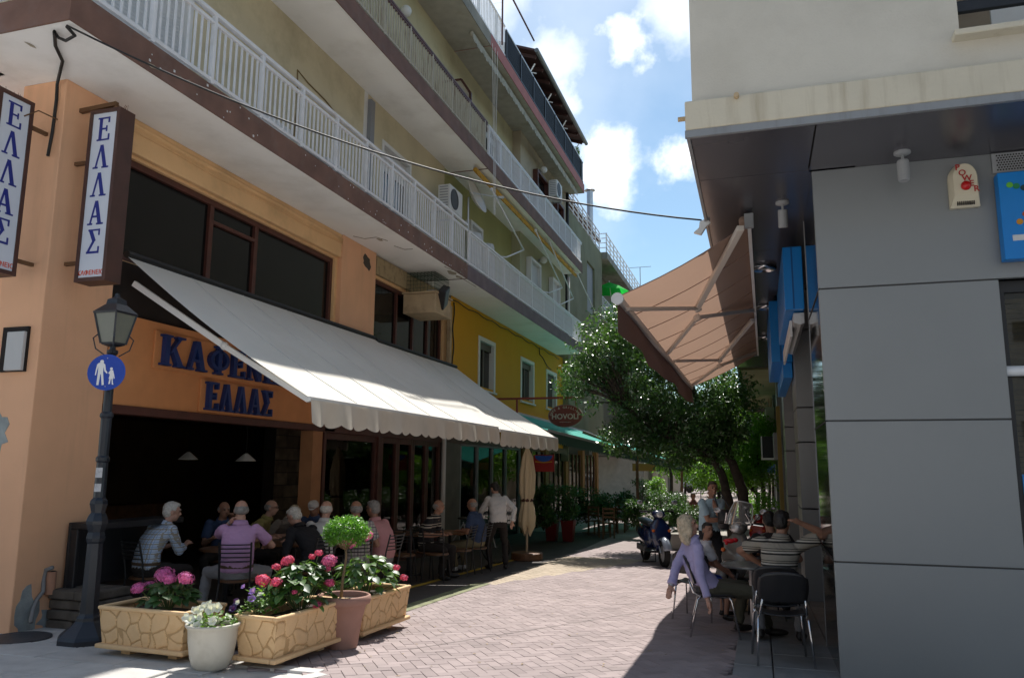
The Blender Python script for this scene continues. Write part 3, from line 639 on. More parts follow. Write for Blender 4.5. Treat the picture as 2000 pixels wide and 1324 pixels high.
rolled(17.5, 29.8, XB - .2, 12.78, mat('mouldy_canvas', (.38, .36, .30), .9, dirt=.8, dcol=(.12, .11, .08), dscale=5, world=True), 'mouldy grey awning rolled up beneath the red roof band', drop=.22)
# air conditioners
def ac_unit(c, w, h, d, label, fan=True, facing='x'):
    t = thing('air_conditioner', label, 'air conditioner', c); x, y, z = c
    mb = MB(); mb.box((x, y, z), (x + d, y + w, z + h)); mb.build('casing', M_white, t, bevel=.015)
    if fan:
        mb = MB(); mb.lathe([(h * .42, 0), (h * .42, .01), (h * .36, .012), (h * .36, .004), (0, .004)], (x + d + .002, y + w * .35, z + h / 2), 20, mtx=Matrix.Rotation(rad(90), 3, 'Y')); mb.build('fan_guard', mat('fan_dark', (.06, .06, .06), .6), t)
        for k in range(8): mb = MB(); zz = z + .07 + k * (h - .14) / 7; mb.box((x + .05, y - .012, zz), (x + d - .05, y, zz + .02)); mb.build('grille_bar', M_grey, t)
    mb = MB(); mb.bar((x - .25, y + .1, z - .03), (x + d, y + .1, z - .03), .03, .03); mb.bar((x - .25, y + w - .1, z - .03), (x + d, y + w - .1, z - .03), .03, .03); mb.build('wall_bracket', M_grey, t)
ac_unit((XF + .25, 17.0, 7.95), .85, .62, .32, 'white air conditioner on the khaki wall beside the satellite dish')
p = A(1078, 372, XF + .6); ac_unit((XF + .50, p.y - .1, p.z - .25), .8, .62, .32, 'white air conditioner hung high on the tan wall under the red roof band')
ac_unit((XF + .1, 9.6, 6.55), .85, .6, .32, 'air conditioner standing on the lower balcony floor, nearer of the two', fan=False)
ac_unit((XF + .1, 11.6, 6.55), .8, .6, .32, 'air conditioner standing on the lower balcony floor, beside the dark bench', fan=True)
bn = thing('bench', 'dark low bench on the lower balcony behind the railing', 'bench', (XF + .3, 10.6, 6.5)); mb = MB(); mb.box((XF + .15, 10.6, 6.85), (XF + .5, 11.5, 6.95)); mb.build('seat', M_black, bn)
for yy in (10.65, 11.4): mb = MB(); mb.box((XF + .2, yy, 6.5), (XF + .45, yy + .05, 6.85)); mb.build('leg', M_black, bn)
# satellite dish
c = A(922, 385, -6.95); sd = thing('satellite_dish', 'white satellite dish on a pole behind the lower balcony railing', 'satellite dish', (c.x, c.y, 6.5))
ax = Vector((.88, .0, .34)).normalized(); q = Vector((0, 0, 1)).rotation_difference(ax).to_matrix(); R0 = .52
mb = MB(); mb.lathe([(R0 * k / 7, .16 * (k / 7) ** 2) for k in range(8)] + [(R0 * k / 7, .16 * (k / 7) ** 2 - .012) for k in range(7, -1, -1)], c, 28, mtx=q, caps=False); mb.build('reflector', M_white, sd, smooth=True)
mb = MB(); e = c + ax * .62 + Vector((.1, .15, -.25)); mb.tube([c + q @ Vector((.1, -.48, .1)), e], .015, 6); mb.bar(e, e + Vector((.12, .1, .02)), .06, .06); mb.build('feed_arm', M_alu, sd)
mb = MB(); mb.tube([(c.x - .1, c.y, 6.5), (c.x - .1, c.y, c.z)], .03, 8); mb.build('pole', M_alu, sd)
for y in (c.y + .25, c.y + 1.3): tk = MB(); tk.lathe([(.18, 0), (.19, 1.25), (.16, 1.35)], (-6.95, y, 6.5), 14); one(tk, 'flue_pipe', M_shut, 'white upright flue pipe beside the satellite dish' if y < c.y + 1 else 'white upright flue pipe farther along the lower balcony', 'pipe', smooth=False)
# wall lamps
for (u, v, x, lab) in ((1062, 332, XF + .5, 'round white wall lamp above the upper balcony door'), (1062, 508, XF + .5, 'round white wall lamp above the lower balcony shutters'), (793, 22, XF + .15, 'round white wall lamp on the ochre wall, topmost storey near the picture edge')):
    p = A(u, v, x); t = thing('wall_lamp', lab, 'lamp', p); mb = MB(); mb.ball(p, .13, 14, 10); mb.build('globe', M_white, t, smooth=True); mb = MB(); mb.tube([p + Vector((-.2, 0, -.02)), p + Vector((-.1, 0, 0))], .06, 8); mb.build('base', M_grey, t)
t = thing('balcony_chair', 'white plastic chair on the middle balcony at its far end', 'chair', (XB - .4, 28.8, 9.8)); mb = MB(); mb.box((XB - .65, 28.6, 10.2), (XB - .2, 29.05, 10.24)); mb.build('seat', M_white, t)
for k in range(4): mb = MB(); mb.box((XB - .65 + .42 * (k % 2), 28.6 + .42 * (k // 2), 9.8), (XB - .62 + .42 * (k % 2), 28.63 + .42 * (k // 2), 10.2)); mb.build('leg', M_white, t)
mb = MB(); mb.box((XB - .65, 29.02, 10.25), (XB - .2, 29.05, 10.65)); mb.build('backrest', M_white, t)
# box with cage and floodlight on the second bay
t = thing('cable_box', 'weathered beige concrete box jutting from the cafe wall under the balcony', 'box', (-7.4, 15.6, 5.1))
p0 = Vector((0, 15.9, 0)); bxr = aty(850, 600, 15.9).x; bzt = aty(820, 573, 15.9).z; bzb = aty(820, 611, 15.9).z
mb = MB(); mb.box((-7.56, p0.y, bzb), (bxr, p0.y + .95, bzt)); mb.build('casing', M_beigebox, t, bevel=.02); mb = MB(); mb.box((-7.58, p0.y - .03, bzt), (bxr + .03, p0.y + .98, bzt + .04)); mb.build('lid', M_beigebox, t)
cg = thing('mesh_cage', 'dark green wire mesh cage sitting on the beige box', 'cage', (-7.2, p0.y, 5.41)); Mg = mat('dark_green_mesh', (.03, .07, .055), .7)
mb = MB(); x0, x1, y0, y1, z0, z1 = -7.5, bxr - .05, p0.y + .05, p0.y + .9, bzt + .045, min(6.14, bzt + .50)
for k in range(15):
    y = y0 + (y1 - y0) * k / 14; mb.bar((x1, y, z0), (x1, y, z1), .006, .006); mb.bar((x0, y, z1), (x1, y, z1), .006, .006)
for k in range(9):
    x = x0 + (x1 - x0) * k / 8; mb.bar((x, y0, z0), (x, y0, z1), .006, .006); mb.bar((x, y0, z1), (x, y1, z1), .006, .006)
for k in range(6): z = z0 + (z1 - z0) * k / 5; mb.bar((x1, y0, z), (x1, y1, z), .006, .006); mb.bar((x0, y0, z), (x1, y0, z), .006, .006)
mb.build('mesh', Mg, cg)
p = atx(868, 582, -6.7); t = thing('floodlight', 'tilted black floodlight beside the beige box', 'floodlight', p); Rm = Matrix.Rotation(rad(35), 3, 'X') @ Matrix.Rotation(rad(20), 3, 'Y')
mb = MB(); mb.box((-.12, -.16, -.24), (.06, .16, .24)); mb.v = [tuple(Rm @ Vector(q) + p) for q in mb.v]; mb.build('housing', M_black, t, bevel=.02); mb = MB(); mb.box((-.35, -.22, -.2), (-.14, .12, .16)); mb.v = [tuple(Vector(q) + p) for q in mb.v]; mb.build('mounting_box', M_grey, t)
# ------------------------------------------------------------------ cafe front
M_fascO = mat('deep_orange_board', (.68, .29, .11), .75, var=.06, world=True)
cf = thing('cafe_shop', 'open fronted cafe ground floor with dark brown frames under the cream awning', 'shopfront', (XF, 7.5, 0))
mb = MB(); mb.box((-7.66, 7.55, 2.47), (-7.50, 12.95, 3.60)); mb.build('sign_board', M_fascO, cf); mb = MB(); mb.box((-7.60, 7.55, 3.60), (-7.56, 12.95, 4.28)); mb.build('painted_shade_band', M_dark, cf)  # dark band above the board paints in the shade under the awning
mb = MB(); mb.box((-7.70, 7.53, 2.36), (-7.46, 12.95, 2.47)); mb.box((-7.66, 7.53, -.05), (-7.46, 7.63, 2.36)); mb.build('opening_frame', M_brown, cf, bevel=.01)
for (a, b, c_, d) in ((8.28, 11.95, 2.98, 3.50), (9.22, 11.02, 2.48, 2.96)): mb = MB(); mb.box((-7.5, a, c_ + .01), (-7.47, b, d - .005)); mb.build('letter_panel', M_fascO, cf, bevel=.006)
M_blue = mat('blue_letters', (.012, .035, .16), .45, var=.1)
sg = thing('cafe_name_lettering', 'blue raised Greek lettering above the cafe opening', 'lettering', (-7.47, 8.3, 3))
serif_letters('letter', sg, 'KAFENEIO', .41, 1.03, (-7.468, 8.36, 3.04), (0, 1, 0), (0, 0, 1), .04, M_blue, .07)
serif_letters('letter', sg, 'ELLAS', .40, .78, (-7.468, 9.30, 2.52), (0, 1, 0), (0, 0, 1), .03, M_blue, .07)
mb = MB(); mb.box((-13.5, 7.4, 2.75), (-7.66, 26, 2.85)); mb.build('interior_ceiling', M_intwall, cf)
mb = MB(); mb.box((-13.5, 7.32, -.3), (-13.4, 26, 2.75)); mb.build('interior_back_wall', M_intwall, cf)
mb = MB(); mb.box((-13.4, 7.3, -.3), (-8.2, 7.4, 2.75)); mb.build('interior_side_wall', M_intwall, cf); mb = MB(); mb.box((-13.4, 25.1, -.5), (-7.65, 25.2, 2.75)); mb.build('added_end_wall', M_dark, cf)  # dark end wall added to keep daylight out of the cafe interior
mb = MB(); mb.box((-12.6, 9, -.2), (-12.0, 14, .95)); mb.build('bar_counter', M_wood, cf)
for k, (yy, zz) in enumerate(((8.6, 1.5), (9.8, 1.45), (11.2, 1.6), (12.3, 1.4))): t = thing('picture_frame', ['small dark framed picture by the inner left corner of the cafe', 'dark framed picture left of the centre of the cafe back wall', 'dark framed picture right of the centre of the cafe back wall', 'dark framed picture at the far end of the cafe back wall'][k], 'picture', (-13.39, yy, zz)); mb = MB(); mb.box((-13.39, yy - .3, zz - .25), (-13.35, yy + .3, zz + .25)); mb.build('frame', M_brown, t); mb = MB(); mb.box((-13.35, yy - .25, zz - .2), (-13.345, yy + .25, zz + .2)); mb.build('print', mat('faded_print', (.12, .10, .07), .6, var=.5, scale=6), t)
M_lamp = mat('lit_lamp_opal', (1, .93, .8), .4, emit=1.3)
for (u, v, lab) in ((367, 897, 'glowing white pendant lamp shade in the cafe, left one'), (480, 900, 'glowing white pendant lamp shade in the cafe, right one')):
    p = aty(u, v, 11.5); t = thing('pendant_lamp', lab, 'lamp', p); mb = MB(); mb.lathe([(.02, .13), (.06, .10), (.17, .0), (.165, -.002), (.05, .09)], p, 18); mb.build('shade', M_white, t); mb = MB(); mb.lathe([(.15, 0), (.0, .001)], p, 18, caps=False); mb.build('diffuser', M_lamp, t); mb = MB(); mb.tube([p + Vector((0, 0, .13)), (p.x, p.y, 2.74)], .006, 4); mb.build('cord', M_cable, t)
# glazed bay, stone wall behind, four leaf doors
dr = thing('glazed_partition', 'dark brown framed glazing and folding doors right of the open cafe bay', 'glazed wall', (XF, 12.7, 0))
def gl_bay(y0, y1, z1=2.35):
    mb = MB(); z0 = gz(y0) - .05
    for q in ((y0, z0, y0 + .09, z1), (y1 - .09, z0, y1, z1), (y0 + .09, z1 - .12, y1 - .09, z1), (y0 + .09, z0, y1 - .09, z0 + .22)): mb.box((-7.60, q[0], q[1]), (-7.50, q[2], q[3]))
    o = mb.build('door_leaf', M_brown, dr, bevel=.008); mb = MB(); mb.box((-7.56, y0 + .08, z0 + .2), (-7.55, y1 - .08, z1 - .1)); mb.build('pane', M_glass, o)
gl_bay(12.66, 14.75)
for k in range(4): gl_bay(14.95 + k * .8, 15.74 + k * .8)
mb = MB(); mb.box((-7.66, 12.6, 2.35), (-7.46, 26, 2.50)); mb.box((-7.62, 14.75, -.3), (-7.46, 14.95, 2.35)); mb.build('frame', M_brown, dr, bevel=.01)
Msw = mat('tawny_rubble_stone', (.17, .12, .08), .95, var=.3, scale=6, bump=.7, bscale=25, island=.3, world=True)
sb = thing('stone_wall', 'rough stone wall behind the cafe glazing', 'wall', (-8.9, 12.8, 0)); mb = MB(); mb.box((-9.2, 13.3, -.4), (-8.95, 15.4, 2.7)); mb.build('mortar_core', M_dark, sb)
for r_ in range(12):
    y = 13.32
    while y < 15.2:
        w = U(.22, .42); mb = MB(); z = -.3 + r_ * .24; mb.box((-8.96, y, z), (-8.90 + U(0, .03), min(y + w, 15.4), z + .225)); mb.build('stone', Msw, sb); y += w + .015
conduit([(XF + .06, 18.2, -.35), (XF + .06, 18.2, 2.5)], .06, M_white, 'downpipe')
mb = MB(); mb.box((-7.7, 18.35, -.4), (XF, 19.5, 2.5)); mb.build('pillar', mat('grey_brown_marble', (.13, .11, .095), .6, var=.3, scale=2), LB)
# shop glass beyond
mb = MB()
for y in (19.55, 20.9, 22.2, 23.5, 25.0): mb.box((-7.62, y, -.4), (-7.5, y + .08, 2.4))
mb.box((-7.62, 19.5, 2.3), (-7.5, 25.1, 2.5)); mb.build('shop_frame', M_grey, LB)
mb = MB(); mb.box((-7.57, 19.6, -.4), (-7.56, 25, 2.3)); mb.build('pane', M_glass, LB)
mb = MB(); mb.box((-10.2, 15.5, -.4), (-10, 26, 2.6)); mb.build('interior_partition', mat('dim_grey_wall', (.10, .09, .08), .9, var=.2), LB)
# ------------------------------------------------------------------ projecting signs
M_box = mat('dark_brown_signbox', (.07, .028, .02), .45, var=.2)
M_opal = mat('opal_sign_face', (.62, .66, .74), .35, var=.02)
M_navy = mat('navy_print', (.01, .02, .22), .5); M_red = mat('orange_red_print', (.62, .07, .02), .5)
Mspk = mat('rusty_spike', (.14, .07, .03), .8)
def sign_box(o, r, n, w, h, d, label):
    """o lower left corner of the face, r reading direction, n outward normal"""
    o = Vector(o); r = Vector(r); n = Vector(n); up = Vector((0, 0, 1)); t = thing('projecting_sign', label, 'sign', o)
    mb = MB(); P = [o, o + r * w, o + r * w + up * h, o + up * h]; b = .045
    mb.prism([p - n * d for p in P], n * (d - .012)); mb.build('casing', M_box, t)
    mb = MB()
    for (a0, b0, a1, b1) in ((0, 0, w, b), (0, h - b, w, h), (0, b, b, h - b), (w - b, b, w, h - b)): mb.prism([o + r * a0 + up * b0 - n * .012, o + r * a1 + up * b0 - n * .012, o + r * a1 + up * b1 - n * .012, o + r * a0 + up * b1 - n * .012], n * .02)
    mb.build('rim', M_box, t)
    mb = MB(); mb.prism([o + r * b + up * b - n * .012, o + r * (w - b) + up * b - n * .012, o + r * (w - b) + up * (h - b) - n * .012, o + r * b + up * (h - b) - n * .012], n * .008); fc = mb.build('face', M_opal, t)
    lh = (h - .40) / 5 - .045
    serif_letters('letter', fc, 'ELLAS', lh, .80, o + r * (w / 2) + up * (h - .10 - lh) - n * .003, r, up, .052, M_navy, .0015, vertical=True)
    put_text('small_lettering', fc, 'ΚΑΦΕΝΕΙΟ', .072, M_red, o + r * (w / 2) + up * .075 - n * .002, r, up, depth=.0015, bold=True)
    mb = MB()
    for k in range(16): q = o + r * (w * (k + .5) / 16) + up * h - n * (d * .5); mb.bar(q, q + up * U(.05, .09) + r * U(-.05, .05), .003, .003)
    mb.build('bird_spikes', Mspk, t); return t
s2 = sign_box((-7.22, 6.70, 3.75), (1, 0, 0), (0, -1, 0), .43, 2.03, .22, 'projecting lightbox sign with vertical blue Greek letters on the street side of the corner pillar')
mb = MB(); mb.bar((XF, 6.8, 5.86), (-6.95, 6.8, 5.88), .05, .05); mb.bar((XF, 6.8, 5.2), (-7.22, 6.8, 5.2), .04, .04); mb.bar((XF, 6.8, 4.0), (-7.22, 6.8, 4.0), .04, .04); mb.bar((-6.95, 6.8, 5.86), (-6.95, 6.8, 5.75), .04, .04); mb.build('mounting_bracket', Mspk, s2)
s1 = sign_box((-7.62, 5.88, 3.75), (0, 1, 0), (1, 0, 0), .43, 2.0, .22, 'projecting lightbox sign cut by the left picture edge, facing the street')
mb = MB(); mb.bar((-7.7, 6.31, 5.5), (-7.7, 6.57, 5.5), .04, .04); mb.bar((-7.7, 6.31, 3.95), (-7.7, 6.57, 3.95), .04, .04); mb.tube([(-7.62, 6.2, 5.55), (-7.6, 6.35, 5.68), (-7.55, 6.56, 5.66)], .008, 5); mb.build('mounting_bracket', Mspk, s1)
# electric meter box on pillar
mx_ = thing('meter_box', 'small white cabinet let into the orange pillar at the left edge', 'electric box', (-8.0, 6.55, 2.7)); a = aty(8, 640, 6.55); b = aty(48, 725, 6.55)
mb = MB(); mb.box((a.x, 6.54, b.z), (b.x, 6.57, a.z)); mb.build('recess_frame', M_dark, mx_); mb = MB(); mb.box((a.x + .11, 6.50, b.z + .01), (b.x - .01, 6.545, a.z - .06)); mb.build('cover', M_grey if 0 else mat('grey_white_plastic', (.5, .5, .5), .5), mx_, bevel=.01)
# cables
def cable(name, pts, r, label, m=None): mb = MB(); mb.tube(pts, r, 6); return one(mb, name, m or M_cable, label, 'cable', smooth=True)
a = atz(130, 50, 6.14); b = aty(1370, 430, 8.9); pts = []
for i in range(25): t = i / 24; p = a.lerp(b, t); p.z -= 1.45 * t * (1 - t); pts.append(p)
cable('overhead_cable', pts, .010, 'black overhead cable sagging across the street between the two buildings')
a2 = atz(107, 62, 6.13); cable('wall_cable', [atz(130, 52, 6.135), atz(146, 70, 6.10), atz(128, 80, 6.09), atz(114, 74, 6.12), atz(106, 62, 6.13), atz(108, 90, 6.14), atz(122, 120, 6.15), Vector((-7.60, 6.55, 6.10)), Vector((-7.58, 6.545, 5.9)), Vector((-7.59, 6.545, 5.5)), Vector((-7.62, 6.545, 5.22))], .018, 'thick black cable looping from the balcony soffit down the orange pillar')
# ------------------------------------------------------------------ cream awnings
def awning(y0, y1, zt, zb, xo, label, seed, drop=.27, period=.33):
    t = thing('cafe_awning', label, 'awning', (XF, y0, zt)); x0 = XF + .08
    def S(i, j, dz=0):
        sag = -.085 * math.sin(math.pi * j) * (.6 + .4 * math.sin(i * 9 + seed)) - .03 * math.sin(math.pi * j) * math.sin(i * math.pi)
        return (x0 + (xo - x0) * j, y0 + (y1 - y0) * i, zt + (zb - zt) * j + sag + dz)
    mb = MB(); mb.grid(lambda i, j: S(i, j), 40, 14); mb.build('canvas', M_awn, t, smooth=True, fix=False)
    mb = MB()
    for k in range(1, int((y1 - y0) / 1.15)): i = k * 1.15 / (y1 - y0); mb.tube([S(i, j / 8, .004) for j in range(9)], .005, 4)
    mb.build('seam', mat('canvas_seam', (.68, .66, .62), .8), t)
    mb = MB(); mb.bar((xo, y0, zb - .02), (xo, y1, zb - .02), .05, .06); mb.build('front_bar', M_white, t, bevel=.01)
    mb = MB(); mb.tube([(x0, y0, zt + .02), (x0, y1, zt + .02)], .05, 8); mb.build('cassette', M_cable, t)
    n = int(round((y1 - y0) / period)); m = n * 10; vs = []; fs = []
    for k in range(m + 1):
        i = k / m; ph = (i * n) % 1; d = drop + .045 * math.sin(math.pi * ph) ** .8 - .02; wv = .03 * math.sin(i * n * .9 * math.pi + seed) + .012 * math.sin(i * n * 3.3)
        for j in range(5): vs.append((xo + .03 + wv * (j / 4), y0 + (y1 - y0) * i, zb - .03 - d * j / 4))
    for k in range(m):
        for j in range(4): a = k * 5 + j; fs.append((a, a + 5, a + 6, a + 1))
    mb = MB(); mb.add(vs, fs); mb.build('scalloped_valance', cloth('valance_canvas', (.72, .66, .56), .22, var=.05, scale=2, dirt=.35, dcol=(.5, .42, .3), dscale=3), t, smooth=True, fix=False)
    for ys_, s in ((y0 + .06, 1), (y1 - .06, -1)):
        e = Vector((x0 + (xo - x0) * .52, ys_ + s * .12, (zt + zb) / 2 - .26)); mb = MB(); mb.bar((x0 + .1, ys_, zt - .35), e, .05, .07); mb.bar(e, (xo - .03, ys_, zb - .03), .045, .06); mb.ball(e, .05, 8, 6); mb.build('arm', M_white, t)
    return t
AW1 = awning(7.60, 14.25, 4.31, 2.50, -4.72, 'large cream canvas awning with scalloped valance, nearer half over the cafe terrace', 1)
awning(14.33, 18.85, 4.28, 2.46, -4.70, 'large cream canvas awning with scalloped valance, farther half beyond the seam', 4)
# closed parasol
pb = Vector((-5.1, 17.6, gz(17.6))); t = thing('closed_parasol', 'folded cream parasol tied with a cord under the end of the awning', 'parasol', pb)
mb = MB(); mb.tube([pb, pb + Vector((0, 0, 2.55))], .028, 10); mb.build('pole', M_beigebox if 0 else mat('pale_wood_pole', (.45, .36, .24), .6), t)
mb = MB(); vs = []; fs = []; prof = [(2.5, .05), (2.3, .16), (1.9, .25), (1.5, .24), (1.35, .19), (1.3, .17), (1.22, .20), (.95, .27), (.75, .26), (.62, .12)]
for j, (z, r) in enumerate(prof):
    for k in range(48): q = 2 * math.pi * k / 48; rr = r * .68 * (1 + .16 * math.sin(8 * q + .4 * j) + .07 * math.sin(3 * q + j)); vs.append(pb + Vector((rr * math.cos(q), rr * math.sin(q), z + (.10 * math.sin(4 * q) if j == 9 else 0))))
for j in range(len(prof) - 1):
    for k in range(48): fs.append((j * 48 + k, j * 48 + (k + 1) % 48, (j + 1) * 48 + (k + 1) % 48, (j + 1) * 48 + k))
mb.add(vs, fs); mb.build('folded_canopy', cloth('parasol_cream', (.66, .54, .36), .1), t, smooth=True); mb = MB(); mb.lathe([(.12, 1.29), (.14, 1.31), (.14, 1.34), (.12, 1.36)], pb, 24, caps=False); mb.build('tie_cord', M_brown, t)
bs = thing('parasol_base', 'low round dark timber base carrying the folded parasol', 'parasol base', pb); mb = MB(); mb.lathe([(.33, 0), (.36, .02), (.36, .15), (.33, .17), (.06, .17)], pb, 20); mb.build('disc', M_wood, bs)
# oval hanging sign
Mred = mat('red_iron', (.30, .05, .03), .6, dirt=.3, dcol=(.1, .04, .03), dscale=8)
c = aty(1104, 812, 22); t = thing('hanging_oval_sign', 'oval dark red wooden sign hung from a red iron bar, with pale carved lettering', 'sign', c)
Movl = mat('oval_red_board', (.24, .045, .03), .6, var=.25, scale=6, bump=.3, bscale=20)
def ell(rx, rz, y0, y1, m, nm, inner=None):
    mb = MB(); n = 40; P = [(c.x + rx * math.cos(2 * math.pi * k / n), y0, c.z + rz * math.sin(2 * math.pi * k / n)) for k in range(n)]; mb.prism(P, (0, y1 - y0, 0)); return mb.build(nm, m, t)
ell(.51, .33, c.y, c.y + .05, mat('pale_rim', (.3, .22, .17), .6), 'rim'); bd = ell(.485, .305, c.y - .015, c.y, Movl, 'board')
Mcr = mat('cream_carved', (.62, .52, .42), .6)
put_text('lettering', bd, 'HOVOLI', .215, Mcr, (c.x, c.y - .02, c.z - .09), (1, 0, 0), (0, 0, 1), bold=True, depth=.006)
for k, ch in enumerate('CAFE & GRILL-BAR'):
    if ch == ' ': continue
    q = rad(168 - k * 156 / 15); px, pz = .40 * math.cos(q), .235 * math.sin(q) - .02; tn = Vector((math.sin(q) * .40, 0, -math.cos(q) * .235)).normalized()
    put_text('lettering', bd, ch, .088, Mcr, (c.x + px, c.y - .02, c.z + pz), tn, Vector((-tn.z, 0, tn.x)), bold=True, depth=.006)
put_text('lettering', bd, '~~~~~~~', .08, Mcr, (c.x, c.y - .02, c.z - .2), (1, 0, 0), (0, 0, 1), depth=.004)
mb = MB(); z = c.z + .52; mb.bar((XF, c.y, z), (c.x + .55, c.y, z), .05, .06); mb.bar((c.x - 1.45, c.y, z), (c.x - 1.45, c.y, z - .55), .05, .05); mb.bar((c.x - .3, c.y, z), (c.x - .3, c.y, z - .25), .015, .015); mb.bar((c.x + .3, c.y, z), (c.x + .3, c.y, z - .25), .015, .015); mb.build('iron_bar', Mred, t)
# green awning and gray strips of the taverna
Mgr = cloth('turquoise_canvas', (.05, .42, .34), .25, var=.08, scale=3)
gaw = thing('green_awning', 'long turquoise green awning with dark fringed edge over the taverna terrace', 'awning', (-5.2, 20.5, 2.7))
a = aty(1072, 841, 19.3); b = aty(1331, 906, 33)
dirv = (b - a)
mb = MB(); mb.grid(lambda i, j: tuple((a + dirv * i).lerp(a + dirv * i + Vector((-2.7, .2, .95)), j)), 24, 2); mb.build('canvas', Mgr, gaw, fix=False)
mb = MB(); n = 180; vs = []; fs = []
for k in range(n + 1):
    p = a + dirv * k / n; d = .26 + .06 * (k % 2); vs += [p + Vector((.02, 0, 0)), p + Vector((.02, 0, -d))]
fs = [(2 * k, 2 * k + 2, 2 * k + 3, 2 * k + 1) for k in range(n)]; mb.add(vs, fs); mb.build('fringe', mat('dark_green_canvas', (.02, .07, .05), .9), gaw, fix=False)
mb = MB(); mb.bar(a, b, .07, .07); mb.build('front_bar', M_grey, gaw)
for k in (.55, 1.0): mb = MB(); p = a + dirv * k; mb.bar(p, (p.x, p.y, -.36), .09, .09); mb.bar(p, p + Vector((-1.9, .2, .72)), .07, .09); mb.build('post', M_wood, gaw)
wa = thing('grey_upper_awning', 'faded grey white awning folded above the green one', 'awning', (-6.9, 20, 3.4)); mb = MB(); mb.grid(lambda i, j: (XF + .1 + 1.1 * j, 19.9 + 15 * i, 3.55 - .55 * j - .12 * i), 10, 1); mb.build('canvas', mat('faded_grey_canvas', (.42, .42, .40), .8, dirt=.4, world=True), wa, fix=False)
mb = MB(); mb.tube([(XF + 1.2, 19.9, 2.99), (XF + 1.2, 34.9, 2.86)], .05, 8); mb.bar((XF + .1, 20, 3.2), (XF + 1.2, 20, 2.95), .06, .06); mb.ball((XF + 1.25, 19.85, 2.98), .1, 8, 6); mb.build('front_bar', M_white, wa)
# taverna lower front: mustard piers, dark glass, orange panel, banner
tv = thing('taverna_front', 'dark taverna ground floor with mustard piers under the green awning', 'shopfront', (XF, 25, 0))
mb = MB(); mb.box((XF - 2, 25.1, -.36), (XF - 1.9, 44, 2.6)); mb.build('back_wall', M_dark, tv)
for y in (25.2, 28.2, 31.4, 34.6, 37.8): mb = MB(); mb.box((XF - .2, y, -.4), (XF + .02, y + .45, 2.5)); mb.build('pier', mat('mustard_pier', (.26, .13, .03), .8, world=True), tv)
for y in (25.8, 29.0, 32.2, 35.3): mb = MB(); mb.box((XF - .1, y, -.36), (XF - .08, y + 2.3, 2.3)); mb.build('pane', M_dkglass, tv); mb = MB(); [mb.box((XF - .14, y + q, -.36), (XF - .04, y + q + .08, 2.3)) for q in (0, .75, 1.5, 2.25)]; mb.build('window_frame', M_wood, tv)
bn = thing('red_blue_banner', 'red and blue printed banner hanging above the taverna entrance', 'banner', (-6.0, 20.3, 2)); a = aty(1042, 888, 20.3); b = aty(1082, 921, 20.3); mb = MB(); mb.box((a.x, 20.3, b.z), (b.x, 20.33, a.z)); mb.build('cloth', mat('banner_red', (.35, .02, .015), .7), bn)
mb = MB(); cx = (a.x + b.x) / 2; n = 20; mb.prism([(cx + .24 * math.cos(math.pi * k / n), 20.296, a.z - .02 - .16 * math.sin(math.pi * k / n)) for k in range(n + 1)], (0, .003, 0)); mb.build('blue_emblem', mat('banner_blue', (.02, .10, .45), .7), bn); mb = MB(); mb.bar((a.x + .05, 20.29, a.z - .18), (cx, 20.29, a.z - .2), .006, .025); mb.bar((cx, 20.29, a.z - .2), (b.x - .05, 20.29, a.z - .18), .006, .025); mb.build('yellow_ribbon', mat('banner_yellow', (.6, .35, .03), .7), bn)
op = thing('orange_panel', 'bright orange cloth strip hanging under the green awning', 'panel', (-5, 31, 1.9)); a = aty(1235, 905, 31); b = aty(1280, 920, 31); mb = MB(); mb.box((a.x, 31, b.z), (b.x, 31.03, a.z)); mb.build('cloth', mat('orange_cloth', (.62, .22, .06), .8), op)
# ------------------------------------------------------------------ farther blocks on the left
fb = thing('olive_apartment_house', 'olive grey apartment house beyond the yellow wall with roof rails and a jutting balcony', 'building', (-7.3, 31, 0))
mb = MB(); wall(mb, fx(-7.25), 31.0, 38.6, 2.7, 12.6, [(34.9, 36.7, 8.9, 11.3)], .15); mb.box((-14, 30.99, 2), (-7.26, 31.05, 12.6)); mb.build('wall', mat('olive_grey_render', (.20, .20, .12), .9, var=.15, scale=1, dirt=.5, dcol=(.30, .31, .24), dscale=.4, world=True), fb)
mb = MB(); [mb.box((-7.38, 34.9, 8.9 + .06 * k), (-7.35, 36.7, 8.95 + .06 * k)) for k in range(40)]; tag(mb.build('shutter', M_shut if 0 else mat('grey_shutter', (.33, .34, .36), .7), fb), kind='stuff')
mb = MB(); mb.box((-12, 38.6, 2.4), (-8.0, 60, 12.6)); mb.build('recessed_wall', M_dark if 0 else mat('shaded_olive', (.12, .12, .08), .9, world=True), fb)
p0 = aty(1186, 492, 38.6); p1 = aty(1240, 560, 52)
mb = MB(); mb.prism([(-8.2, 38.6, p0.z - .35), (p0.x, 38.6, p0.z - .35), (p0.x, 38.6, p0.z), (-8.2, 38.6, p0.z)], (0, 16, 0)); mb.build('balcony_slab', M_conc, fb)
def rails(x, y0, y1, z, h, n, m, par, k=4):
    mb = MB()
    for j in range(1, k + 1): mb.bar((x, y0, z + h * j / k), (x, y1, z + h * j / k), .04, .035)
    for j in range(n + 1): y = y0 + (y1 - y0) * j / n; mb.bar((x, y, z), (x, y, z + h), .05, .05)
    return mb.build('railing', m, par)
rails(p0.x - .06, 38.7, 54, p0.z, 1.0, 14, M_wmetal, fb); rails(-7.35, 31.5, 38.5, 12.6, 1.1, 7, M_wmetal, fb, 5)
mb = MB()
for j in range(1, 5): mb.bar((-7.35, 38.65, p0.z + j * .25), (p0.x, 38.65, p0.z + j * .25), .04, .035)
mb.build('railing', M_wmetal, fb)
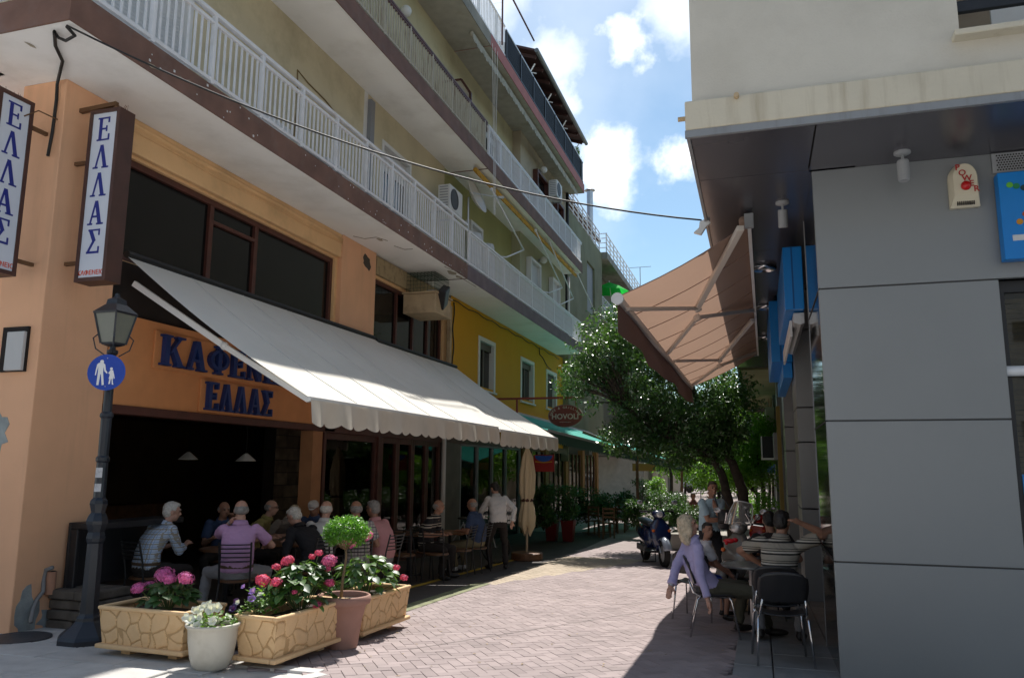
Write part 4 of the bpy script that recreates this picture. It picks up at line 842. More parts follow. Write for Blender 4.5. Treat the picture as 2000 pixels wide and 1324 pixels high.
mb = MB(); mb.prism([(-7.5, 31.2, 13.5), (-7.5, 31.2, 13.6), (-12, 31.2, 16.4), (-12, 31.2, 16.2)], (0, 8.5, 0)); mb.build('roof_deck', Mrw, fb)
for k in range(7): mb = MB(); y = 31.5 + k * 1.3; mb.bar((-7.45, y, 13.45), (-11, y, 15.6), .1, .14); mb.build('rafter', mat('red_brown_rafter', (.14, .05, .035), .8), fb)
ch = thing('roof_flue', 'tall pale metal flue pipe with a cap on the far roof', 'chimney', (-8.0, 40, 13)); q = aty(1152, 372, 38); mb = MB(); mb.tube([(q.x, 38, 12.6), (q.x, 38, q.z)], .16, 12); mb.build('pipe', M_alu, ch); mb = MB(); mb.lathe([(.28, 0), (.26, .04), (.05, .16)], (q.x, 38, q.z - .02), 14); mb.build('cap', M_alu, ch)
lowb = thing('low_balcony', 'small white railed balcony above the tree on the olive house', 'balcony', (-7.2, 40, 8.4)); q = aty(1190, 592, 41); mb = MB(); mb.box((-8.2, 39.2, q.z - 1.2), (q.x, 48, q.z - 1.0)); mb.build('slab', M_white, lowb); rails(q.x - .05, 39.2, 48, q.z - 1.0, 1.0, 20, M_wmetal, lowb, 2)
pu = aty(1190, 566, 41); t = thing('green_parasol', 'bright green parasol open on a far balcony above the tree', 'parasol', pu); mb = MB(); vs = [pu + Vector((0, 0, .42))]; n = 8
for k in range(n): q = 2 * math.pi * k / n; vs.append(pu + Vector((1.05 * math.cos(q), 1.05 * math.sin(q), -.12)))
for k in range(n): q = 2 * math.pi * (k + .5) / n; vs.append(pu + Vector((.6 * math.cos(q), .6 * math.sin(q), .16)))
Mgp = cloth('bright_green_canvas', (.02, .55, .06), .45)
mb.add(vs, [f for k in range(n) for f in ((0, 1 + k, 9 + k), (0, 9 + k, 1 + (k + 1) % n), (1 + k, 1 + (k + 1) % n, 9 + k))]); mb.build('canopy', Mgp, t, fix=False); mb = MB(); mb.tube([pu + Vector((0, 0, .5)), pu + Vector((.25, 0, -2))], .025, 6); mb.build('pole', M_white, t)
ant = thing('tv_antenna', 'thin television antenna on the far roof', 'antenna', (-6, 56, 15)); q = aty(1250, 522, 56); mb = MB(); mb.tube([q, (q.x, q.y, 12)], .03, 5); mb.bar(q + Vector((-.8, 0, 0)), q + Vector((.8, 0, 0)), .03, .03); mb.build('mast', M_grey, ant)
f2 = thing('pale_house', 'pale rendered low house front beyond the taverna behind the trees', 'building', (-6.8, 44, 0)); mb = MB(); wall(mb, fx(-6.6), 48, 72, -.4, 7.5, [(50, 52, -.3, 2.3), (55, 57, -.3, 2.3), (61, 63, -.3, 2.3)], .4); mb.box((-12, 47.9, -.4), (-6.62, 48, 7.5)); mb.build('wall', mat('cream_far_wall', (.46, .44, .38), .9, var=.1, world=True), f2)
mb = MB(); mb.box((-7.2, 49, -.4), (-7.1, 66, 2.5)); mb.build('glazing', M_dkglass, f2)
wt = thing('small_striped_awning', 'small white striped awning at the far end of the shops', 'awning', (-4, 46, 2)); a = aty(1341, 899, 44); b = aty(1374, 919, 44); mb = MB(); mb.grid(lambda i, j: (a.x + (b.x - a.x) * j, 44 + 2.5 * i, a.z + (b.z - a.z) * j), 4, 1); mb.build('canvas', M_awn, wt, fix=False)
gs_ = thing('grey_street_sign', 'plain pale grey rectangular sign among the far trees', 'sign', (-3, 44, 2)); a = aty(1355, 887, 42); b = aty(1378, 902, 42); mb = MB(); mb.box((a.x, 42, b.z), (b.x, 42.04, a.z)); mb.build('panel', M_shut, gs_); mb = MB(); mb.tube([((a.x + b.x) / 2, 42.06, b.z + .1), ((a.x + b.x) / 2, 42.06, -.36)], .03, 6); mb.build('pole', M_grey, gs_)

# ------------------------------------------------------------------ right building
RB = thing('bank_building', 'cream rendered corner building clad below in grey metal panels on the right', 'building', (.6, 7.64, 0))
M_cream = mat('cream_render', (.575, .54, .465), .88, var=.05, scale=1.2, bump=.3, bscale=50, dirt=.35, dcol=(.42, .38, .31), dscale=1.3, world=True)
M_ledge = mat('stained_ledge', (.58, .53, .42), .88, var=.06, scale=2, bump=.35, bscale=40, dirt=.7, dcol=(.33, .27, .18), dscale=2.2, world=True, streak=True)
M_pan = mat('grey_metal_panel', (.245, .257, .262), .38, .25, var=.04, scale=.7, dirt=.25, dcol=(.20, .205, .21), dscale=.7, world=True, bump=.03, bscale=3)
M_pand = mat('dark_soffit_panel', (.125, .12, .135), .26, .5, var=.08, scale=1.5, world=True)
M_polish = mat('polished_dark_stone', (.025, .026, .026), .06, var=.3, scale=10, spec=.8)
SO = 4.55; xo, yo = -.48, 6.47
mb = MB(); wall(mb, fy_(yo + .05), xo + .06, 14, 4.84, 16, [(1.66, 4.2, 5.14, 7.6), (7, 9.5, 5.14, 7.6)], 1.1)
mb.add([(xo + .06, yo + .05, 4.84), (xo + .06, 42, 4.84), (xo + .06, 42, 12.6), (xo + .06, yo + .05, 12.6)], [(0, 1, 2, 3)]); mb.add([(xo + .06, yo + .05, 12.6), (14, yo + .05, 12.6), (14, 42, 12.6), (xo + .06, 42, 12.6)], [(0, 1, 2, 3)]); mb.build('rendered_wall', M_cream, RB)
mb = MB(); mb.box((xo, yo, 4.60), (14, yo + .5, 4.86)); mb.box((xo, yo + .5, 4.60), (xo + .5, 42, 4.86)); mb.build('ledge', M_ledge, RB, bevel=.012)
mb = MB(); mb.box((xo - .005 + .0, yo + .01, 4.535), (14, yo + .045, 4.598)); mb.box((xo + .005, yo + .045, 4.535), (xo + .035, 23, 4.598)); mb.build('metal_trim', mat('weathered_zinc_trim', (.27, .28, .29), .5, .3, dirt=.5, dcol=(.16, .15, .14), dscale=4, world=True, streak=True), RB)
mb = MB(); mb.box((xo + .06, yo + .06, 4.575), (14, 42, 4.84)); mb.build('slab_core', M_dark, RB)
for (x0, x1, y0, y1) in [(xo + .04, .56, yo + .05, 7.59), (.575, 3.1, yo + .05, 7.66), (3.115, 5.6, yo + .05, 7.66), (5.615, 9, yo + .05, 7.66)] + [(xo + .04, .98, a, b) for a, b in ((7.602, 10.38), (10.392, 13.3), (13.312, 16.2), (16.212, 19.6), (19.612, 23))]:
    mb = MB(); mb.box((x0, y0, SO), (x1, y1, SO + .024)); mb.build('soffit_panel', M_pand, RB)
mb = MB(); mb.box((xo + .02, 23, 4.50), (2, 38, 4.57)); mb.build('soffit', mat('tan_soffit', (.34, .27, .16), .9, var=.1, scale=1, world=True), RB)
# gray cladding, one object per panel
for (z0, z1, x1) in ((-.2, .943, 2.07), (.957, 2.175, 2.07), (2.189, 3.395, 2.07), (3.409, 4.55, 6.5)): mb = MB(); mb.box((.60, 7.64, z0), (x1, 7.70, z1)); mb.build('cladding_panel', M_pan, RB, bevel=.003)
mb = MB(); mb.box((.62, 7.66, -.2), (2.06, 8.6, 4.55)); mb.build('column_core', mat('joint_backing', (.07, .072, .075), .6), RB)
mb = MB(); mb.box((.605, 7.705, -.2), (.64, 9.2, 4.54)); mb.build('polished_column_face', M_polish, RB)
for z in (.95, 2.18, 3.40): mb = MB(); mb.box((.598, 7.705, z - .006), (.606, 9.2, z + .006)); mb.build('joint', M_black, RB)
mb = MB(); mb.box((.97, 9.2, -.3), (1.02, 42, 4.57)); mb.build('shop_glazing', M_dkglass, RB)
mb = MB(); mb.box((.60, 9.2, -.2), (.62, 9.22, 4.54)); mb.build('corner_trim', M_grey, RB)
for (ya, yb) in ((12.9, 14.1), (18.9, 20.1), (24.9, 26.1), (31, 32.2)):
    for (z0, z1) in ((-.4, 1.15), (1.17, 2.15), (2.17, 2.68), (2.70, 3.9), (3.92, 4.54)): mb = MB(); mb.box((.60, ya, z0), (.97, yb, z1)); mb.build('cladding_panel', M_pan, RB, bevel=.003)
mb = MB(); mb.box((2.0, 8.3, -.2), (9, 8.35, 4.55)); mb.build('shop_back', M_dark, RB)
# window bay on the right edge
mb = MB(); mb.box((2.09, 7.74, 3.30), (6.5, 7.80, 3.40)); mb.box((2.09, 7.74, -.1), (2.13, 7.80, 3.30)); mb.build('window_frame', M_black, RB); mb = MB(); mb.box((2.13, 7.77, -.1), (6.5, 7.78, 3.30)); mb.build('pane', M_glass, RB)
mb = MB()
for k in range(46): z = 3.26 - k * .045; mb.box((2.10, 7.86, z - .04), (6.4, 7.88 + .004 * (k % 2), z))
tag(mb.build('slatted_blind', mat('brown_brickwork_blind', (.13, .075, .03), .8, var=.3, scale=8), RB), kind='stuff')
mb = MB(); mb.tube([(2.08, 7.72, 2.60), (6.4, 7.72, 2.60)], .045, 12); one(mb, 'white_tube_rail', M_wmetal, 'horizontal white tube across the dark window at the right edge', 'rail', smooth=False)
t = thing('window_poster', 'blue and green poster strip inside the right edge window', 'poster', (2.2, 7.75, 1.5)); mb = MB(); mb.box((2.14, 7.755, 1.3), (3.2, 7.765, 1.72)); mb.build('blue_sheet', mat('poster_blue', (.03, .25, .6), .5), t); mb = MB(); mb.box((2.14, 7.75, 1.15), (3.2, 7.7545, 1.55)); mb.build('green_sheet', mat('poster_green', (.25, .42, .04), .5), t)
# balcony opening top right
bo = thing('upper_balcony_rail', 'black balcony railing in the cream wall at the top right corner', 'railing', (1.7, 6.5, 5.2)); mb = MB(); mb.bar((1.66, 6.6, 5.42), (4.2, 6.6, 5.42), .05, .09); mb.bar((1.66, 6.6, 5.7), (4.2, 6.6, 5.7), .03, .03); mb.build('rail', M_black, bo)
for k in range(14): mb = MB(); mb.bar((1.78 + k * .15, 6.6, 5.42), (1.78 + k * .15, 6.6, 6.3), .022, .022); mb.build('baluster', M_black, bo)
mb = MB(); mb.box((1.6, 6.40, 5.09), (4.3, 6.53, 5.14)); mb.build('sill', M_ledge, RB, bevel=.008)
mb = MB(); mb.box((2.2, 7.6, 5.15), (2.5, 7.63, 7)); mb.box((3, 7.6, 5.15), (3.2, 7.63, 7)); mb.build('door_frame', M_white, bo)
# drain spouts
for (p, q) in (((xo, 9 - 2.4, 4.76), (xo - .07, 9 - 2.4, 4.76)), ((-.05, yo, 4.84), (-.05, yo - .05, 4.84))): mb = MB(); mb.tube([p, q], .022, 8); mb.build('drain_spout', M_beigebox, RB)
# soffit fittings
for k, (u, v) in enumerate(((1492, 520), (1497, 597), (1495, 657))):
    p = atz(u, v, SO); t = thing('recessed_downlight', ['large round chrome downlight in the dark soffit, nearest of three', 'large round chrome downlight in the dark soffit, middle of three', 'large round chrome downlight in the dark soffit, farthest of three'][k], 'lamp', p)
    mb = MB(); mb.lathe([(.16, 0), (.175, -.02), (.165, -.06), (.12, -.065), (.10, -.02), (.09, -.005)], p, 26, caps=False); mb.build('bezel', M_chrome, t, smooth=True); mb = MB(); mb.lathe([(.12, -.03), (0, -.04)], p, 20, caps=False); mb.build('lens', mat('frosted_lens', (.5, .5, .48), .3), t)
for k, (p, tilt) in enumerate(((atz(1528, 395, SO), .25), (atz(1762, 297, SO), 0))):
    t = thing('spotlight', ['small grey spotlight tilted forward under the soffit near the brown awning', 'small grey spotlight hanging straight down above the grey panels'][k], 'spotlight', p); R_ = Matrix.Rotation(tilt, 3, 'X')
    mb = MB(); mb.lathe([(.07, 0), (.07, -.02), (.05, -.03), (.012, -.035), (.012, -.09)], p, 16); mb.build('mount', M_grey, t); mb = MB(); mb.lathe([(.045, -.08), (.05, -.09), (.05, -.26), (.045, -.27), (.03, -.265)], p, 16, mtx=R_); mb.build('barrel', M_grey, t)
# alarm box
t = thing('alarm_box', 'cream alarm siren box with red lamp and red lettering on the grey panel', 'alarm box', (1.85, 7.6, 4.1)); Mal = mat('cream_plastic', (.62, .56, .42), .45)
cx, w, z0, z1 = 1.855, .118, 4.06, 4.33
prof = [(cx - w, z0), (cx + w, z0), (cx + w, z1)] + [(cx + w * math.cos(a), z1 + w * 1.15 * math.sin(a)) for a in np.linspace(.15, math.pi - .15, 14)] + [(cx - w, z1)]
mb = MB(); mb.prism([(x, 7.64, z) for x, z in prof], (0, -.05, 0)); n = len(prof); k0 = len(mb.v)
S2 = [(cx + (x - cx) * .8, max(z, z0 + .09) if z < z0 + .01 else z0 + .09 + (z - z0 - .09) * .93) for x, z in prof]
mb.add([(x, 7.59, z) for x, z in prof] + [(x, 7.52, z) for x, z in S2], [(i, (i + 1) % n, n + (i + 1) % n, n + i) for i in range(n)] + [tuple(range(n, 2 * n))]); mb.build('housing', Mal, t, bevel=.004)
mb = MB(); mb.ball((cx, 7.515, 4.235), .042, 16, 10); mb.build('red_lamp', mat('red_lens', (.5, .01, .01), .15), t, smooth=True)
for k, ch_ in enumerate('POWER'): put_text('lettering', t, ch_, .075, mat('red_print', (.4, .01, .01), .5), (cx - .055 + k * .034, 7.517, 4.385 - k * .052), (1, 0, 0), (0, 0, 1), bold=True, depth=.001)
mb = MB()
for k in range(9): mb.box((cx - .07 + k * .016, 7.553, z0 + .012), (cx - .062 + k * .016, 7.568, z0 + .05))
mb.build('grille', M_dark, t)
# blue signs
M_sblue = mat('bright_blue_sign', (.0, .20, .60), .4, var=.03)
t = thing('blue_bank_sign', 'bright blue square sign with coloured dots and a white bar, cut by the right edge', 'sign', (2.1, 7.5, 3.5)); mb = MB(); mb.box((2.10, 7.50, 3.54), (3.3, 7.62, 4.32)); mb.build('casing', M_sblue, t, bevel=.006)
for (x, z, c_) in ((2.185, 4.20, (.12, .45, .04)), (2.235, 4.185, (.01, .22, .08)), (2.29, 4.165, (.01, .05, .06)), (2.285, 3.93, (.55, .08, .01)), (2.235, 3.865, (.6, .25, .01)), (2.34, 4.10, (.02, .1, .3)), (2.34, 3.86, (.5, .02, .05))):
    mb = MB(); mb.lathe([(.026, 0), (.026, .003), (0, .003)], (x, 7.498, z), 18, mtx=Matrix.Rotation(rad(90), 3, 'X')); mb.build('coloured_dot', mat('dot_%d' % int(x * 1000 + z * 100), c_, .5), t)
mb = MB(); mb.box((2.17, 7.495, 3.70), (2.6, 7.499, 3.75)); mb.build('white_bar', M_shut, t)
t = thing('vent_grille', 'perforated grey metal vent above the blue sign', 'vent', (2.1, 7.6, 4.45)); mb = MB(); mb.box((2.10, 7.615, 4.36), (3.2, 7.636, 4.54)); mb.build('plate', M_grey, t); mb = MB()
for i in range(26):
    for j in range(7): x = 2.14 + i * .022 + (j % 2) * .011; z = 4.385 + j * .022; mb.lathe([(.008, 0), (0, .001)], (x, 7.613, z), 6, mtx=Matrix.Rotation(rad(90), 3, 'X'), caps=False)
tag(mb.build('perforation', M_dark, t), kind='stuff')
def vsign(x0, x1, y0, y1, z0, z1, label):
    t = thing('vertical_blue_sign', label, 'sign', (x0, y0, z0)); mb = MB(); mb.box((x0, y0, z0), (x1, y1, z1)); mb.build('casing', M_sblue, t, bevel=.008); mb = MB(); mb.box((x0 + (x1 - x0) * .42, y0 - .004, z0 + .01), (x0 + (x1 - x0) * .50, y0 - .0005, z1 - .01)); mb.build('groove', mat('dark_blue', (0, .08, .28), .5), t); return t
vsign(.375, .59, 9.6, 12.4, 3.60, 4.36, 'blue sign box fixed to the wall by the polished column, nearer one')
vsign(.27, .59, 13.2, 16.4, 3.45, 4.45, 'blue sign box on the wall farther along the arcade')
t = thing('light_panel', 'white lit strip panels below the blue sign box', 'light panel', (.4, 9.8, 3.3))
mb = MB(); mb.prism([(.47, 9.75, 3.585), (.59, 9.75, 3.585), (.59, 9.75, 3.46), (.55, 9.75, 3.44), (.47, 9.75, 3.47)], (0, 2.6, 0)); mb.build('housing', M_alu, t); mb = MB(); mb.box((.44, 10.1, 3.36), (.465, 12.9, 3.56)); mb.build('diffuser', M_shut, t)
mb = MB(); mb.box((.44, 13.3, 3.20), (.58, 16.9, 3.44)); mb.build('lower_housing', M_sblue, t)
# brown awning
M_ba = cloth('dusty_brown_canvas', (.44, .29, .215), .36, var=.06, scale=2, bump=.4, bscale=5, dirt=.3, dcol=(.3, .2, .15), dscale=2)
BA = thing('brown_awning', 'dusty brown folding arm awning jutting from the arcade, seen from below', 'awning', (0, 8.6, 4.35))
ya, yb = 8.70, 19.1; C0 = lambda y: Vector((-.02 + .008 * (y - ya), y, 4.40)); C1 = lambda y: Vector((-1.45, y, 3.68))
def SB(i, j): y = ya + (yb - ya) * i; p = C0(y).lerp(C1(y), j); p.z -= .05 * math.sin(math.pi * j); return tuple(p)
mb = MB(); mb.grid(SB, 30, 10); mb.build('canvas', M_ba, BA, smooth=True, fix=False)
mb = MB(); [mb.tube([Vector(SB(k / 9, j / 6)) + Vector((0, 0, -.005)) for j in range(7)], .007, 4) for k in range(0, 10)]; mb.build('seam', mat('brown_seam', (.26, .16, .12), .9), BA)
mb = MB(); mb.grid(lambda i, j: (-1.46 + .05 * math.sin(i * 14) * j, ya + (yb - ya) * i, 3.66 - (.40 + .02 * math.sin(i * 30)) * j), 60, 3); mb.build('valance', cloth('brown_valance', (.17, .10, .085), .15), BA, smooth=True, fix=False)
mb = MB(); mb.bar((-1.45, ya - .03, 3.65), (-1.45, yb + .03, 3.65), .07, .09); mb.build('front_bar', M_white, BA, bevel=.01); mb = MB(); mb.lathe([(.07, -.02), (.07, .02)], (-1.45, ya - .04, 3.64), 16, mtx=Matrix.Rotation(rad(90), 3, 'X')); mb.build('end_cap', M_shut, BA)
mb = MB(); mb.tube([C0(ya) + Vector((-.03, 0, .05)), C0(yb) + Vector((-.03, 0, .05))], .05, 12); mb.build('roller', M_ba, BA, smooth=True); mb = MB(); mb.bar(C0(ya) + Vector((.03, 0, .0)), C0(yb) + Vector((.03, 0, .0)), .04, .07); mb.build('torsion_bar', M_white, BA)
for y in (ya, 13.6, yb): mb = MB(); mb.box((-.04, y - .04, 4.36), (.06, y + .04, 4.52)); mb.build('mounting_bracket', M_grey, BA, bevel=.01)
nn = (C1(ya) - C0(ya)).cross(Vector((.008, 1, 0))).normalized()
if nn.z < 0: nn = -nn
PP = C0(ya) - nn * .09
def onp(u, v): d = ray(u, v); return Vector(CC + d * ((np.array(nn) @ (np.array(PP) - CC)) / (np.array(nn) @ d)))
for (w_, e_, f_) in (((1447, 445), (1362, 602), (1225, 604)), ((1470, 606), (1362, 620), (1304, 690)), ((1470, 625), (1405, 703), (1318, 705)), ((1477, 688), (1405, 714), (1352, 752))):
    a, b, c_ = onp(*w_), onp(*e_), onp(*f_); mb = MB(); mb.bar(a, b, .075, .06); mb.bar(b, c_, .06, .05); mb.tube([b + nn * .04, b - nn * .05], .05, 10); mb.build('folding_arm', M_wmetal if 0 else mat('cream_arm', (.60, .54, .48), .45), BA, bevel=.008)
bk = thing('cable_bracket', 'torn white bracket holding the overhead cable at the brown awning', 'bracket', aty(1370, 430, 8.9)); p = aty(1372, 436, 8.9); mb = MB(); mb.prism([p + Vector(q) for q in ((-.03, 0, .02), (.05, 0, .06), (.09, 0, .0), (.04, 0, -.04), (-.02, 0, -.13), (-.1, 0, -.10), (-.04, 0, -.05))], (0, .06, 0)); mb.build('plate', M_shut, bk); mb = MB(); mb.bar(p + Vector((.05, .02, .03)), (-.46, 8.95, 4.62), .03, .03); mb.build('stay', M_shut, bk)
# farther things along the right side
t = thing('ledge_stone', 'pale stone cornice block with bird spikes at the far end of the arcade', 'cornice', (.3, 33, 3.9)); a = aty(1495, 795, 30); b = aty(1540, 845, 30); mb = MB(); mb.box((a.x, 30, b.z), (.62, 36, a.z)); mb.build('block', M_cream, t); mb = MB()
for k in range(10): mb.bar((a.x + .1 + k * .07, 30.1, a.z), (a.x + .1 + k * .07 + U(-.08, .08), 30.1, a.z + U(.25, .4)), .012, .012)
mb.build('bird_spikes', Mspk, t)
t = thing('meter_cabinet', 'small grey meter cabinet on the far right wall', 'electric box', (.4, 24, 1.8)); mb = MB(); mb.box((.42, 23, 2.0), (.60, 23.6, 2.75)); mb.build('door', M_grey, t, bevel=.02)
t = thing('dark_ac_cage', 'dark window unit with a white frame high on the far right wall', 'air conditioner', (.2, 26, 2.2)); mb = MB(); mb.box((.12, 27, 2.1), (.60, 28, 2.8)); mb.build('casing', M_black, t); mb = MB(); mb.box((.10, 26.98, 2.05), (.62, 28, 2.1)); mb.box((.10, 26.96, 2.1), (.14, 27, 2.8)); mb.build('frame', M_white, t)
t = thing('yellow_gas_pipe', 'tall dull yellow pipe running up the far right wall', 'pipe', (.5, 22, 0)); mb = MB(); mb.box((.50, 22, -.36), (.60, 22.25, 3.4)); mb.build('duct', mat('dull_yellow', (.35, .26, .08), .8), t)
t = thing('vending_cabinet', 'white slim cabinet standing by the far right wall', 'cabinet', (.1, 36, -.36)); a = aty(1512, 925, 36); mb = MB(); mb.box((a.x, 36, -.36), (a.x + .75, 36.6, a.z)); mb.build('body', M_shut, t)
rb2 = thing('far_right_house', 'tan house farther down on the right behind the trees', 'building', (.6, 42, 0)); mb = MB(); mb.box((.9, 42.1, -.4), (12, 80, 9)); mb.build('wall', M_tan, rb2)
for k in range(4): mb = MB(); mb.box((.4, 44 + k * 3, 3.0), (.92, 46 + k * 3, 3.2)); mb.build('balcony_slab', M_white, rb2)
ob = thing('added_fill_house', 'plain grey house added unseen behind the viewpoint to set the fill light', 'building', (0, -13, 0)); mb = MB(); wall(mb, (lambda a, b, d: (a, -13 - d, b)), -34, 34, .2, 13, [(x, x + 1.3, z, z + 1.9) for x in range(-32, 32, 4) for z in (1.4, 4.6, 7.8, 10.6)], .3); mb.box((-34, -20, .2), (34, -13.4, 13)); mb.build('wall', mat('fill_house_render', (.25, .255, .26), .9, var=.08, world=True), ob)  # unseen house added to block low sky and bounce neutral fill
bd_ = thing('end_house', 'pale building closing the far end of the street behind the trees', 'building', (0, 105, 0)); mb = MB(); wall(mb, fy_(105), -30, 25, -.4, 10, [(x, x + 1.4, z, z + 1.8) for x in range(-28, 24, 4) for z in (1, 4.2, 7.2)], .3); mb.box((-30, 105.3, -.4), (25, 106, 10)); mb.build('wall', M_cream, bd_)
# ------------------------------------------------------------------ street lamp and sign
p0 = Vector((-6.42, 6.52, gz(6.5)))
SL = thing('street_lamp', 'black cast iron street lamp with four sided lantern by the corner pillar', 'street lamp', p0)
mb = MB()
mb.lathe([(0.2760, 0), (0.2760, .05), (0.2576, .08), (0.1326, .19), (0.1170, .21), (0.1131, .24), (0.0975, .26), (0.0897, .28), (0.0764, .95), (0.0858, .97), (0.0936, 1.0), (0.0881, 1.03), (0.0780, 1.06), (0.1053, 1.14), (0.1092, 1.17), (0.0897, 1.22), (0.0686, 1.25), (0.0741, 1.28), (0.0897, 1.34), (0.0842, 1.37), (0.0585, 1.40)], p0, 8)
mb.lathe([(0.0585, 1.40), (0.0546, 1.75), (0.0663, 1.77), (0.0663, 1.80), (0.0507, 1.82), (0.0530, 2.2), (0.0663, 2.22), (0.0624, 2.25), (0.0452, 2.27), (0.0390, 2.86), (0.0546, 2.88), (0.0546, 2.91), (0.0312, 2.92), (0.0273, 2.96)], p0, 14); mb.build('post', M_navyblk, SL)
mb = MB(); q = Matrix.Rotation(rad(45), 3, 'Z')
lz = 2.95
mb.lathe([(.05, lz), (.11, lz + .02), (.12, lz + .04)], p0, 4, mtx=None); mb.lathe([(.21, lz + .34), (.215, lz + .36), (.115, lz + .44), (.10, lz + .45), (.09, lz + .50), (.03, lz + .53), (.02, lz + .57)], p0, 4)
for k in range(4):
    a = 2 * math.pi * (k + .5) / 4; b = Vector((math.cos(a), math.sin(a), 0)); mb.bar(p0 + b * .12 + Vector((0, 0, lz + .03)), p0 + b * .20 + Vector((0, 0, lz + .35)), .018, .018)
    mb.tube([p0 + b * .06 + Vector((0, 0, lz - .1)), p0 + b * .16 + Vector((0, 0, lz - .03)), p0 + b * .19 + Vector((0, 0, lz + .08)), p0 + b * .15 + Vector((0, 0, lz + .12))], .007, 5)
mb.build('lantern_frame', M_navyblk, SL); mb = MB(); mb.lathe([(.112, lz + .03), (.194, lz + .345)], p0, 4, caps=False); mb.build('lantern_glass', mat('dusty_lantern_glass', (.17, .18, .15), .25, dirt=.4, dcol=(.3, .28, .2), dscale=3), SL)
for (z, h, m) in ((1.60, .10, 'sticker_pale'), (1.46, .08, 'sticker_torn')): mb = MB(); mb.lathe([(.0585, z), (.0570, z + h)], p0, 14, caps=False); mb.f = mb.f[9:12]; mb.m = mb.m[9:12]; mb.build('sticker', mat(m, (.5, .5, .52), .6, dirt=.8, dcol=(.05, .05, .06), dscale=18), SL)
c = aty(208, 727, 6.38); t = thing('pedestrian_sign', 'round blue sign with white adult and child figures strapped to the street lamp', 'sign', c)
yaw = rad(-4); Rz = Matrix.Rotation(rad(24), 3, 'Z'); Rx = Matrix.Rotation(rad(90), 3, 'X')
mb = MB(); mb.lathe([(.185, 0), (.185, .006), (0, .006)], c, 40, mtx=Rz @ Rx); mb.build('disc', mat('sign_blue', (.004, .05, .38), .35), t)
mb = MB(); mb.lathe([(.178, .007), (.182, .007)], c, 40, mtx=Rz @ Rx, caps=False); mb.build('edge_line', mat('sign_rim', (.02, .1, .5), .4), t)
def figure(polys, circles, nm):
    mb = MB()
    for pl in polys: mb.prism([c + Rz @ Vector((x * 1.12, -.0075, z * 1.12)) for x, z in pl], Rz @ Vector((0, -.0015, 0)))
    for (x, z, r) in circles: mb.prism([c + Rz @ Vector((x + r * math.cos(2 * math.pi * k / 14), -.0075, z + r * math.sin(2 * math.pi * k / 14))) for k in range(14)], Rz @ Vector((0, -.0015, 0)))
    mb.build(nm, mat('sign_white', (.8, .8, .8), .4), t)
figure([[(-.07, .085), (-.03, .085), (-.015, .07), (-.005, .02), (.012, -.005), (.003, -.012), (-.018, .01), (-.028, .05), (-.028, .0), (-.012, -.115), (-.03, -.12), (-.045, -.02), (-.05, -.02), (-.058, -.12), (-.077, -.118), (-.072, .0), (-.073, .05), (-.082, .01), (-.088, -.03), (-.097, -.028), (-.092, .02), (-.085, .07)]], [(-.05, .107, .019)], 'adult_figure')
figure([[(.035, .02), (.058, .02), (.07, -.02), (.078, -.055), (.07, -.058), (.060, -.03), (.066, -.06), (.06, -.06), (.066, -.10), (.072, -.112), (.058, -.112), (.05, -.06), (.045, -.06), (.04, -.105), (.026, -.108), (.032, -.06), (.025, -.06), (.033, -.02), (.018, -.008), (.012, -.016)]], [(.047, .037, .014)], 'child_figure')
mb = MB()
for z in (-.06, .06): mb.lathe([(.052, z), (.056, z + .01), (.052, z + .02)], (p0.x, p0.y, c.z), 14, caps=False)
mb.bar((p0.x, p0.y - .05, c.z - .05), (c.x, c.y + .003, c.z - .05), .03, .03); mb.bar((p0.x, p0.y - .05, c.z + .07), (c.x, c.y + .003, c.z + .07), .03, .03); mb.build('strap', M_alu, t)
mb = MB(); [mb.lathe([(.006, .007), (.004, .010)], c + Rz @ Vector((0, 0, s * .145)), 8, mtx=Rz @ Rx) for s in (-1, 1)]; mb.build('rivet', M_alu, t)
# terracotta tube, grey hose, black box by the ledge
t = thing('clay_drain_tube', 'short clay coloured drain tube standing on the dark stones', 'pipe', (-7.3, 6.95, .4)); a = aty(96, 1160, 7.0); mb = MB(); mb.tube([a, a + Vector((0, 0, .24))], .055, 14); mb.build('tube', mat('clay_tube', (.42, .22, .14), .8), t); mb = MB(); mb.tube([a + Vector((0, 0, .22)), a + Vector((0, 0, .245))], .045, 12); mb.build('hole', M_dark, t)
hs = [aty(103, 1108, 6.95), aty(90, 1112, 6.94), aty(85, 1130, 6.93), aty(84, 1155, 6.9), aty(72, 1170, 6.85), aty(64, 1190, 6.78), aty(60, 1215, 6.7)]; mb = MB(); mb.tube(hs, .022, 8); one(mb, 'corrugated_hose', mat('grey_hose', (.22, .22, .22), .6), 'grey flexible hose bending down beside the clay tube', 'hose', smooth=True)
t = thing('black_cabinet', 'black board cabinet standing against the corner pillar behind the street lamp', 'cabinet', (-7.4, 7.3, .35)); mb = MB(); mb.box((-7.44, 7.15, .38), (-7.40, 8.5, 1.10)); mb.box((-7.40, 7.15, 1.03), (-7.0, 8.5, 1.10)); mb.box((-7.40, 7.15, .38), (-7.3, 7.2, 1.03)); mb.build('carcass', M_black, t, bevel=.01)

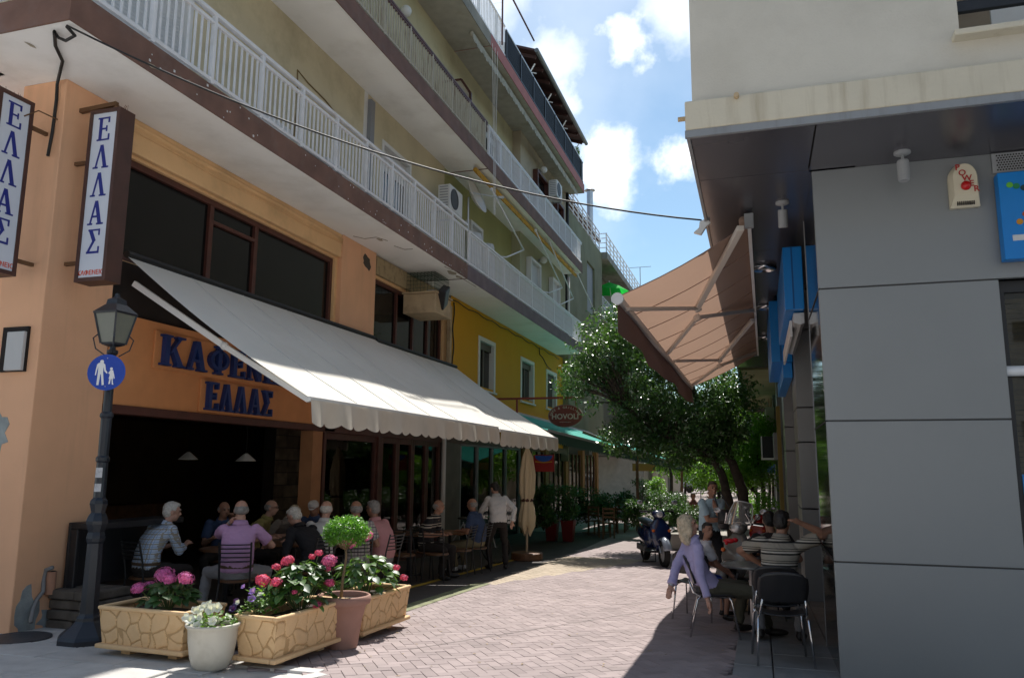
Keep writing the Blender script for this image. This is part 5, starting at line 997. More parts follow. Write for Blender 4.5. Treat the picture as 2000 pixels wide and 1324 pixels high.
# ------------------------------------------------------------------ planters
M_plant = mat('ochre_cast_planter', (.74, .50, .27), .8, var=.12, scale=5, bump=.35, bscale=60, dirt=.55, dcol=(.50, .29, .12), dscale=5)
M_soil = mat('dark_soil', (.035, .025, .018), .95, bump=1, bscale=40)
STN = {}
def planter(name_loc, rot, L_, W_, H_, label, seed):
    rr = random.Random(seed); t = thing('stone_planter', label, 'planter', name_loc); t.rotation_euler = (0, 0, rot); ORI[t.name] = Vector()
    nodes = [(rr.uniform(-.1, 1.1), rr.uniform(-.2, 1.2)) for _ in range(1)]
    cells = [(.085 + k * .155 + rr.uniform(-.055, .055), (j + .5) * H_ / 2 + rr.uniform(-.07, .07)) for k in range(-1, int(2.3 / .155)) for j in (-.6, 0, 1, 2)]
    lines = []
    for _ in range(11):          # cast-in crazy-paving seams: arcs over every face
        cx, cy = rr.uniform(-.1, 1.1) * L_, rr.choice((-.35, 1.25, rr.uniform(0, 1))) * H_; lines.append((cx, cy, rr.uniform(.13, .42)))
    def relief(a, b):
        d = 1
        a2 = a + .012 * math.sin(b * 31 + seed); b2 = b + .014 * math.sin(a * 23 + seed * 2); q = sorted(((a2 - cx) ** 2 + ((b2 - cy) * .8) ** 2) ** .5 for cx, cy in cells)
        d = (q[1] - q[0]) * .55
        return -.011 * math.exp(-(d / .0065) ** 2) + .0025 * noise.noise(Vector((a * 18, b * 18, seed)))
    z0, z1 = .09, .09 + H_; tp = .035
    def side(p, q, nrm_, ln, off):
        def fn(i, j):
            z = z0 + (z1 - z0) * j; e = tp * (1 - j); base = Vector(p).lerp(Vector(q), i); cdir = -Vector((base.x * e / (L_ / 2), base.y * e / (W_ / 2), 0)); v = base + cdir; r = relief(off + i * ln, j * H_) if 0 < i < 1 else 0
            return (v.x + nrm_[0] * r, v.y + nrm_[1] * r, z)
        k0 = len(mb.v); nu = int(ln / .006); nv = int(H_ / .0065); mb.grid(fn, nu, nv)
        for jj in range(nv + 1):
            for ii in range(nu + 1): STN[k0 + jj * (nu + 1) + ii] = relief(off + ii / nu * ln, jj / nv * H_)
    a, b = L_ / 2, W_ / 2; mb = MB()
    STN.clear(); side((-a, -b, 0), (a, -b, 0), (0, -1), L_, 0); side((a, -b, 0), (a, b, 0), (1, 0), W_, .9); side((a, b, 0), (-a, b, 0), (0, 1), L_, .3); side((-a, b, 0), (-a, -b, 0), (-1, 0), W_, .5)
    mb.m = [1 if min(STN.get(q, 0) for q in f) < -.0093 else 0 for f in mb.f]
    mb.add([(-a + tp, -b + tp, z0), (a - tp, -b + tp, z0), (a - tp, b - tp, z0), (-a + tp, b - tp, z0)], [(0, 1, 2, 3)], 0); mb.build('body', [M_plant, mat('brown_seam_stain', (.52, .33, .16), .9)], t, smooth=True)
    mb = MB(); w = .035
    def ring(x, y, z, w, h, nm, inner):
        mb = MB()
        for q in ((-x, -y, x, -y + inner), (-x, y - inner, x, y), (-x, -y + inner, -x + inner, y - inner), (x - inner, -y + inner, x, y - inner)): mb.box((q[0], q[1], z), (q[2], q[3], z + h))
        mb.build(nm, M_plant, t, bevel=.012)
    ring(a + .012, b + .012, z1 - .012, 0, .035, 'rim', .05); ring(a + .012, b + .012, z0 - .022, 0, .04, 'base_lip', .06)
    mb = MB(); mb.box((-a + .04, -b + .04, z1 - .06), (a - .04, b - .04, z1 - .05)); mb.build('soil', M_soil, t)
    for x in (-a * .55, a * .55): mb = MB(); mb.box((x - .05, -b + .13, 0), (x + .05, b - .13, z0)); mb.build('foot', M_plant, t)
    return t
gpt = lambda x, y: Vector((x, y, gz(y)))
P1, P2, P3 = gpt(-5.38, 6.34), gpt(-4.18, 6.68), gpt(-4.15, 8.08)
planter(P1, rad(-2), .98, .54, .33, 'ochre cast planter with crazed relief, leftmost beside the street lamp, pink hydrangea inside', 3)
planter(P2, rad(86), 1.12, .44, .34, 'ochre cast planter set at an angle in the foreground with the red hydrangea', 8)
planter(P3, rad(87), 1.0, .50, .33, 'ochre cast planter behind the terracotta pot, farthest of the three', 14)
# white pot
wp = gpt(-4.57, 6.02); t = thing('white_pot', 'round off white flower pot between two ochre planters', 'pot', wp)
mb = MB(); mb.lathe([(.12, 0), (.15, .02), (.18, .10), (.20, .22), (.208, .33), (.22, .345), (.232, .36), (.228, .375), (.205, .375), (.195, .34), (.18, .33)], wp, 36, caps=False); mb.build('body', mat('off_white_glaze', (.55, .52, .45), .45, var=.06, scale=4, bump=.12, bscale=30, dirt=.4, dcol=(.33, .28, .2), dscale=6), t, smooth=True); mb = MB(); mb.lathe([(.192, .33), (0, .335)], wp, 24, caps=False); mb.build('soil', M_soil, t)
tp_ = gpt(-3.99, 7.24); t = thing('terracotta_pot', 'large faded terracotta pot holding the small ball tree', 'pot', tp_)
M_terra = mat('faded_terracotta', (.36, .20, .155), .85, var=.1, scale=4, bump=.2, bscale=50, dirt=.4, dcol=(.26, .17, .14), dscale=5)
mb = MB(); mb.lathe([(.145, 0), (.152, .02), (.19, .28), (.193, .29), (.198, .30), (.222, .40), (.232, .405), (.26, .42), (.27, .45), (.265, .49), (.25, .50), (.24, .49), (.23, .43)], tp_, 36, caps=False); mb.build('body', M_terra, t, smooth=True); mb = MB(); mb.lathe([(.235, .44), (0, .45)], tp_, 24, caps=False); mb.build('soil', M_soil, t)
# leaf shapes
def leaf_mesh(name, m, L_=.1, Wd=.065, fold=.25, serr=False):
    n = 6; vs = [(0, 0, 0)]; mid = []; 
    mb = MB(); V = []
    for i in range(n + 1):
        s = i / n; w = Wd / 2 * (math.sin(math.pi * s ** .8)) ** .8 if 0 < s < 1 else 0; y = L_ * s; z = -.25 * L_ * s * s + .06 * L_
        V += [(-w, y, z + w * fold), (0, y, z), (w, y, z + w * fold)]
    F = [(i * 3 + a, i * 3 + a + 1, i * 3 + 4 + a, i * 3 + 3 + a) for i in range(n) for a in (0, 1)]
    mb.add(V, F); me = mb.build(name, m, mesh_only=True, fix=False); me.polygons.foreach_set('use_smooth', [True] * len(me.polygons)); return me
M_hyd = leafmat('hydrangea_leaf', (.075, .17, .035), .42, .3, .25); M_hyd2 = leafmat('dark_hydrangea_leaf', (.045, .11, .03), .42, .2, .3)
lfA, lfB = leaf_mesh('leaf', M_hyd, .105, .075), leaf_mesh('leaf', M_hyd2, .095, .068)
def floret_head(m, r, n=95, seed=0, ps=.0125):
    rr = random.Random(seed); mb = MB()
    for k in range(n):
        z = 1 - 1.55 * (k + .5) / n; q = k * 2.39996; s = math.sqrt(max(0, 1 - z * z)); d = Vector((s * math.cos(q), s * math.sin(q), z * .75)) * r * rr.uniform(.74, 1.14); nrm2 = Vector((s * math.cos(q), s * math.sin(q), z)).normalized()
        a = nrm2.orthogonal().normalized(); b = nrm2.cross(a); ro = rr.uniform(0, 1.5)
        for j in range(4):
            t = ro + j * math.pi / 2; u = a * math.cos(t) + b * math.sin(t); w = nrm2.cross(u); c0 = d + nrm2 * .003
            mb.add([c0, c0 + u * ps * .6 + w * ps * .5 + nrm2 * .002, c0 + u * ps * 1.15, c0 + u * ps * .6 - w * ps * .5 + nrm2 * .002], [(0, 1, 2, 3)])
    mb.ball((0, 0, 0), r * .72, 10, 7); return mb.build('flower_head', m, mesh_only=True, fix=False)
M_pink = leafmat('pink_petal', (.58, .13, .40), .6, .3, .45); M_mag = leafmat('crimson_pink_petal', (.60, .07, .20), .6, .3, .45)
fhP, fhM = floret_head(M_pink, .066), floret_head(M_mag, .058, 80, 3)
fhS = floret_head(M_mag, .035, 26, 5, .012)
def hydrangea(base, rad_, hgt, nleaf, flowers, label, lm, seed, cat='plant', dz=0):
    rr = random.Random(seed); t = thing('hydrangea', label, cat, base); ORI[t.name] = Vector()
    mb = MB(); tips = []
    for k in range(14):
        a = rr.uniform(0, 6.28); r = rr.uniform(.2, .95) * rad_[0]; tip = Vector((r * math.cos(a), r * math.sin(a) * rad_[1] / rad_[0], hgt * rr.uniform(.55, 1))); tips.append(tip); mb.tube([(tip.x * .15, tip.y * .15, 0), tip * .55 + Vector((0, 0, .05)), tip], [.006, .005, .004], 5)
    for (x, y, z, k, s) in flowers: mb.tube([(x * .2, y * .2, 0), (x * .7, y * .7, z * .6), (x, y, z)], .004, 5)
    mb.build('stems', mat('green_stem', (.09, .14, .04), .6), t)
    for k in range(nleaf):
        a = rr.uniform(0, 6.28); el = rr.uniform(.0, 1) ** .7; sh = rr.uniform(.75, 1.0)
        x = rad_[0] * sh * math.cos(a) * math.sqrt(max(.04, 1 - el ** 2.4)); y = rad_[1] * sh * math.sin(a) * math.sqrt(max(.04, 1 - el ** 2.4)); z = hgt * (.12 + .86 * el) * rr.uniform(.86, 1.06)
        inst(rr.choice(lm), 'leaf', t, (x * .85, y * .85, z), (rr.uniform(-.5, .25), rr.uniform(-.35, .35), a - math.pi / 2 + rr.uniform(-.6, .6)), rr.uniform(.8, 1.35))
    for (x, y, z, k, s) in flowers: inst((fhP, fhM, fhS)[k], 'flower_head', t, (x, y, z), (rr.uniform(-.3, .3), rr.uniform(-.3, .3), rr.uniform(0, 3)), s)
    return t
hydrangea(P1 + Vector((.05, .0, .40)), (.29, .22), .26, 95, [(-.24, -.12, .19, 0, .95), (-.02, -.05, .31, 0, 1.25), (.22, -.05, .29, 0, 1.05), (.06, -.08, .28, 0, .9), (-.20, -.02, .20, 0, .8)], 'pink hydrangea growing in the leftmost ochre planter', [lfB, lfB], 2)
hydrangea(P2 + Vector((0, .08, .41)), (.30, .42), .42, 240, [(-.28, -.2, .26, 1, 1.25), (-.22, -.10, .38, 2, 1.1), (-.10, -.1, .44, 1, 1.0), (-.05, -.34, .28, 2, 1.4), (.10, .12, .50, 2, 1.0), (.22, .1, .36, 2, .8), (.27, .05, .24, 1, .8), (.24, -.1, .06, 2, 1), (-.02, .2, .45, 2, .9), (.12, -.30, .20, 2, .7)], 'dense hydrangea with small crimson flower heads in the angled ochre planter', [lfA, lfB, lfB], 5)
hydrangea(P3 + Vector((0, -.05, .40)), (.36, .45), .40, 170, [(-.18, -.12, .56, 0, 1.35), (-.02, -.02, .62, 0, 1.1), (-.33, -.25, .36, 0, 1.2), (.30, .1, .28, 2, 1.1), (.34, .22, .16, 2, 1.2)], 'bright green hydrangea with pink heads in the farthest ochre planter', [lfA, lfA, lfB], 9)
# petunias
def trumpet(m, r=.032):
    mb = MB(); n = 20; V = []
    for (rr_, z) in ((.004, -.03), (.008, -.01), (r * .75, .004), (r, .004)):
        for k in range(n): q = 2 * math.pi * k / n; w = 1 + .10 * math.cos(5 * q) * (rr_ > .02); V.append((rr_ * w * math.cos(q), rr_ * w * math.sin(q), z + (.004 * math.sin(5 * q + 1) if rr_ > .02 else 0)))
    mb.add(V, [(j * n + k, j * n + (k + 1) % n, (j + 1) * n + (k + 1) % n, (j + 1) * n + k) for j in range(3) for k in range(n)]); me = mb.build('flower', m, mesh_only=True, fix=False); me.polygons.foreach_set('use_smooth', [True] * len(me.polygons)); return me
M_pl = leafmat('petunia_leaf', (.10, .22, .03), .5, .35, .3)
tW, tV, tD = trumpet(leafmat('white_petal', (.75, .76, .72), .5, .3, .05), .038), trumpet(leafmat('lilac_petal', (.32, .18, .62), .5, .3, .1)), trumpet(leafmat('dark_purple_petal', (.05, .01, .12), .5, .2, .1))
lfP = leaf_mesh('leaf', M_pl, .05, .03)
def petunia(base, rx, ry, h, n, fl, label, seed):
    rr = random.Random(seed); t = thing('petunia', label, 'plant', base); ORI[t.name] = Vector()
    for k in range(n):
        a = rr.uniform(0, 6.28); q = rr.uniform(0, 1) ** .5; z = h * (1 - q * q) * rr.uniform(.4, 1.1); inst(lfP, 'leaf', t, (rx * q * math.cos(a), ry * q * math.sin(a), z), (rr.uniform(-.2, .9), rr.uniform(-.4, .4), rr.uniform(0, 6.28)), rr.uniform(.7, 1.3))
    for (x, y, z, m, s) in fl: inst(m, 'flower', t, (x, y, z), (rr.uniform(.7, 1.4), rr.uniform(-.3, .3), rr.uniform(-.5, .7)), s)
    mb = MB(); [mb.tube([(0, 0, -.02), (rx * .7 * math.cos(k), ry * .7 * math.sin(k), h * .6)], .003, 4) for k in range(8)]; mb.build('stems', MATS['green_stem'], t)
petunia(wp + Vector((0, 0, .35)), .21, .2, .12, 130, [(-.19, -.13, .08, tW, 1), (-.12, -.16, .07, tW, 1.15), (-.08, -.1, .14, tW, 1), (-.02, -.16, .10, tW, .95), (-.04, -.1, .17, tW, 1.1), (.06, -.13, .16, tW, 1.35), (.10, -.1, .17, tW, 1.1), (-.02, -.19, .03, tW, 1), (.11, -.16, .07, tW, .95), (-.14, -.08, .13, tW, .9), (.0, -.08, .19, tW, .9)], 'white petunias spilling over the round white pot', 21)
petunia(P2 + Vector((-.17, -.34, .42)), .17, .2, .24, 150, [(.02, -.13, .22, tV, 1.1), (.03, -.15, .16, tV, 1.1), (.09, -.12, .2, tW, .5), (-.12, -.14, .12, tW, .6), (-.16, -.1, .11, tD, 1.2), (-.18, -.12, .06, tD, 1.1), (-.1, -.1, .25, tV, .7)], 'lilac and dark purple petunias at the corner of the angled ochre planter', 22)
# leaf clouds
def leaf_cloud(centres, radii, counts, L_, Wd, seed, squash=.8, droop=.5, shell=.35):
    rs = np.random.RandomState(seed); C = []; 
    for c_, r, n in zip(centres, radii, counts):
        d = rs.normal(size=(n, 3)); d /= np.linalg.norm(d, axis=1)[:, None]; q = (shell + (1 - shell) * rs.rand(n)) ** .6; C.append(np.array(c_) + d * (q * r)[:, None] * np.array([1, 1, squash]))
    C = np.concatenate(C); n = len(C); az = rs.rand(n) * 6.283; el = rs.normal(size=n) * .6 - droop
    a = np.stack([np.cos(az) * np.cos(el), np.sin(az) * np.cos(el), np.sin(el)], 1); r0 = rs.normal(size=(n, 3)); b = np.cross(a, r0 * [.6, .6, 1] + [0, 0, 1.0]); b /= np.linalg.norm(b, axis=1)[:, None] + 1e-9; nn_ = np.cross(a, b)
    s = (L_ * (.65 + .7 * rs.rand(n)))[:, None]; w = s * Wd / 2
    V = np.stack([C, C + a * s * .5 + b * w + nn_ * s * .06, C + a * s - nn_ * s * .05, C + a * s * .5 - b * w + nn_ * s * .06], 1).reshape(-1, 3)
    return V, np.arange(n * 4).reshape(n, 4)
def add_fast(name, V, Fq, m, parent, kind=None):
    o0 = ORI.get(parent.name, Vector()) if parent else Vector(); me = fastmesh(name, V - np.array(o0), Fq, m); o = bpy.data.objects.new(name, me); COL.objects.link(o)
    if parent: o.parent = parent
    if kind: o['kind'] = kind
    return o
# fallen leaves and litter on the paving
rs = np.random.RandomState(77); n_ = 170; C_ = np.stack([rs.uniform(-4.4, -.4, n_), rs.uniform(5.4, 17, n_), np.zeros(n_)], 1); C_[:, 2] = [gz(y_) + .006 for y_ in C_[:, 1]]; az_ = rs.rand(n_) * 6.28; s_ = rs.uniform(.008, .028, n_)
A_ = np.stack([np.cos(az_), np.sin(az_), 0 * az_], 1) * s_[:, None]; B_ = np.stack([-np.sin(az_), np.cos(az_), .4 + 0 * az_], 1) * s_[:, None] * .4
V_ = np.stack([C_ - A_, C_ + B_, C_ + A_, C_ - B_ * [1, 1, -1]], 1).reshape(-1, 3); me_ = fastmesh('leaf_litter', V_, np.arange(n_ * 4).reshape(n_, 4), mat('dry_leaf', (.30, .22, .12), .9, island=.6)); o_ = bpy.data.objects.new('leaf_litter', me_); COL.objects.link(o_); tag(o_, 'scattered dry leaves and crumbs on the rose paving', 'litter', kind='stuff')
# ball tree
bt = thing('ball_topiary', 'small clipped ball headed tree on a thin stem in the terracotta pot', 'topiary', tp_ + Vector((0, 0, .45)))
tc_ = tp_ + Vector((.0, 0, 1.10)); mb = MB(); mb.tube([tp_ + Vector((-.03, 0, .44)), tp_ + Vector((-.02, .0, .65)), tp_ + Vector((.01, 0, .85)), tp_ + Vector((.0, 0, .98))], [.017, .014, .012, .011], 8)
for k in range(12): a = k * 2.4; mb.tube([tp_ + Vector((0, 0, .92)), tc_ + Vector((.17 * math.cos(a), .17 * math.sin(a), U(-.05, .05)))], .005, 4)
mb.build('trunk', mat('thin_bark', (.20, .14, .08), .9, bump=.5, bscale=60), bt, smooth=True)
rs = np.random.RandomState(4); cs = []
for k in range(70): z = 1 - 1.75 * (k + .5) / 70; q = k * 2.39996; s_ = math.sqrt(max(0, 1 - z * z)); g_ = 1 + .13 * noise.noise(Vector((k * .7, 3, 1))); cs.append((tc_.x + .19 * g_ * s_ * math.cos(q), tc_.y + .19 * g_ * s_ * math.sin(q), tc_.z + .125 * g_ * z))
V, Fq = leaf_cloud(cs, [.055] * 70, [75] * 70, .024, .62, 3, 1, 0, .1); add_fast('crown', V, Fq, leafmat('box_leaf', (.10, .27, .03), .4, .3, .35), bt)
# ------------------------------------------------------------------ trees
M_bark = mat('dark_bark', (.07, .055, .042), .95, var=.3, scale=8, bump=1, bscale=20)
M_lf1 = leafmat('glossy_leaf', (.06, .145, .04), .34, .25, .45); M_lf2 = leafmat('sunny_leaf', (.10, .24, .03), .4, .5, .35); M_lf3 = leafmat('hedge_leaf', (.035, .095, .02), .4, .3, .5)
def tree(base, trunks, ells, ncl, lpc, leaf, lm, label, seed, clr=(.28, .55), r0=.16, group=None, gaps=.0):
    rr = random.Random(seed); t = thing('leafy_tree', label, 'tree', base, group); nodes = []; mb = MB()
    for tr in trunks:
        pts = [Vector(p) for p in tr[0]]; n = len(pts); rads = [tr[1] * (1 - .62 * k / (n - 1)) for k in range(n)]
        fine = []; fr_ = []
        for k in range(n - 1):
            for s in range(4): fine.append(pts[k].lerp(pts[k + 1], s / 4) + Vector((U(-.02, .02), U(-.02, .02), 0))); fr_.append(rads[k] + (rads[k + 1] - rads[k]) * s / 4)
        fine.append(pts[-1]); fr_.append(rads[-1]); mb.tube(fine, fr_, 10); nodes += [p for p in fine if p.z > base.z + 1.6]
    cs = []; rs_ = []
    tot = sum(e[1][0] * e[1][1] * e[1][2] for e in ells)
    for (c_, r) in ells:
        for _ in range(max(2, int(ncl * r[0] * r[1] * r[2] / tot))):
            d = Vector((rr.gauss(0, 1), rr.gauss(0, 1), rr.gauss(0, 1))).normalized() * (rr.uniform(.25, 1) ** .45)
            p = Vector(c_) + Vector((d.x * r[0], d.y * r[1], d.z * r[2])); cs.append(p); rs_.append(rr.uniform(*clr))
    for p in cs:
        q = min(nodes, key=lambda n_: (n_ - p).length + (1.2 if n_.z > p.z else 0)); m_ = q.lerp(p, .5) + Vector((U(-.1, .1), U(-.1, .1), .12)); mb.tube([q, m_, p], [.022, .014, .006], 5)
    mb.build('trunk', M_bark, t, smooth=True)
    V, Fq = leaf_cloud([tuple(c_) for c_ in cs], rs_, [int(lpc * (r / .4) ** 2 * rr.uniform(.6, 1.3)) for r in rs_], leaf, .45, seed, .75, .45, .2); add_fast('crown', V, Fq, lm, t); return t
def T(u, v, y): return aty(u, v, y)
Y = 21.5
tb = T(1432, 1015, Y); tb.z = -.36
tree(tb, [([tb, T(1425, 990, Y), T(1412, 930, Y), T(1390, 890, Y - .2), T(1350, 868, Y - .4), T(1290, 850, Y - .6), T(1230, 800, Y - .8)], .135),
          ([T(1455, 1015, Y + .1), T(1452, 960, Y), T(1430, 905, Y), T(1405, 860, Y), T(1370, 790, Y), T(1330, 720, Y)], .15),
          ([T(1440, 940, Y), T(1425, 880, Y + .2), T(1425, 800, Y + .4), T(1415, 740, Y + .4)], .09)],
     [(T(1185, 690, Y - .6), (.85, 1.2, 1.0)), (T(1150, 740, Y - .8), (.75, 1.0, .8)), (T(1265, 760, Y - .2), (1.25, 1.6, 1.45)), (T(1350, 790, Y), (1.3, 1.6, 1.35)), (T(1420, 790, Y), (.75, 1.3, 1.1)), (T(1240, 850, Y - .2), (.95, 1.2, .55)), (T(1195, 640, Y), (.4, .7, .55)), (T(1390, 850, Y + .2), (1.0, 1.2, .5)), (T(1310, 885, Y - .3), (.8, 1.0, .3)), (T(1370, 893, Y), (.6, .9, .3))],
     480, 118, .104, M_lf1, 'large glossy leaved street tree with twin leaning trunks in front of the brown awning', 31, (.24, .46))
# farther trees
for k, (u, yy, ells, lab, lm) in enumerate([
    (1475, 30, [((1420, 905), (1.1, 1.2, .6)), ((1470, 860), (1.0, 1.2, .8)), ((1465, 930), (.8, 1, .4))], 'sunlit tree just behind the large street tree, slim trunk', M_lf2),
    (1400, 37, [((1350, 890), (2.0, 1.6, .8)), ((1440, 870), (1.6, 1.6, 1.0)), ((1395, 930), (1.6, 1.4, .5))], 'bright green tree farther down the street, left of the slim one', M_lf2),
    (1500, 46, [((1485, 800), (1.6, 2, 1.6)), ((1500, 880), (1.5, 2, 1.0)), ((1470, 850), (1.5, 1.6, 1.0))], 'light green tree rising by the arcade end', M_lf2),
    (1330, 52, [((1310, 880), (3, 2, 1.5)), ((1380, 850), (3, 2, 1.6)), ((1440, 900), (2.6, 2, 1.2)), ((1250, 860), (3, 2, 1.6))], 'deep green tree mass at the street end, leftmost', M_lf1),
    (1440, 64, [((1450, 850), (4, 2, 2.2)), ((1520, 870), (3, 2, 2)), ((1380, 880), (3, 2, 1.4))], 'pale far tree closing the street view', M_lf2)]):
    b = T(u, 960, yy); b.z = -.36
    tree(b, [([b, b + Vector((.1, 0, 1.2)), T(*ells[0][0], yy)], .11), ([b + Vector((.25, 0, 0)), b + Vector((.3, 0, 1.4)), T(*ells[1][0], yy)], .10)], [(T(*e[0], yy), e[1]) for e in ells], 130, 75, .11 + .02 * k, lm, lab, 40 + k, (.4, .75))
b = T(1307, 965, 30); b.z = -.36; tree(b, [([b, T(1312, 930, 30), T(1306, 905, 30), T(1325, 890, 30)], .07), ([T(1306, 905, 30), T(1298, 880, 30)], .05)], [(T(1330, 885, 30), (.6, .6, .3))], 14, 60, .08, M_lf1, 'thin crooked young trunk standing by the white shop wall', 61)
# hedge and shrubs in a trough
def shrub(c_, rx, ry, rz, n, m, label, seed, leaf=.07, cat='shrub', nm='shrub'):
    t = thing(nm, label, cat, c_ - Vector((0, 0, rz))); rr = random.Random(seed); mb = MB()
    cs = []
    for k in range(26): cs.append((c_.x + rr.uniform(-1, 1) * rx * .8, c_.y + rr.uniform(-1, 1) * ry * .8, c_.z + rr.uniform(-.7, .7) * rz))
    for q in cs[:12]: mb.tube([(c_.x, c_.y, c_.z - rz), q], .012, 4)
    mb.build('stems', M_bark, t); V, Fq = leaf_cloud(cs, [min(rx, rz) * .5] * 26, [n // 26] * 26, leaf, .5, seed, .9, .2, .2); add_fast('foliage', V, Fq, m, t); return t
shrub(T(1345, 1000, 23), .95, .8, .40, 5200, M_lf3, 'broad low leafy shrub behind the navy scooter, left of the standing youth', 71)
shrub(T(1300, 985, 25), .7, .6, .45, 3200, M_lf3, 'bushy shrub by the taverna terrace edge', 72)
shrub(T(1284, 955, 27), .3, .3, .5, 1500, M_lf2, 'upright sunny shrub in front of the white shop wall', 73)
shrub(T(1255, 960, 27), .35, .3, .6, 1200, M_lf1, 'slim dark potted shrub left of the white shop wall', 74)
shrub(T(1480, 985, 24), .6, .6, .4, 2200, M_lf2, 'sunlit low shrub behind the windscreen of the touring scooter', 75)
shrub(T(1450, 1000, 27), .8, .5, .35, 1800, M_lf3, 'low hedge clump under the large tree trunks', 76)
tr_ = thing('concrete_trough', 'pale concrete planting trough behind the navy scooter', 'trough', T(1330, 1030, 21)); a = T(1300, 1005, 21); mb = MB(); mb.box((a.x, 21.5, -.36), (a.x + 1.5, 23, .05)); mb.build('body', mat('pale_trough', (.33, .31, .27), .9, world=True), tr_, bevel=.03)
for k, (u, v) in enumerate(((1078, 1000), (1110, 1000))):
    y = 22.8; b = T(u, v, y); b.z = -.36; t = thing('red_square_pot', ['tall dark red square pot, left of the pair by the taverna', 'tall dark red square pot, right of the pair by the taverna'][k], 'pot', b); mb = MB(); mb.prism([(b.x - .13, y - .13, -.36), (b.x + .13, y - .13, -.36), (b.x + .13, y + .13, -.36), (b.x - .13, y + .13, -.36)], (0, 0, .01)); vs = []
    for z, w in ((-.36, .13), (.24, .19), (.24, .165), (.18, .16)): vs += [(b.x - w, y - w, z), (b.x + w, y - w, z), (b.x + w, y + w, z), (b.x - w, y + w, z)]
    mb.add(vs, [(j * 4 + q, j * 4 + (q + 1) % 4, j * 4 + 4 + (q + 1) % 4, j * 4 + 4 + q) for j in range(3) for q in range(4)] + [(12, 13, 14, 15)]); mb.build('body', mat('dark_red_glaze', (.16, .012, .012), .35), t)
    shrub(Vector((b.x, y, .75)), .32, .3, .6, 1500, M_lf1, ['tall dark bushy plant in the left red square pot', 'tall dark bushy plant in the right red square pot'][k], 80 + k, .08, 'plant', 'potted_plant')
for k, (u, v, yy, rx, rz) in enumerate(((1062, 985, 21.5, .35, .7), (1145, 985, 25.5, .5, .6), (1180, 990, 26.5, .4, .5), (1215, 985, 27.5, .45, .6), (1238, 1000, 24.5, .35, .45))):
    shrub(T(u, v, yy), rx, .4, rz, 2000, M_lf3, ['dark leafy plant behind the folded parasol', 'dark leafy plant just right of the red square pots', 'low dark plant among the taverna chairs', 'dark plant before the orange cloth panel', 'dark plant at the edge of the green awning behind the navy scooter'][k], 180 + k, .09, 'plant', 'terrace_plant')
# roof plants
shrub(aty(1010, 130, 23.0) + Vector((0, 0, 0)), .12, .3, .3, 700, M_lf2, 'small green plant at the roof terrace railing', 90, .08, 'plant', 'roof_plant')
shrub(aty(1127, 298, 30.2), .1, .2, .3, 300, M_lf2, 'sparse green sprig at the far corner of the roof terrace', 91, .07, 'plant', 'roof_plant')
# far lamp
b = T(1490, 985, 31); b.z = -.36; t = thing('far_street_lamp', 'slim black street lamp with amber lantern beyond the arcade', 'street lamp', b); h = T(1493, 855, 31).z; mb = MB(); mb.lathe([(.10, 0), (.10, .5), (.05, .6), (.035, h + .2)], b, 10); mb.lathe([(.26, h + .62), (.27, h + .66), (.08, h + .82), (.02, h + .9)], b, 4); mb.build('post', M_navyblk, t); mb = MB(); mb.lathe([(.09, h + .2), (.17, h + .62)], b, 4); mb.build('lantern', mat('amber_glass', (.40, .09, .015), .3), t)
# parked cars at the end and market parasol
def car(p, rot, col, label):
    t = thing('parked_car', label, 'car', p); R = Matrix.Rotation(rot, 3, 'Z'); prof = [(-2.0, .35), (-2.05, .7), (-1.9, .85), (-1.2, .95), (-.7, 1.38), (.6, 1.42), (1.3, 1.0), (1.95, .92), (2.05, .6), (2.0, .35)]
    def tr(mb): mb.v = [tuple(R @ Vector(q) + p) for q in mb.v]; return mb
    mb = MB(); mb.prism([(x, -.8, z) for x, z in prof], (0, 1.6, 0)); tr(mb).build('body', mat('car_' + label[:4], col, .25, coat=.6), t, bevel=.08)
    mb = MB(); mb.prism([(x, -.815, z) for x, z in ((-1.05, .97), (-.65, 1.32), (.5, 1.35), (1.1, 1.0))], (0, 1.63, 0)); tr(mb).build('windows', M_dkglass, t)
    for x in (-1.25, 1.3):
        for y in (-.78, .78): mb = MB(); mb.lathe([(.31, -.1), (.31, .1)], (x, y, .31), 18, mtx=Matrix.Rotation(rad(90), 3, 'X')); tr(mb).build('wheel', M_black, t)
car(Vector((-4.6, 72, -.36)), 0, (.5, .55, .62), 'pale blue car parked across the far end of the street'); car(Vector((.8, 74, -.36)), 0, (.6, .6, .6), 'silver car parked across the far end, right of the tree trunks')
pu = T(1515, 920, 38); t = thing('blue_white_parasol', 'blue and cream market parasol at the far right end of the street', 'parasol', pu); mb = MB(); vs = [pu + Vector((0, 0, .35))] + [pu + Vector((1.3 * math.cos(q * math.pi / 4), 1.3 * math.sin(q * math.pi / 4), -.1)) for q in range(8)]; mb.add(vs, [(0, 1 + k, 1 + (k + 1) % 8) for k in range(8)]); mb.m = [k % 4 == 1 for k in range(8)]; mb.m = [int(x) for x in mb.m]; mb.build('canopy', [cloth('far_cream', (.6, .45, .35), .2), cloth('far_blue', (.05, .15, .5), .2)], t, fix=False); mb = MB(); mb.tube([pu, (pu.x, pu.y, -.36)], .03, 6); mb.build('pole', M_white, t)
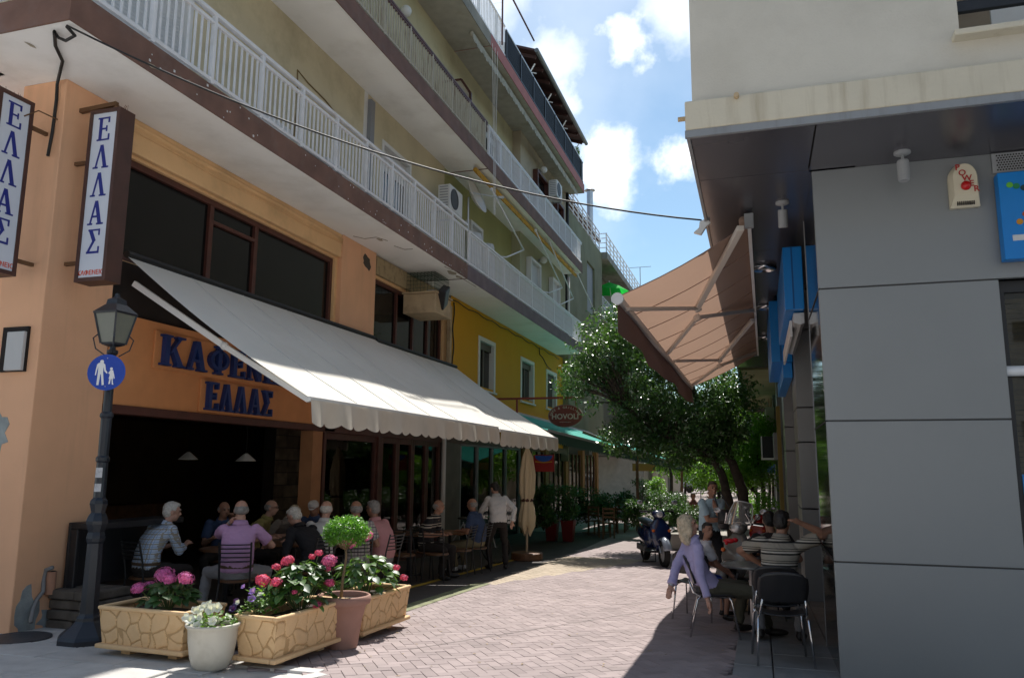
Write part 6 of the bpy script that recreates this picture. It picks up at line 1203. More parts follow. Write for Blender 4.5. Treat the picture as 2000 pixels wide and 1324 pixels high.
# ------------------------------------------------------------------ chairs and tables
M_seatw = mat('varnished_seat', (.12, .055, .025), .4, var=.2, scale=6)
def cafe_chair(label, loc, rot, group=None):
    t = thing('cafe_chair', label, 'chair', (0, 0, 0), group)
    mb = MB(); mb.lathe([(.20, .435), (.205, .44), (.205, .455), (.195, .462), (0, .462)], (0, 0, 0), 22); mb.build('seat', M_seatw, t)
    for sx in (-1, 1):
        mb = MB(); mb.tube([(sx * .17, -.17, .44), (sx * .20, -.22, 0)], .011, 7); mb.build('leg', M_black, t)
        mb = MB(); mb.tube([(sx * .16, .15, .44), (sx * .19, .20, 0)], .011, 7); mb.build('leg', M_black, t)
        mb = MB(); mb.tube([(sx * .17, -.17, .43), (sx * .175, -.20, .65), (sx * .18, -.27, .90)], .012, 7); mb.build('back_post', M_black, t)
    for z in (.68, .73, .78, .83, .875): mb = MB(); y = -.205 - (z - .65) * .26; mb.tube([(-.178, y, z), (-.09, y - .025, z), (.09, y - .025, z), (.178, y, z)], .008, 6); mb.build('back_slat', M_black, t)
    mb = MB(); mb.lathe([(.19, .425), (.19, .437)], (0, 0, 0), 22, caps=False); mb.build('seat_ring', M_black, t); t.location = loc; t.rotation_euler = (0, 0, rot); return t
def table(label, loc, r=.4, h=.74, m=None, leg=None, square=False):
    t = thing('cafe_table', label, 'table', loc); x, y, z = loc; mb = MB()
    if square: mb.box((x - r, y - r, z + h - .03), (x + r, y + r, z + h))
    else: mb.lathe([(r - .01, h - .03), (r, h - .02), (r, h - .005), (r - .01, h), (0, h)], loc, 32)
    mb.build('table_top', m or M_seatw, t, bevel=.004 if square else 0); mb = MB(); mb.tube([(x, y, z + .02), (x, y, z + h - .03)], .03, 10); mb.build('column', leg or M_black, t); mb = MB(); mb.lathe([(.22, 0), (.22, .015), (.05, .04)], loc, 20); mb.build('foot', leg or M_black, t); return t
def tumbler(p, lab, m=None): t = MB(); t.lathe([(.028, 0), (.034, .12), (.031, .12), (.026, .01)], p, 14, caps=False); return one(t, 'drinking_glass', m or glass('tumbler_glass', (.85, .9, .9)), lab, 'glass')
M_plas = mat('black_plastic', (.016, .016, .018), .38, bump=.15, bscale=150)
def plastic_chair(label, loc, rot):
    t = thing('stacking_chair', label, 'chair', (0, 0, 0))
    mb = MB(); mb.grid(lambda i, j: ((i - .5) * .44, (j - .5) * .42, .45 + .03 * (2 * i - 1) ** 2 - .02 * math.sin(j * math.pi) - (.04 * max(0, j - .85) / .15)), 10, 10); s = mb.build('seat', M_plas, t, smooth=True, fix=False); so = s.modifiers.new('thick', 'SOLIDIFY'); so.thickness = .014
    def bk(i, j):
        w = .23 * (1 - .12 * (2 * j - 1) ** 2 - (.12 * max(0, j - .8) / .2)); a = (2 * i - 1); return (a * w, -.25 - .10 * j + .035 * a * a, .56 + .29 * j - .02 * a * a * (j > .8))
    mb = MB(); mb.grid(bk, 12, 10); s = mb.build('backrest', M_plas, t, smooth=True, fix=False); so = s.modifiers.new('thick', 'SOLIDIFY'); so.thickness = .016
    for sx in (-1, 1):
        mb = MB(); mb.tube([(sx * .21, -.14, .44), (sx * .225, -.19, .40), (sx * .25, -.28, 0)], .011, 8); mb.build('leg', M_chrome, t, smooth=True)
        mb = MB(); mb.tube([(sx * .21, .14, .44), (sx * .225, .17, .40), (sx * .25, .25, 0)], .011, 8); mb.build('leg', M_chrome, t, smooth=True)
        mb = MB(); mb.tube([(sx * .20, .12, .43), (sx * .21, -.16, .43), (sx * .205, -.235, .47), (sx * .19, -.285, .60)], .010, 8); mb.build('back_bracket', M_chrome, t, smooth=True)
    t.location = loc; t.rotation_euler = (0, 0, rot); return t
# ------------------------------------------------------------------ people
def Vn(*a): return Vector(a)
SKINS = {'light': mat('skin_light', (.46, .26, .19), .55, bump=.1, bscale=80), 'tan': mat('skin_tan', (.33, .17, .11), .55, bump=.1, bscale=80)}
HAIR = {'white': mat('hair_white', (.50, .48, .44), .7, var=.25, scale=40, bump=.8, bscale=70), 'grey': mat('hair_grey', (.22, .21, .20), .7, var=.25, scale=40, bump=.8, bscale=70), 'black': mat('hair_black', (.012, .010, .009), .5, var=.2, scale=40, bump=.8, bscale=70), 'blond': mat('hair_pale_blond', (.50, .42, .30), .6, var=.35, scale=30, bump=1.2, bscale=60), 'brown': mat('hair_brown', (.05, .03, .02), .6, bump=.8, bscale=70)}
M_shoe = mat('dark_shoe', (.02, .016, .014), .5); M_eye = mat('dark_eye', (.02, .015, .012), .3)
def ik(a, b, l1, l2, pole):
    d = b - a; L_ = d.length; mx_ = (l1 + l2) * .995
    if L_ > mx_: b = a + d * (mx_ / L_); d = b - a; L_ = mx_
    L_ = max(L_, abs(l1 - l2) + .02); x = (l1 * l1 - l2 * l2 + L_ * L_) / (2 * L_); h = math.sqrt(max(0, l1 * l1 - x * x)); u = d.normalized(); p = Vector(pole); p = (p - u * p.dot(u)); p = p.normalized() if p.length > 1e-4 else u.orthogonal().normalized()
    return a + u * x + p * h, b
def person(label, shirt, trousers, hair='grey', skin='light', seated=True, face=0., at=None, headpx=None, y=None, zbase=0., lean=.1, side=0., turn=0., nod=0., hands=None, poles=None, feet=None, sleeve='short', style='short', vox=.011, extras=(), hw=None, belly=.0, seat_h=.46, shorts=False, scale=1., headturn=0., fingers=True, shoe=None, tshirt=False, slump=.1, knees=.28, twist=0):
    """local frame: +y the way the pelvis faces, +x to the person's right hand"""
    mb = MB(); SK, SH, TR, SO_ = 0, 1, 2, 3
    pel = Vn(0, 0, (seat_h + .10) if seated else .93)
    spd = Vn(math.sin(side), math.sin(lean), math.cos(lean)).normalized(); Rt = Matrix.Rotation(twist, 3, 'Z')
    rt = (Rt @ Vn(1, 0, 0)); rt = (rt - spd * rt.dot(spd)).normalized(); fw = spd.cross(rt) * 1
    if fw.y < 0 and abs(twist) < 1.4: fw = -fw
    curve = fw * slump
    def sp(t): return pel + spd * (.52 * t) - fw * (.06 * math.sin(math.pi * t)) * (1 if seated else .4) + curve * t * t
    X0 = Vn(1, 0, 0); Y0 = Vn(0, 1, 0); bl = belly
    rg = [(sp(-.08), X0, Y0, .15, .105), (sp(.0), X0, Y0, .185, .125 + bl * .5), (sp(.12) + fw * bl * .4, X0.lerp(rt, .3).normalized(), Y0.lerp(fw, .3).normalized(), .182, .13 + bl), (sp(.35) + fw * bl * .3, rt, fw, .172 + bl * .3, .118 + bl * .8), (sp(.6), rt, fw, .185, .12 + bl * .3), (sp(.8), rt, fw, .200, .115), (sp(.92), rt, fw, .175, .092), (sp(1.0), rt, fw, .10, .07), (sp(1.04), rt, fw, .065, .06)]
    mb.loft(rg, 22, SH)
    nk = sp(1.0); hd_f = Matrix.Rotation(turn, 3, spd) @ fw; nod_ax = hd_f.cross(Vn(0, 0, 1)).normalized(); hd_f = (Matrix.Rotation(-nod, 3, nod_ax) @ Vn(hd_f.x, hd_f.y, hd_f.z * .3).normalized())
    hr = hd_f.cross(Vn(0, 0, 1)).normalized(); hu = hr.cross(hd_f).normalized(); Mh = Matrix((hr, hd_f, hu)).transposed()
    hc = nk + (spd * .5 + hu * .5).normalized() * .175 + hd_f * .03
    mb.tube([nk - spd * .05, nk + spd * .04, hc - hu * .06 - hd_f * .01], [.066, .056, .054], 14, SK)
    if not tshirt: mb.tube([nk - spd * .035 - fw * .005, nk + spd * .035 + fw * .0], [.082, .068], 16, SH)
    h = lambda x, y_, z: hc + Mh @ Vn(x, y_, z)
    mb.ball(h(0, -.005, .025), (.076, .095, .092), 20, 14, Mh, SK); mb.ball(h(0, .018, -.045), (.058, .070, .068), 16, 12, Mh, SK); mb.ball(h(0, .052, -.085), (.030, .028, .025), 12, 8, Mh, SK)
    mb.tube([h(0, .086, .015), h(0, .105, -.022), h(0, .094, -.033)], [.010, .016, .015], 8, SK)
    mb.ball(h(0, .078, .032), (.055, .02, .014), 12, 8, Mh, SK); mb.ball(h(0, .079, -.058), (.026, .014, .010), 10, 6, Mh, SK)
    for s in (-1, 1): mb.ball(h(s * .078, -.005, -.008), (.011, .020, .032), 10, 8, Mh, SK)
    Rw = Matrix.Rotation(face - math.pi / 2, 3, 'Z')
    if headpx: tgt = aty(headpx[0], headpx[1], y); off = Rw @ (hc * scale); loc = Vn(tgt.x - off.x, tgt.y - off.y, gz(tgt.y - off.y) + zbase)
    else: loc = Vector(at)
    if hw: hands = [(Rw.inverted() @ (Vector(p) - loc)) / scale for p in hw]
    # arms
    hands = hands or ((.16, .32, seat_h + .30), (-.16, .32, seat_h + .30)); poles = poles or ((.5, -.3, -1), (-.5, -.3, -1)); A_ = []
    for k, s in enumerate((1, -1)):
        shd = sp(.90) + rt * (s * .185); tgt = Vector(hands[k]); el, wr = ik(shd, tgt, .29, .26, poles[k]); A_.append((shd, el, wr))
        mb.ball(shd, .068, 12, 9, None, SH)
        up = (el - shd)
        if sleeve == 'short': mb.tube([shd - up * .05, shd + up * .3, shd + up * .74], [.066, .070, .073], 14, SH); mb.tube([shd + up * .5, shd + up * .9, el], [.046, .041, .041], 12, SK); mb.ball(el, .041, 10, 8, None, SK); mb.tube([el, el.lerp(wr, .3), wr], [.041, .043, .027], 12, SK)
        else:
            mb.tube([shd - up * .05, shd + up * .4, el], [.066, .062, .054], 14, SH); mb.ball(el, .056, 12, 9, None, SH); w2 = el.lerp(wr, .9 if sleeve == 'long' else .55); mb.tube([el, el.lerp(w2, .5), w2], [.054, .050, .044], 14, SH); mb.tube([w2 - (w2 - el) * .06, w2 + (wr - el).normalized() * .004], [.050, .049], 14, SH); mb.tube([el, wr], [.036, .027], 12, SK)
        fd = (wr - el).normalized(); lat = fd.cross(Vn(0, 0, 1) if abs(fd.z) < .8 else Vn(0, 1, 0)).normalized(); pn = lat.cross(fd).normalized()
        mb.tube([wr - fd * .01, wr + fd * .035, wr + fd * .08], [.026, .030, .032], 10, SK)
        k0 = len(mb.v); mb.ball(wr + fd * .055, (.040, .052, .017), 12, 8, Matrix((lat, fd, pn)).transposed(), SK)
        if fingers:
            for q in range(4):
                b0 = wr + fd * .085 + lat * (.027 - .018 * q); l_ = (.062, .072, .068, .052)[q]; cl = .35 + .1 * q; m1 = b0 + (fd * .92 - pn * .25).normalized() * l_ * .5; m2 = m1 + (fd * math.cos(cl * 1.6) - pn * math.sin(cl * 1.6)) * l_ * .5; mb.tube([b0 - fd * .02, m1, m2], [.0098, .009, .0075], 8, SK); mb.ball(m2, .0075, 8, 6, None, SK)
            b0 = wr + fd * .03 + lat * .034 * s; m1 = b0 + (fd * .7 + lat * s * .6 - pn * .3).normalized() * .036; m2 = m1 + (fd * .95 - pn * .3).normalized() * .03; mb.tube([wr + fd * .02 + lat * .02 * s, m1, m2], [.014, .011, .009], 8, SK); mb.ball(m2, .009, 8, 6, None, SK)
        else: mb.ball(wr + fd * .12 - pn * .012, (.036, .042, .015), 10, 7, Matrix((lat, fd, pn)).transposed(), SK)
    # legs
    feet = feet or (((.17, .38 + .0, 0), (-.17, .40, 0)) if seated else ((.12, .02, 0), (-.12, .0, 0)))
    for k, s in enumerate((1, -1)):
        hip = pel + Vn(s * .095, .0, -.02); ank = Vector(feet[k]) + Vn(0, -.02, .09); kn, ank = ik(hip, ank, .44, .42, (s * knees, 1 if seated else .6, .8 if seated else 0))
        if seated and kn.z < seat_h - .0: kn.z = seat_h
        mb.ball(hip, .10, 14, 10, None, TR)
        if shorts:
            mb.tube([hip, hip.lerp(kn, .5), hip.lerp(kn, .86)], [.10, .088, .085], 14, TR); mb.tube([hip.lerp(kn, .6), kn], [.062, .052], 12, SK); mb.ball(kn, .053, 12, 9, None, SK); mb.tube([kn, kn.lerp(ank, .3), ank], [.050, .053, .032], 12, SK)
        else:
            mb.tube([hip, hip.lerp(kn, .5), kn], [.10, .086, .066], 14, TR); mb.ball(kn, .067, 12, 9, None, TR); mb.tube([kn, kn.lerp(ank, .4), kn.lerp(ank, .97)], [.066, .062, .055], 14, TR); mb.tube([kn.lerp(ank, .6), ank], [.04, .035], 10, SK if 0 else SO_)
        ft = Vn(ank.x - hip.x * .3, 0, 0); fdn = Vn(.25 * s, 1, 0).normalized(); toe = ank + fdn * .15 - Vn(0, 0, .055); Mf = Matrix((Vn(fdn.y, -fdn.x, 0), fdn, Vn(0, 0, 1))).transposed()
        mb.ball(ank.lerp(toe, .5) - Vn(0, 0, .02), (.045, .135, .040), 14, 10, Mf, SO_); mb.ball(ank - Vn(0, 0, .03), .046, 10, 8, None, SO_)
    rgP = [(pel - Vn(0, 0, .10), X0, Y0, .15, .11), (pel - Vn(0, 0, .03), X0, Y0, .182, .13), (pel + Vn(0, 0, .03), X0, Y0, .176, .124 + bl * .3)]
    mb.loft(rgP, 20, TR)
    # one skin: voxel union of the whole figure
    me = bpy.data.meshes.new('raw'); me.from_pydata([tuple(p) for p in mb.v], [], mb.f)
    bm = bmesh.new(); bm.from_mesh(me); bmesh.ops.recalc_face_normals(bm, faces=bm.faces); bm.to_mesh(me); bm.free()
    tmp = bpy.data.objects.new('tmp', me); COL.objects.link(tmp); r_ = tmp.modifiers.new('r', 'REMESH'); r_.mode = 'VOXEL'; r_.voxel_size = vox; r_.use_smooth_shade = True; s_ = tmp.modifiers.new('s', 'SMOOTH'); s_.factor = .5; s_.iterations = 2
    dg = bpy.context.evaluated_depsgraph_get(); bme = bpy.data.meshes.new_from_object(tmp.evaluated_get(dg)); bpy.data.objects.remove(tmp)
    bvh = BVHTree.FromPolygons([Vector(p) for p in mb.v], mb.f); mats_ = [SKINS[skin], shirt, trousers, shoe or M_shoe]
    bme.materials.clear(); [bme.materials.append(m) for m in mats_]
    idx = [mb.m[bvh.find_nearest(p.center)[2]] for p in bme.polygons]; bme.polygons.foreach_set('material_index', idx)
    isc = set()
    for p in bme.polygons:
        if idx[p.index] in (1, 2): isc.update(p.vertices)
    nrms = [v.normal.copy() for v in bme.vertices]; sd = random.random() * 50
    for i in isc:       # cloth folds
        v = bme.vertices[i]; c_ = v.co; f = noise.noise(Vn(c_.x * 7 + sd, c_.y * 7, c_.z * 16)) * .010 + (1 - abs(noise.noise(Vn(c_.x * 12, c_.y * 12 + sd, c_.z * 22 + c_.x * 12)))) * .007 - .005; v.co = c_ + nrms[i] * f
    bme.polygons.foreach_set('use_smooth', [True] * len(bme.polygons))
    # placement
    root = thing('person', label, 'person', (0, 0, 0)); bd = bpy.data.objects.new('body', bme); COL.objects.link(bd); bd.parent = root
    # head details
    mb2 = MB(); [mb2.ball(h(s * .030, .083, .012), (.012, .008, .008), 10, 7, Mh) for s in (-1, 1)]; mb2.build('eyes', M_eye, root, smooth=True)
    hm = HAIR[hair]
    mb2 = MB(); [mb2.bar(h(s * .016, .101, .034), h(s * .046, .090, .036), .007, .007) for s in (-1, 1)]; mb2.build('eyebrows', hm, root)
    def shell(prims, nm, m_, v_=.009, amp=.006):
        g_ = MB(); [g_.ball(h(*c__), r__, 18, 12, Mh) for c__, r__ in prims]; me2 = bpy.data.meshes.new('hr'); me2.from_pydata([tuple(p) for p in g_.v], [], g_.f); ob = bpy.data.objects.new('tmp', me2); COL.objects.link(ob); rr = ob.modifiers.new('r', 'REMESH'); rr.mode = 'VOXEL'; rr.voxel_size = v_; rr.use_smooth_shade = True; ss = ob.modifiers.new('s', 'SMOOTH'); ss.iterations = 2
        m3 = bpy.data.meshes.new_from_object(ob.evaluated_get(bpy.context.evaluated_depsgraph_get())); bpy.data.objects.remove(ob); m3.materials.clear(); m3.materials.append(m_); n3 = [v.normal.copy() for v in m3.vertices]
        for v in m3.vertices: v.co = v.co + n3[v.index] * (amp * noise.noise(v.co * 45) + amp * .8 * noise.noise(Vn(v.co.x * 90, v.co.y * 90, v.co.z * 18)))
        m3.polygons.foreach_set('use_smooth', [True] * len(m3.polygons)); o = bpy.data.objects.new(nm, m3); COL.objects.link(o); o.parent = root; return o
    if style == 'short': shell([((0, -.018, .038), (.082, .094, .092)), ((0, -.045, -.005), (.078, .066, .075)), ((0, .02, .085), (.062, .07, .035))], 'hair', hm)
    elif style == 'bald': shell([((0, -.034, .006), (.083, .080, .066)), ((.062, -.02, .005), (.024, .05, .048)), ((-.062, -.02, .005), (.024, .05, .048))], 'hair', hm, amp=.003)
    elif style == 'crop': shell([((0, -.014, .036), (.079, .092, .088)), ((0, -.04, -.005), (.075, .064, .07)), ((0, .025, .088), (.058, .06, .026))], 'hair', hm, amp=.002)
    elif style == 'long': shell([((0, -.020, .040), (.094, .105, .094)), ((.0, -.055, -.03), (.100, .075, .10)), ((.0, -.062, -.10), (.100, .065, .10)), ((.055, -.04, -.13), (.045, .05, .085)), ((-.055, -.04, -.13), (.045, .05, .085)), ((.075, .005, -.03), (.026, .05, .10)), ((-.075, .005, -.03), (.026, .05, .10))], 'hair', hm, amp=.006)
    elif style == 'cap':
        mcap = mat('white_cap', (.62, .60, .58), .8); g_ = MB(); g_.lathe([(.086, .028), (.090, .045), (.084, .085), (.06, .115), (.02, .128), (0, .129)], hc, 22, mtx=Mh, caps=False); g_.build('cap', mcap, root, smooth=True); g_ = MB(); g_.grid(lambda i, j: tuple(h((i - .5) * .13 * (1 - .35 * j), .078 + .075 * j - .03 * (2 * i - 1) ** 2, .034 - .012 * j)), 8, 4); g_.build('cap_peak', mcap, root, fix=False); shell([((0, -.04, -.01), (.078, .066, .06))], 'hair', hm, amp=.002)
        put = text_mesh('~~~', .03, M_black, .001)
    if 'glasses' in extras:
        g_ = MB()
        for s in (-1, 1): n_ = 14; P_ = [h(s * .032 + .021 * math.cos(2 * math.pi * k / n_), .103, .010 + .017 * math.sin(2 * math.pi * k / n_)) for k in range(n_ + 1)]; g_.tube(P_, .002, 5); g_.tube([h(s * .053, .102, .014), h(s * .08, .01, .012)], .002, 5)
        g_.tube([h(-.011, .104, .012), h(.011, .104, .012)], .002, 5); g_.build('glasses', M_black, root)
    if 'belt' in extras:
        g_ = MB(); g_.loft([(pel + Vn(0, 0, .035), X0, Y0, .188, .134 + bl * .6), (pel + Vn(0, 0, .07), X0, Y0, .190, .136 + bl * .7)], 28); g_.build('belt', mat('leather_belt', (.09, .055, .03), .6), root)
    if not tshirt and 'nocollar' not in extras:
        g_ = MB(); n_ = 26; vs = []; q_ = nk + spd * .022
        for k in range(n_): a = 2 * math.pi * (k + .5) / n_ + math.pi / 2; w_ = .3 + .7 * abs(math.sin((a - math.pi / 2) / 2)) ** .5; b0 = rt * math.cos(a) + fw * math.sin(a); vs += [q_ + b0 * .064 + spd * .028 * w_, q_ + b0 * .078 + spd * .036 * w_, q_ + b0 * .098 - spd * .018]
        g_.add(vs, [(k * 3 + j, k * 3 + j + 1, (k + 1) * 3 + j + 1, (k + 1) * 3 + j) for k in range(n_ - 1) for j in (0, 1)]); c_ = g_.build('collar', shirt, root, smooth=True, fix=False)
    if 'watch' in extras:
        for (sh_, el, wr) in A_[1:]: fd = (wr - el).normalized(); g_ = MB(); g_.tube([wr - fd * .012, wr + fd * .012], .033, 14); g_.build('wristwatch', M_alu, root)
    root.location = loc; root.rotation_euler = (0, 0, face - math.pi / 2); root.scale = (scale,) * 3; ORI[root.name] = Vector()
    W2L = lambda p: (Rw.inverted() @ (Vector(p) - loc)) / scale
    return root, W2L
def shirtm(name, col, **k): return mat(name, col, .85, bump=.2, bscale=200, var=.04, scale=5, **k)
M_gtr = mat('grey_trousers', (.22, .22, .23), .9, bump=.2, bscale=150); M_dtr = mat('dark_trousers', (.018, .014, .013), .9); M_olive = mat('olive_trousers', (.085, .08, .055), .9, bump=.2, bscale=150)
S_chk = stripes(stripes(shirtm('blue_check_shirt', (.46, .54, .66)), 2, .055, [(0, .22)], (.30, .27, .22), axis2=0), 2, .055, [(.5, .6)], (.22, .32, .5), axis2=0)
S_lil = shirtm('lilac_shirt', (.46, .27, .46)); S_blu = shirtm('blue_shirt', (.035, .06, .13)); S_olv = shirtm('olive_shirt', (.24, .21, .07)); S_gry = shirtm('taupe_shirt', (.24, .21, .18)); S_drk = shirtm('dark_jacket', (.010, .010, .014)); S_wht = shirtm('white_shirt', (.55, .54, .53)); S_pnk = shirtm('pink_shirt', (.56, .27, .28))
S_pld = stripes(shirtm('pale_plaid_shirt', (.42, .38, .36)), 2, .09, [(0, .14), (.5, .56)], (.09, .08, .10), axis2=0)
S_nvy = stripes(shirtm('black_striped_polo', (.012, .012, .016)), 2, .16, [(0, .12), (.3, .38)], (.50, .45, .38))
S_lav = shirtm('lavender_shirt', (.40, .37, .60)); S_tee = stripes(shirtm('white_tee', (.60, .58, .60)), 2, 4.0, [(.999, 1)], (.02, .02, .03)); S_lbt = shirtm('pale_blue_tee', (.36, .50, .58)); S_khk = stripes(shirtm('striped_khaki_polo', (.30, .27, .22)), 2, .115, [(0, .14), (.30, .36), (.5, .55)], (.015, .015, .015)); stripes(S_khk, 2, .115, [(.18, .26)], (.52, .49, .43)); S_blk = shirtm('black_tee', (.014, .013, .015))
R_ = rad
# cafe terrace, left
def seat_under(root, face, lab, back=.02):
    f = Vn(math.cos(face), math.sin(face), 0); l_ = root.location - f * (-.0) ; cafe_chair(lab, (l_.x + f.x * .03, l_.y + f.y * .03, l_.z), face - math.pi / 2)
def sit(label, hp, y, face, shirt, tr, clab, **k):
    r, w = person(label, shirt, tr, face=R_(face), headpx=hp, y=y, **k); seat_under(r, R_(face), clab); return r
T1 = (-6.75, 9.35)
sit('seated white haired man in a blue checked shirt, back turned, left of the lilac shirt', (334, 1020), 8.25, 76, S_chk, M_dtr, 'black metal cafe chair under the man in the blue checked shirt', hair='white', lean=.34, slump=.05, turn=R_(-25), hands=((.02, .52, .80), (-.18, .45, .78)), vox=.009, sleeve='elbow', extras=('belt',))
sit('seated heavy man in a lilac shirt with a hand to his face, back turned', (470, 1008), 8.3, 118, S_lil, M_gtr, 'black metal cafe chair with slatted back under the man in the lilac shirt', hair='grey', lean=.12, slump=.02, belly=.05, turn=R_(18), hands=((.28, .40, .80), (-.13, .17, 1.10)), poles=((1, 0, -.8), (-.8, .3, -.9)), vox=.009, style='bald', extras=('belt', 'watch'), feet=((.2, .35, 0), (-.42, .30, 0)), knees=.7)
sit('seated man in a blue shirt leaning in, partly hidden left of the lilac shirt', (437, 1004), 10.0, -60, S_blu, M_dtr, 'cafe chair under the half hidden man in the blue shirt', hair='grey', skin='tan', lean=.3, turn=R_(30), hands=((.1, .5, .8), (-.1, .18, 1.1)), style='bald', vox=.012)
sit('seated man in an olive shirt in profile behind the lilac shirt', (530, 992), 10.8, 20, S_olv, M_dtr, 'cafe chair under the man in the olive shirt', hair='grey', lean=.25, style='bald', vox=.012, extras=('glasses',), fingers=False)
sit('seated fair haired man in a taupe shirt bending over the table', (575, 995), 11.6, -10, S_gry, M_dtr, 'cafe chair under the man in the taupe shirt', hair='blond', lean=.45, nod=.4, vox=.012, fingers=False)
sit('old white haired man in a dark jacket looking down to the left', (574, 1015), 9.5, 165, S_drk, M_dtr, 'cafe chair under the old man in the dark jacket', hair='white', lean=.38, slump=.12, nod=.35, turn=R_(10), sleeve='long', hands=((.12, .42, .82), (-.14, .40, .80)), vox=.010)
sit('seated man in a white peaked cap and dark shirt facing the camera', (612, 996), 11.6, -75, S_blu, M_dtr, 'cafe chair under the man in the white cap', hair='grey', skin='tan', lean=.2, nod=.25, style='cap', vox=.012, fingers=False)
sit('seated bald man in a white shirt, back turned, just behind the ball topiary', (637, 1008), 9.9, 105, S_wht, M_dtr, 'cafe chair under the bald man in the white shirt', hair='white', lean=.15, style='bald', vox=.011, fingers=False)
sit('seated man in a pale plaid shirt seen from behind at the ball topiary right side', (695, 1003), 10.3, 125, S_pld, M_gtr, 'cafe chair under the man in the plaid shirt', hair='grey', skin='tan', lean=.15, style='bald', vox=.011, turn=R_(15), fingers=False)
sit('seated grey haired man in a pink shirt and glasses facing left', (728, 1000), 10.7, 172, S_pnk, M_gtr, 'cafe chair under the man in the pink shirt', hair='grey', skin='tan', lean=.12, belly=.03, vox=.010, extras=('glasses',), hands=((.18, .30, .78), (-.18, .30, .78)))
sit('seated man in a black striped polo in the shade by the white downpipe', (857, 983), 13.2, 0, S_nvy, M_dtr, 'cafe chair under the man in the black striped polo', hair='grey', skin='tan', style='bald', lean=.15, vox=.013, fingers=False)
sit('seated man in pale shoes half hidden behind the standing waiter', (922, 988), 14.6, 175, S_blu, mat('khaki_trousers', (.2, .17, .1), .9), 'cafe chair under the man behind the waiter', hair='grey', skin='tan', style='bald', lean=.0, vox=.013, fingers=False, shoe=M_shut)
person('standing man in a white long sleeved shirt and black trousers with hand on hip', S_wht, M_dtr, hair='black', seated=False, face=R_(128), headpx=(966, 950), y=15.4, lean=.12, turn=R_(20), nod=.25, sleeve='long', hands=((.30, -.02, .93), (-.36, .34, .92)), poles=((1, -.6, 0), (-.5, -1, 0)), vox=.010, feet=((.15, -.05, 0), (-.14, .06, 0)), scale=.98, slump=.06)
table('round brown cafe table between the checked shirt and the lilac shirt', (-6.72, 9.05, gz(9.1)), .36)
table('round brown cafe table in front of the old man in the dark jacket', (-6.55, 10.35, gz(10.4)), .42)
table('brown cafe table beside the man in the striped polo', (-6.2, 13.6, gz(13.6)), .40, square=True)
table('brown cafe table nearest the waiter, right of the striped polo', (-5.75, 14.5, gz(14.5)), .38, square=True)
tumbler((-6.6, 8.95, gz(9.1) + .74), 'water glass on the table by the checked shirt'); tumbler((-6.5, 10.3, gz(10.4) + .74), 'water glass on the table before the old man'); tumbler((-6.05, 13.5, gz(13.6) + .74), 'tall glass on the square table by the striped polo'); tumbler((-6.2, 13.4, gz(13.6) + .74), 'short glass on the square table by the striped polo')
for k, (x, y, f, lab) in enumerate(((-5.75, 12.4, 100, 'empty black cafe chair before the square table, nearest'), (-5.35, 12.9, 95, 'empty black cafe chair to the right before the square table'), (-6.5, 12.3, 80, 'empty black cafe chair in the shade by the folding doors'), (-5.3, 13.9, 180, 'empty black cafe chair drawn out left of the waiter'))): cafe_chair(lab, (x, y, gz(y)), R_(f) - math.pi / 2)
# taverna chairs and tables
M_ww = mat('taverna_wood', (.12, .06, .025), .6, var=.2)
for k, (u, v, f, lab) in enumerate(((1185, 1050, 30, 'wooden taverna chair nearest the sunlit paving'), (1205, 1040, 150, 'wooden taverna chair farther under the green awning'), (1165, 1045, -20, 'wooden taverna chair left of the dark table'), (1235, 1035, 90, 'wooden taverna chair near the navy scooter'))):
    p = atz(u, v, -.36); t = thing('wooden_chair', lab, 'chair', (0, 0, 0)); mb = MB(); mb.box((-.2, -.2, .43), (.2, .2, .46)); mb.build('seat', M_ww, t)
    for sx in (-1, 1):
        mb = MB(); mb.box((sx * .18 - .02, .16, 0), (sx * .18 + .02, .20, .43)); mb.build('leg', M_ww, t); mb = MB(); mb.box((sx * .18 - .02, -.20, 0), (sx * .18 + .02, -.16, .92)); mb.build('leg', M_ww, t)
    for z in (.6, .72, .84): mb = MB(); mb.box((-.16, -.19, z), (.16, -.17, z + .06)); mb.build('back_slat', M_ww, t)
    for z in (.15, .28): mb = MB(); mb.box((-.16, .17, z), (.16, .19, z + .02)); mb.build('stretcher', M_ww, t)
    t.location = p; t.rotation_euler = (0, 0, R_(f))
table('dark square taverna table under the green awning', tuple(atz(1150, 1040, -.36)), .4, square=True, m=M_ww, leg=M_ww)
# ------------------------------------------------------------------ right hand group
TB = (-.13, 9.95, gz(9.95)); table('round grey metal table between the lavender shirt and the striped polo', TB, .34, .73, mat('mottled_grey_top', (.20, .22, .23), .3, .3, var=.3, scale=12), M_alu)
fw_ = R_(38); hp = aty(1345, 1038, 9.25)
def local(face, loc): Rw = Matrix.Rotation(face - math.pi / 2, 3, 'Z'); return lambda p: Rw.inverted() @ (Vector(p) - Vector(loc))
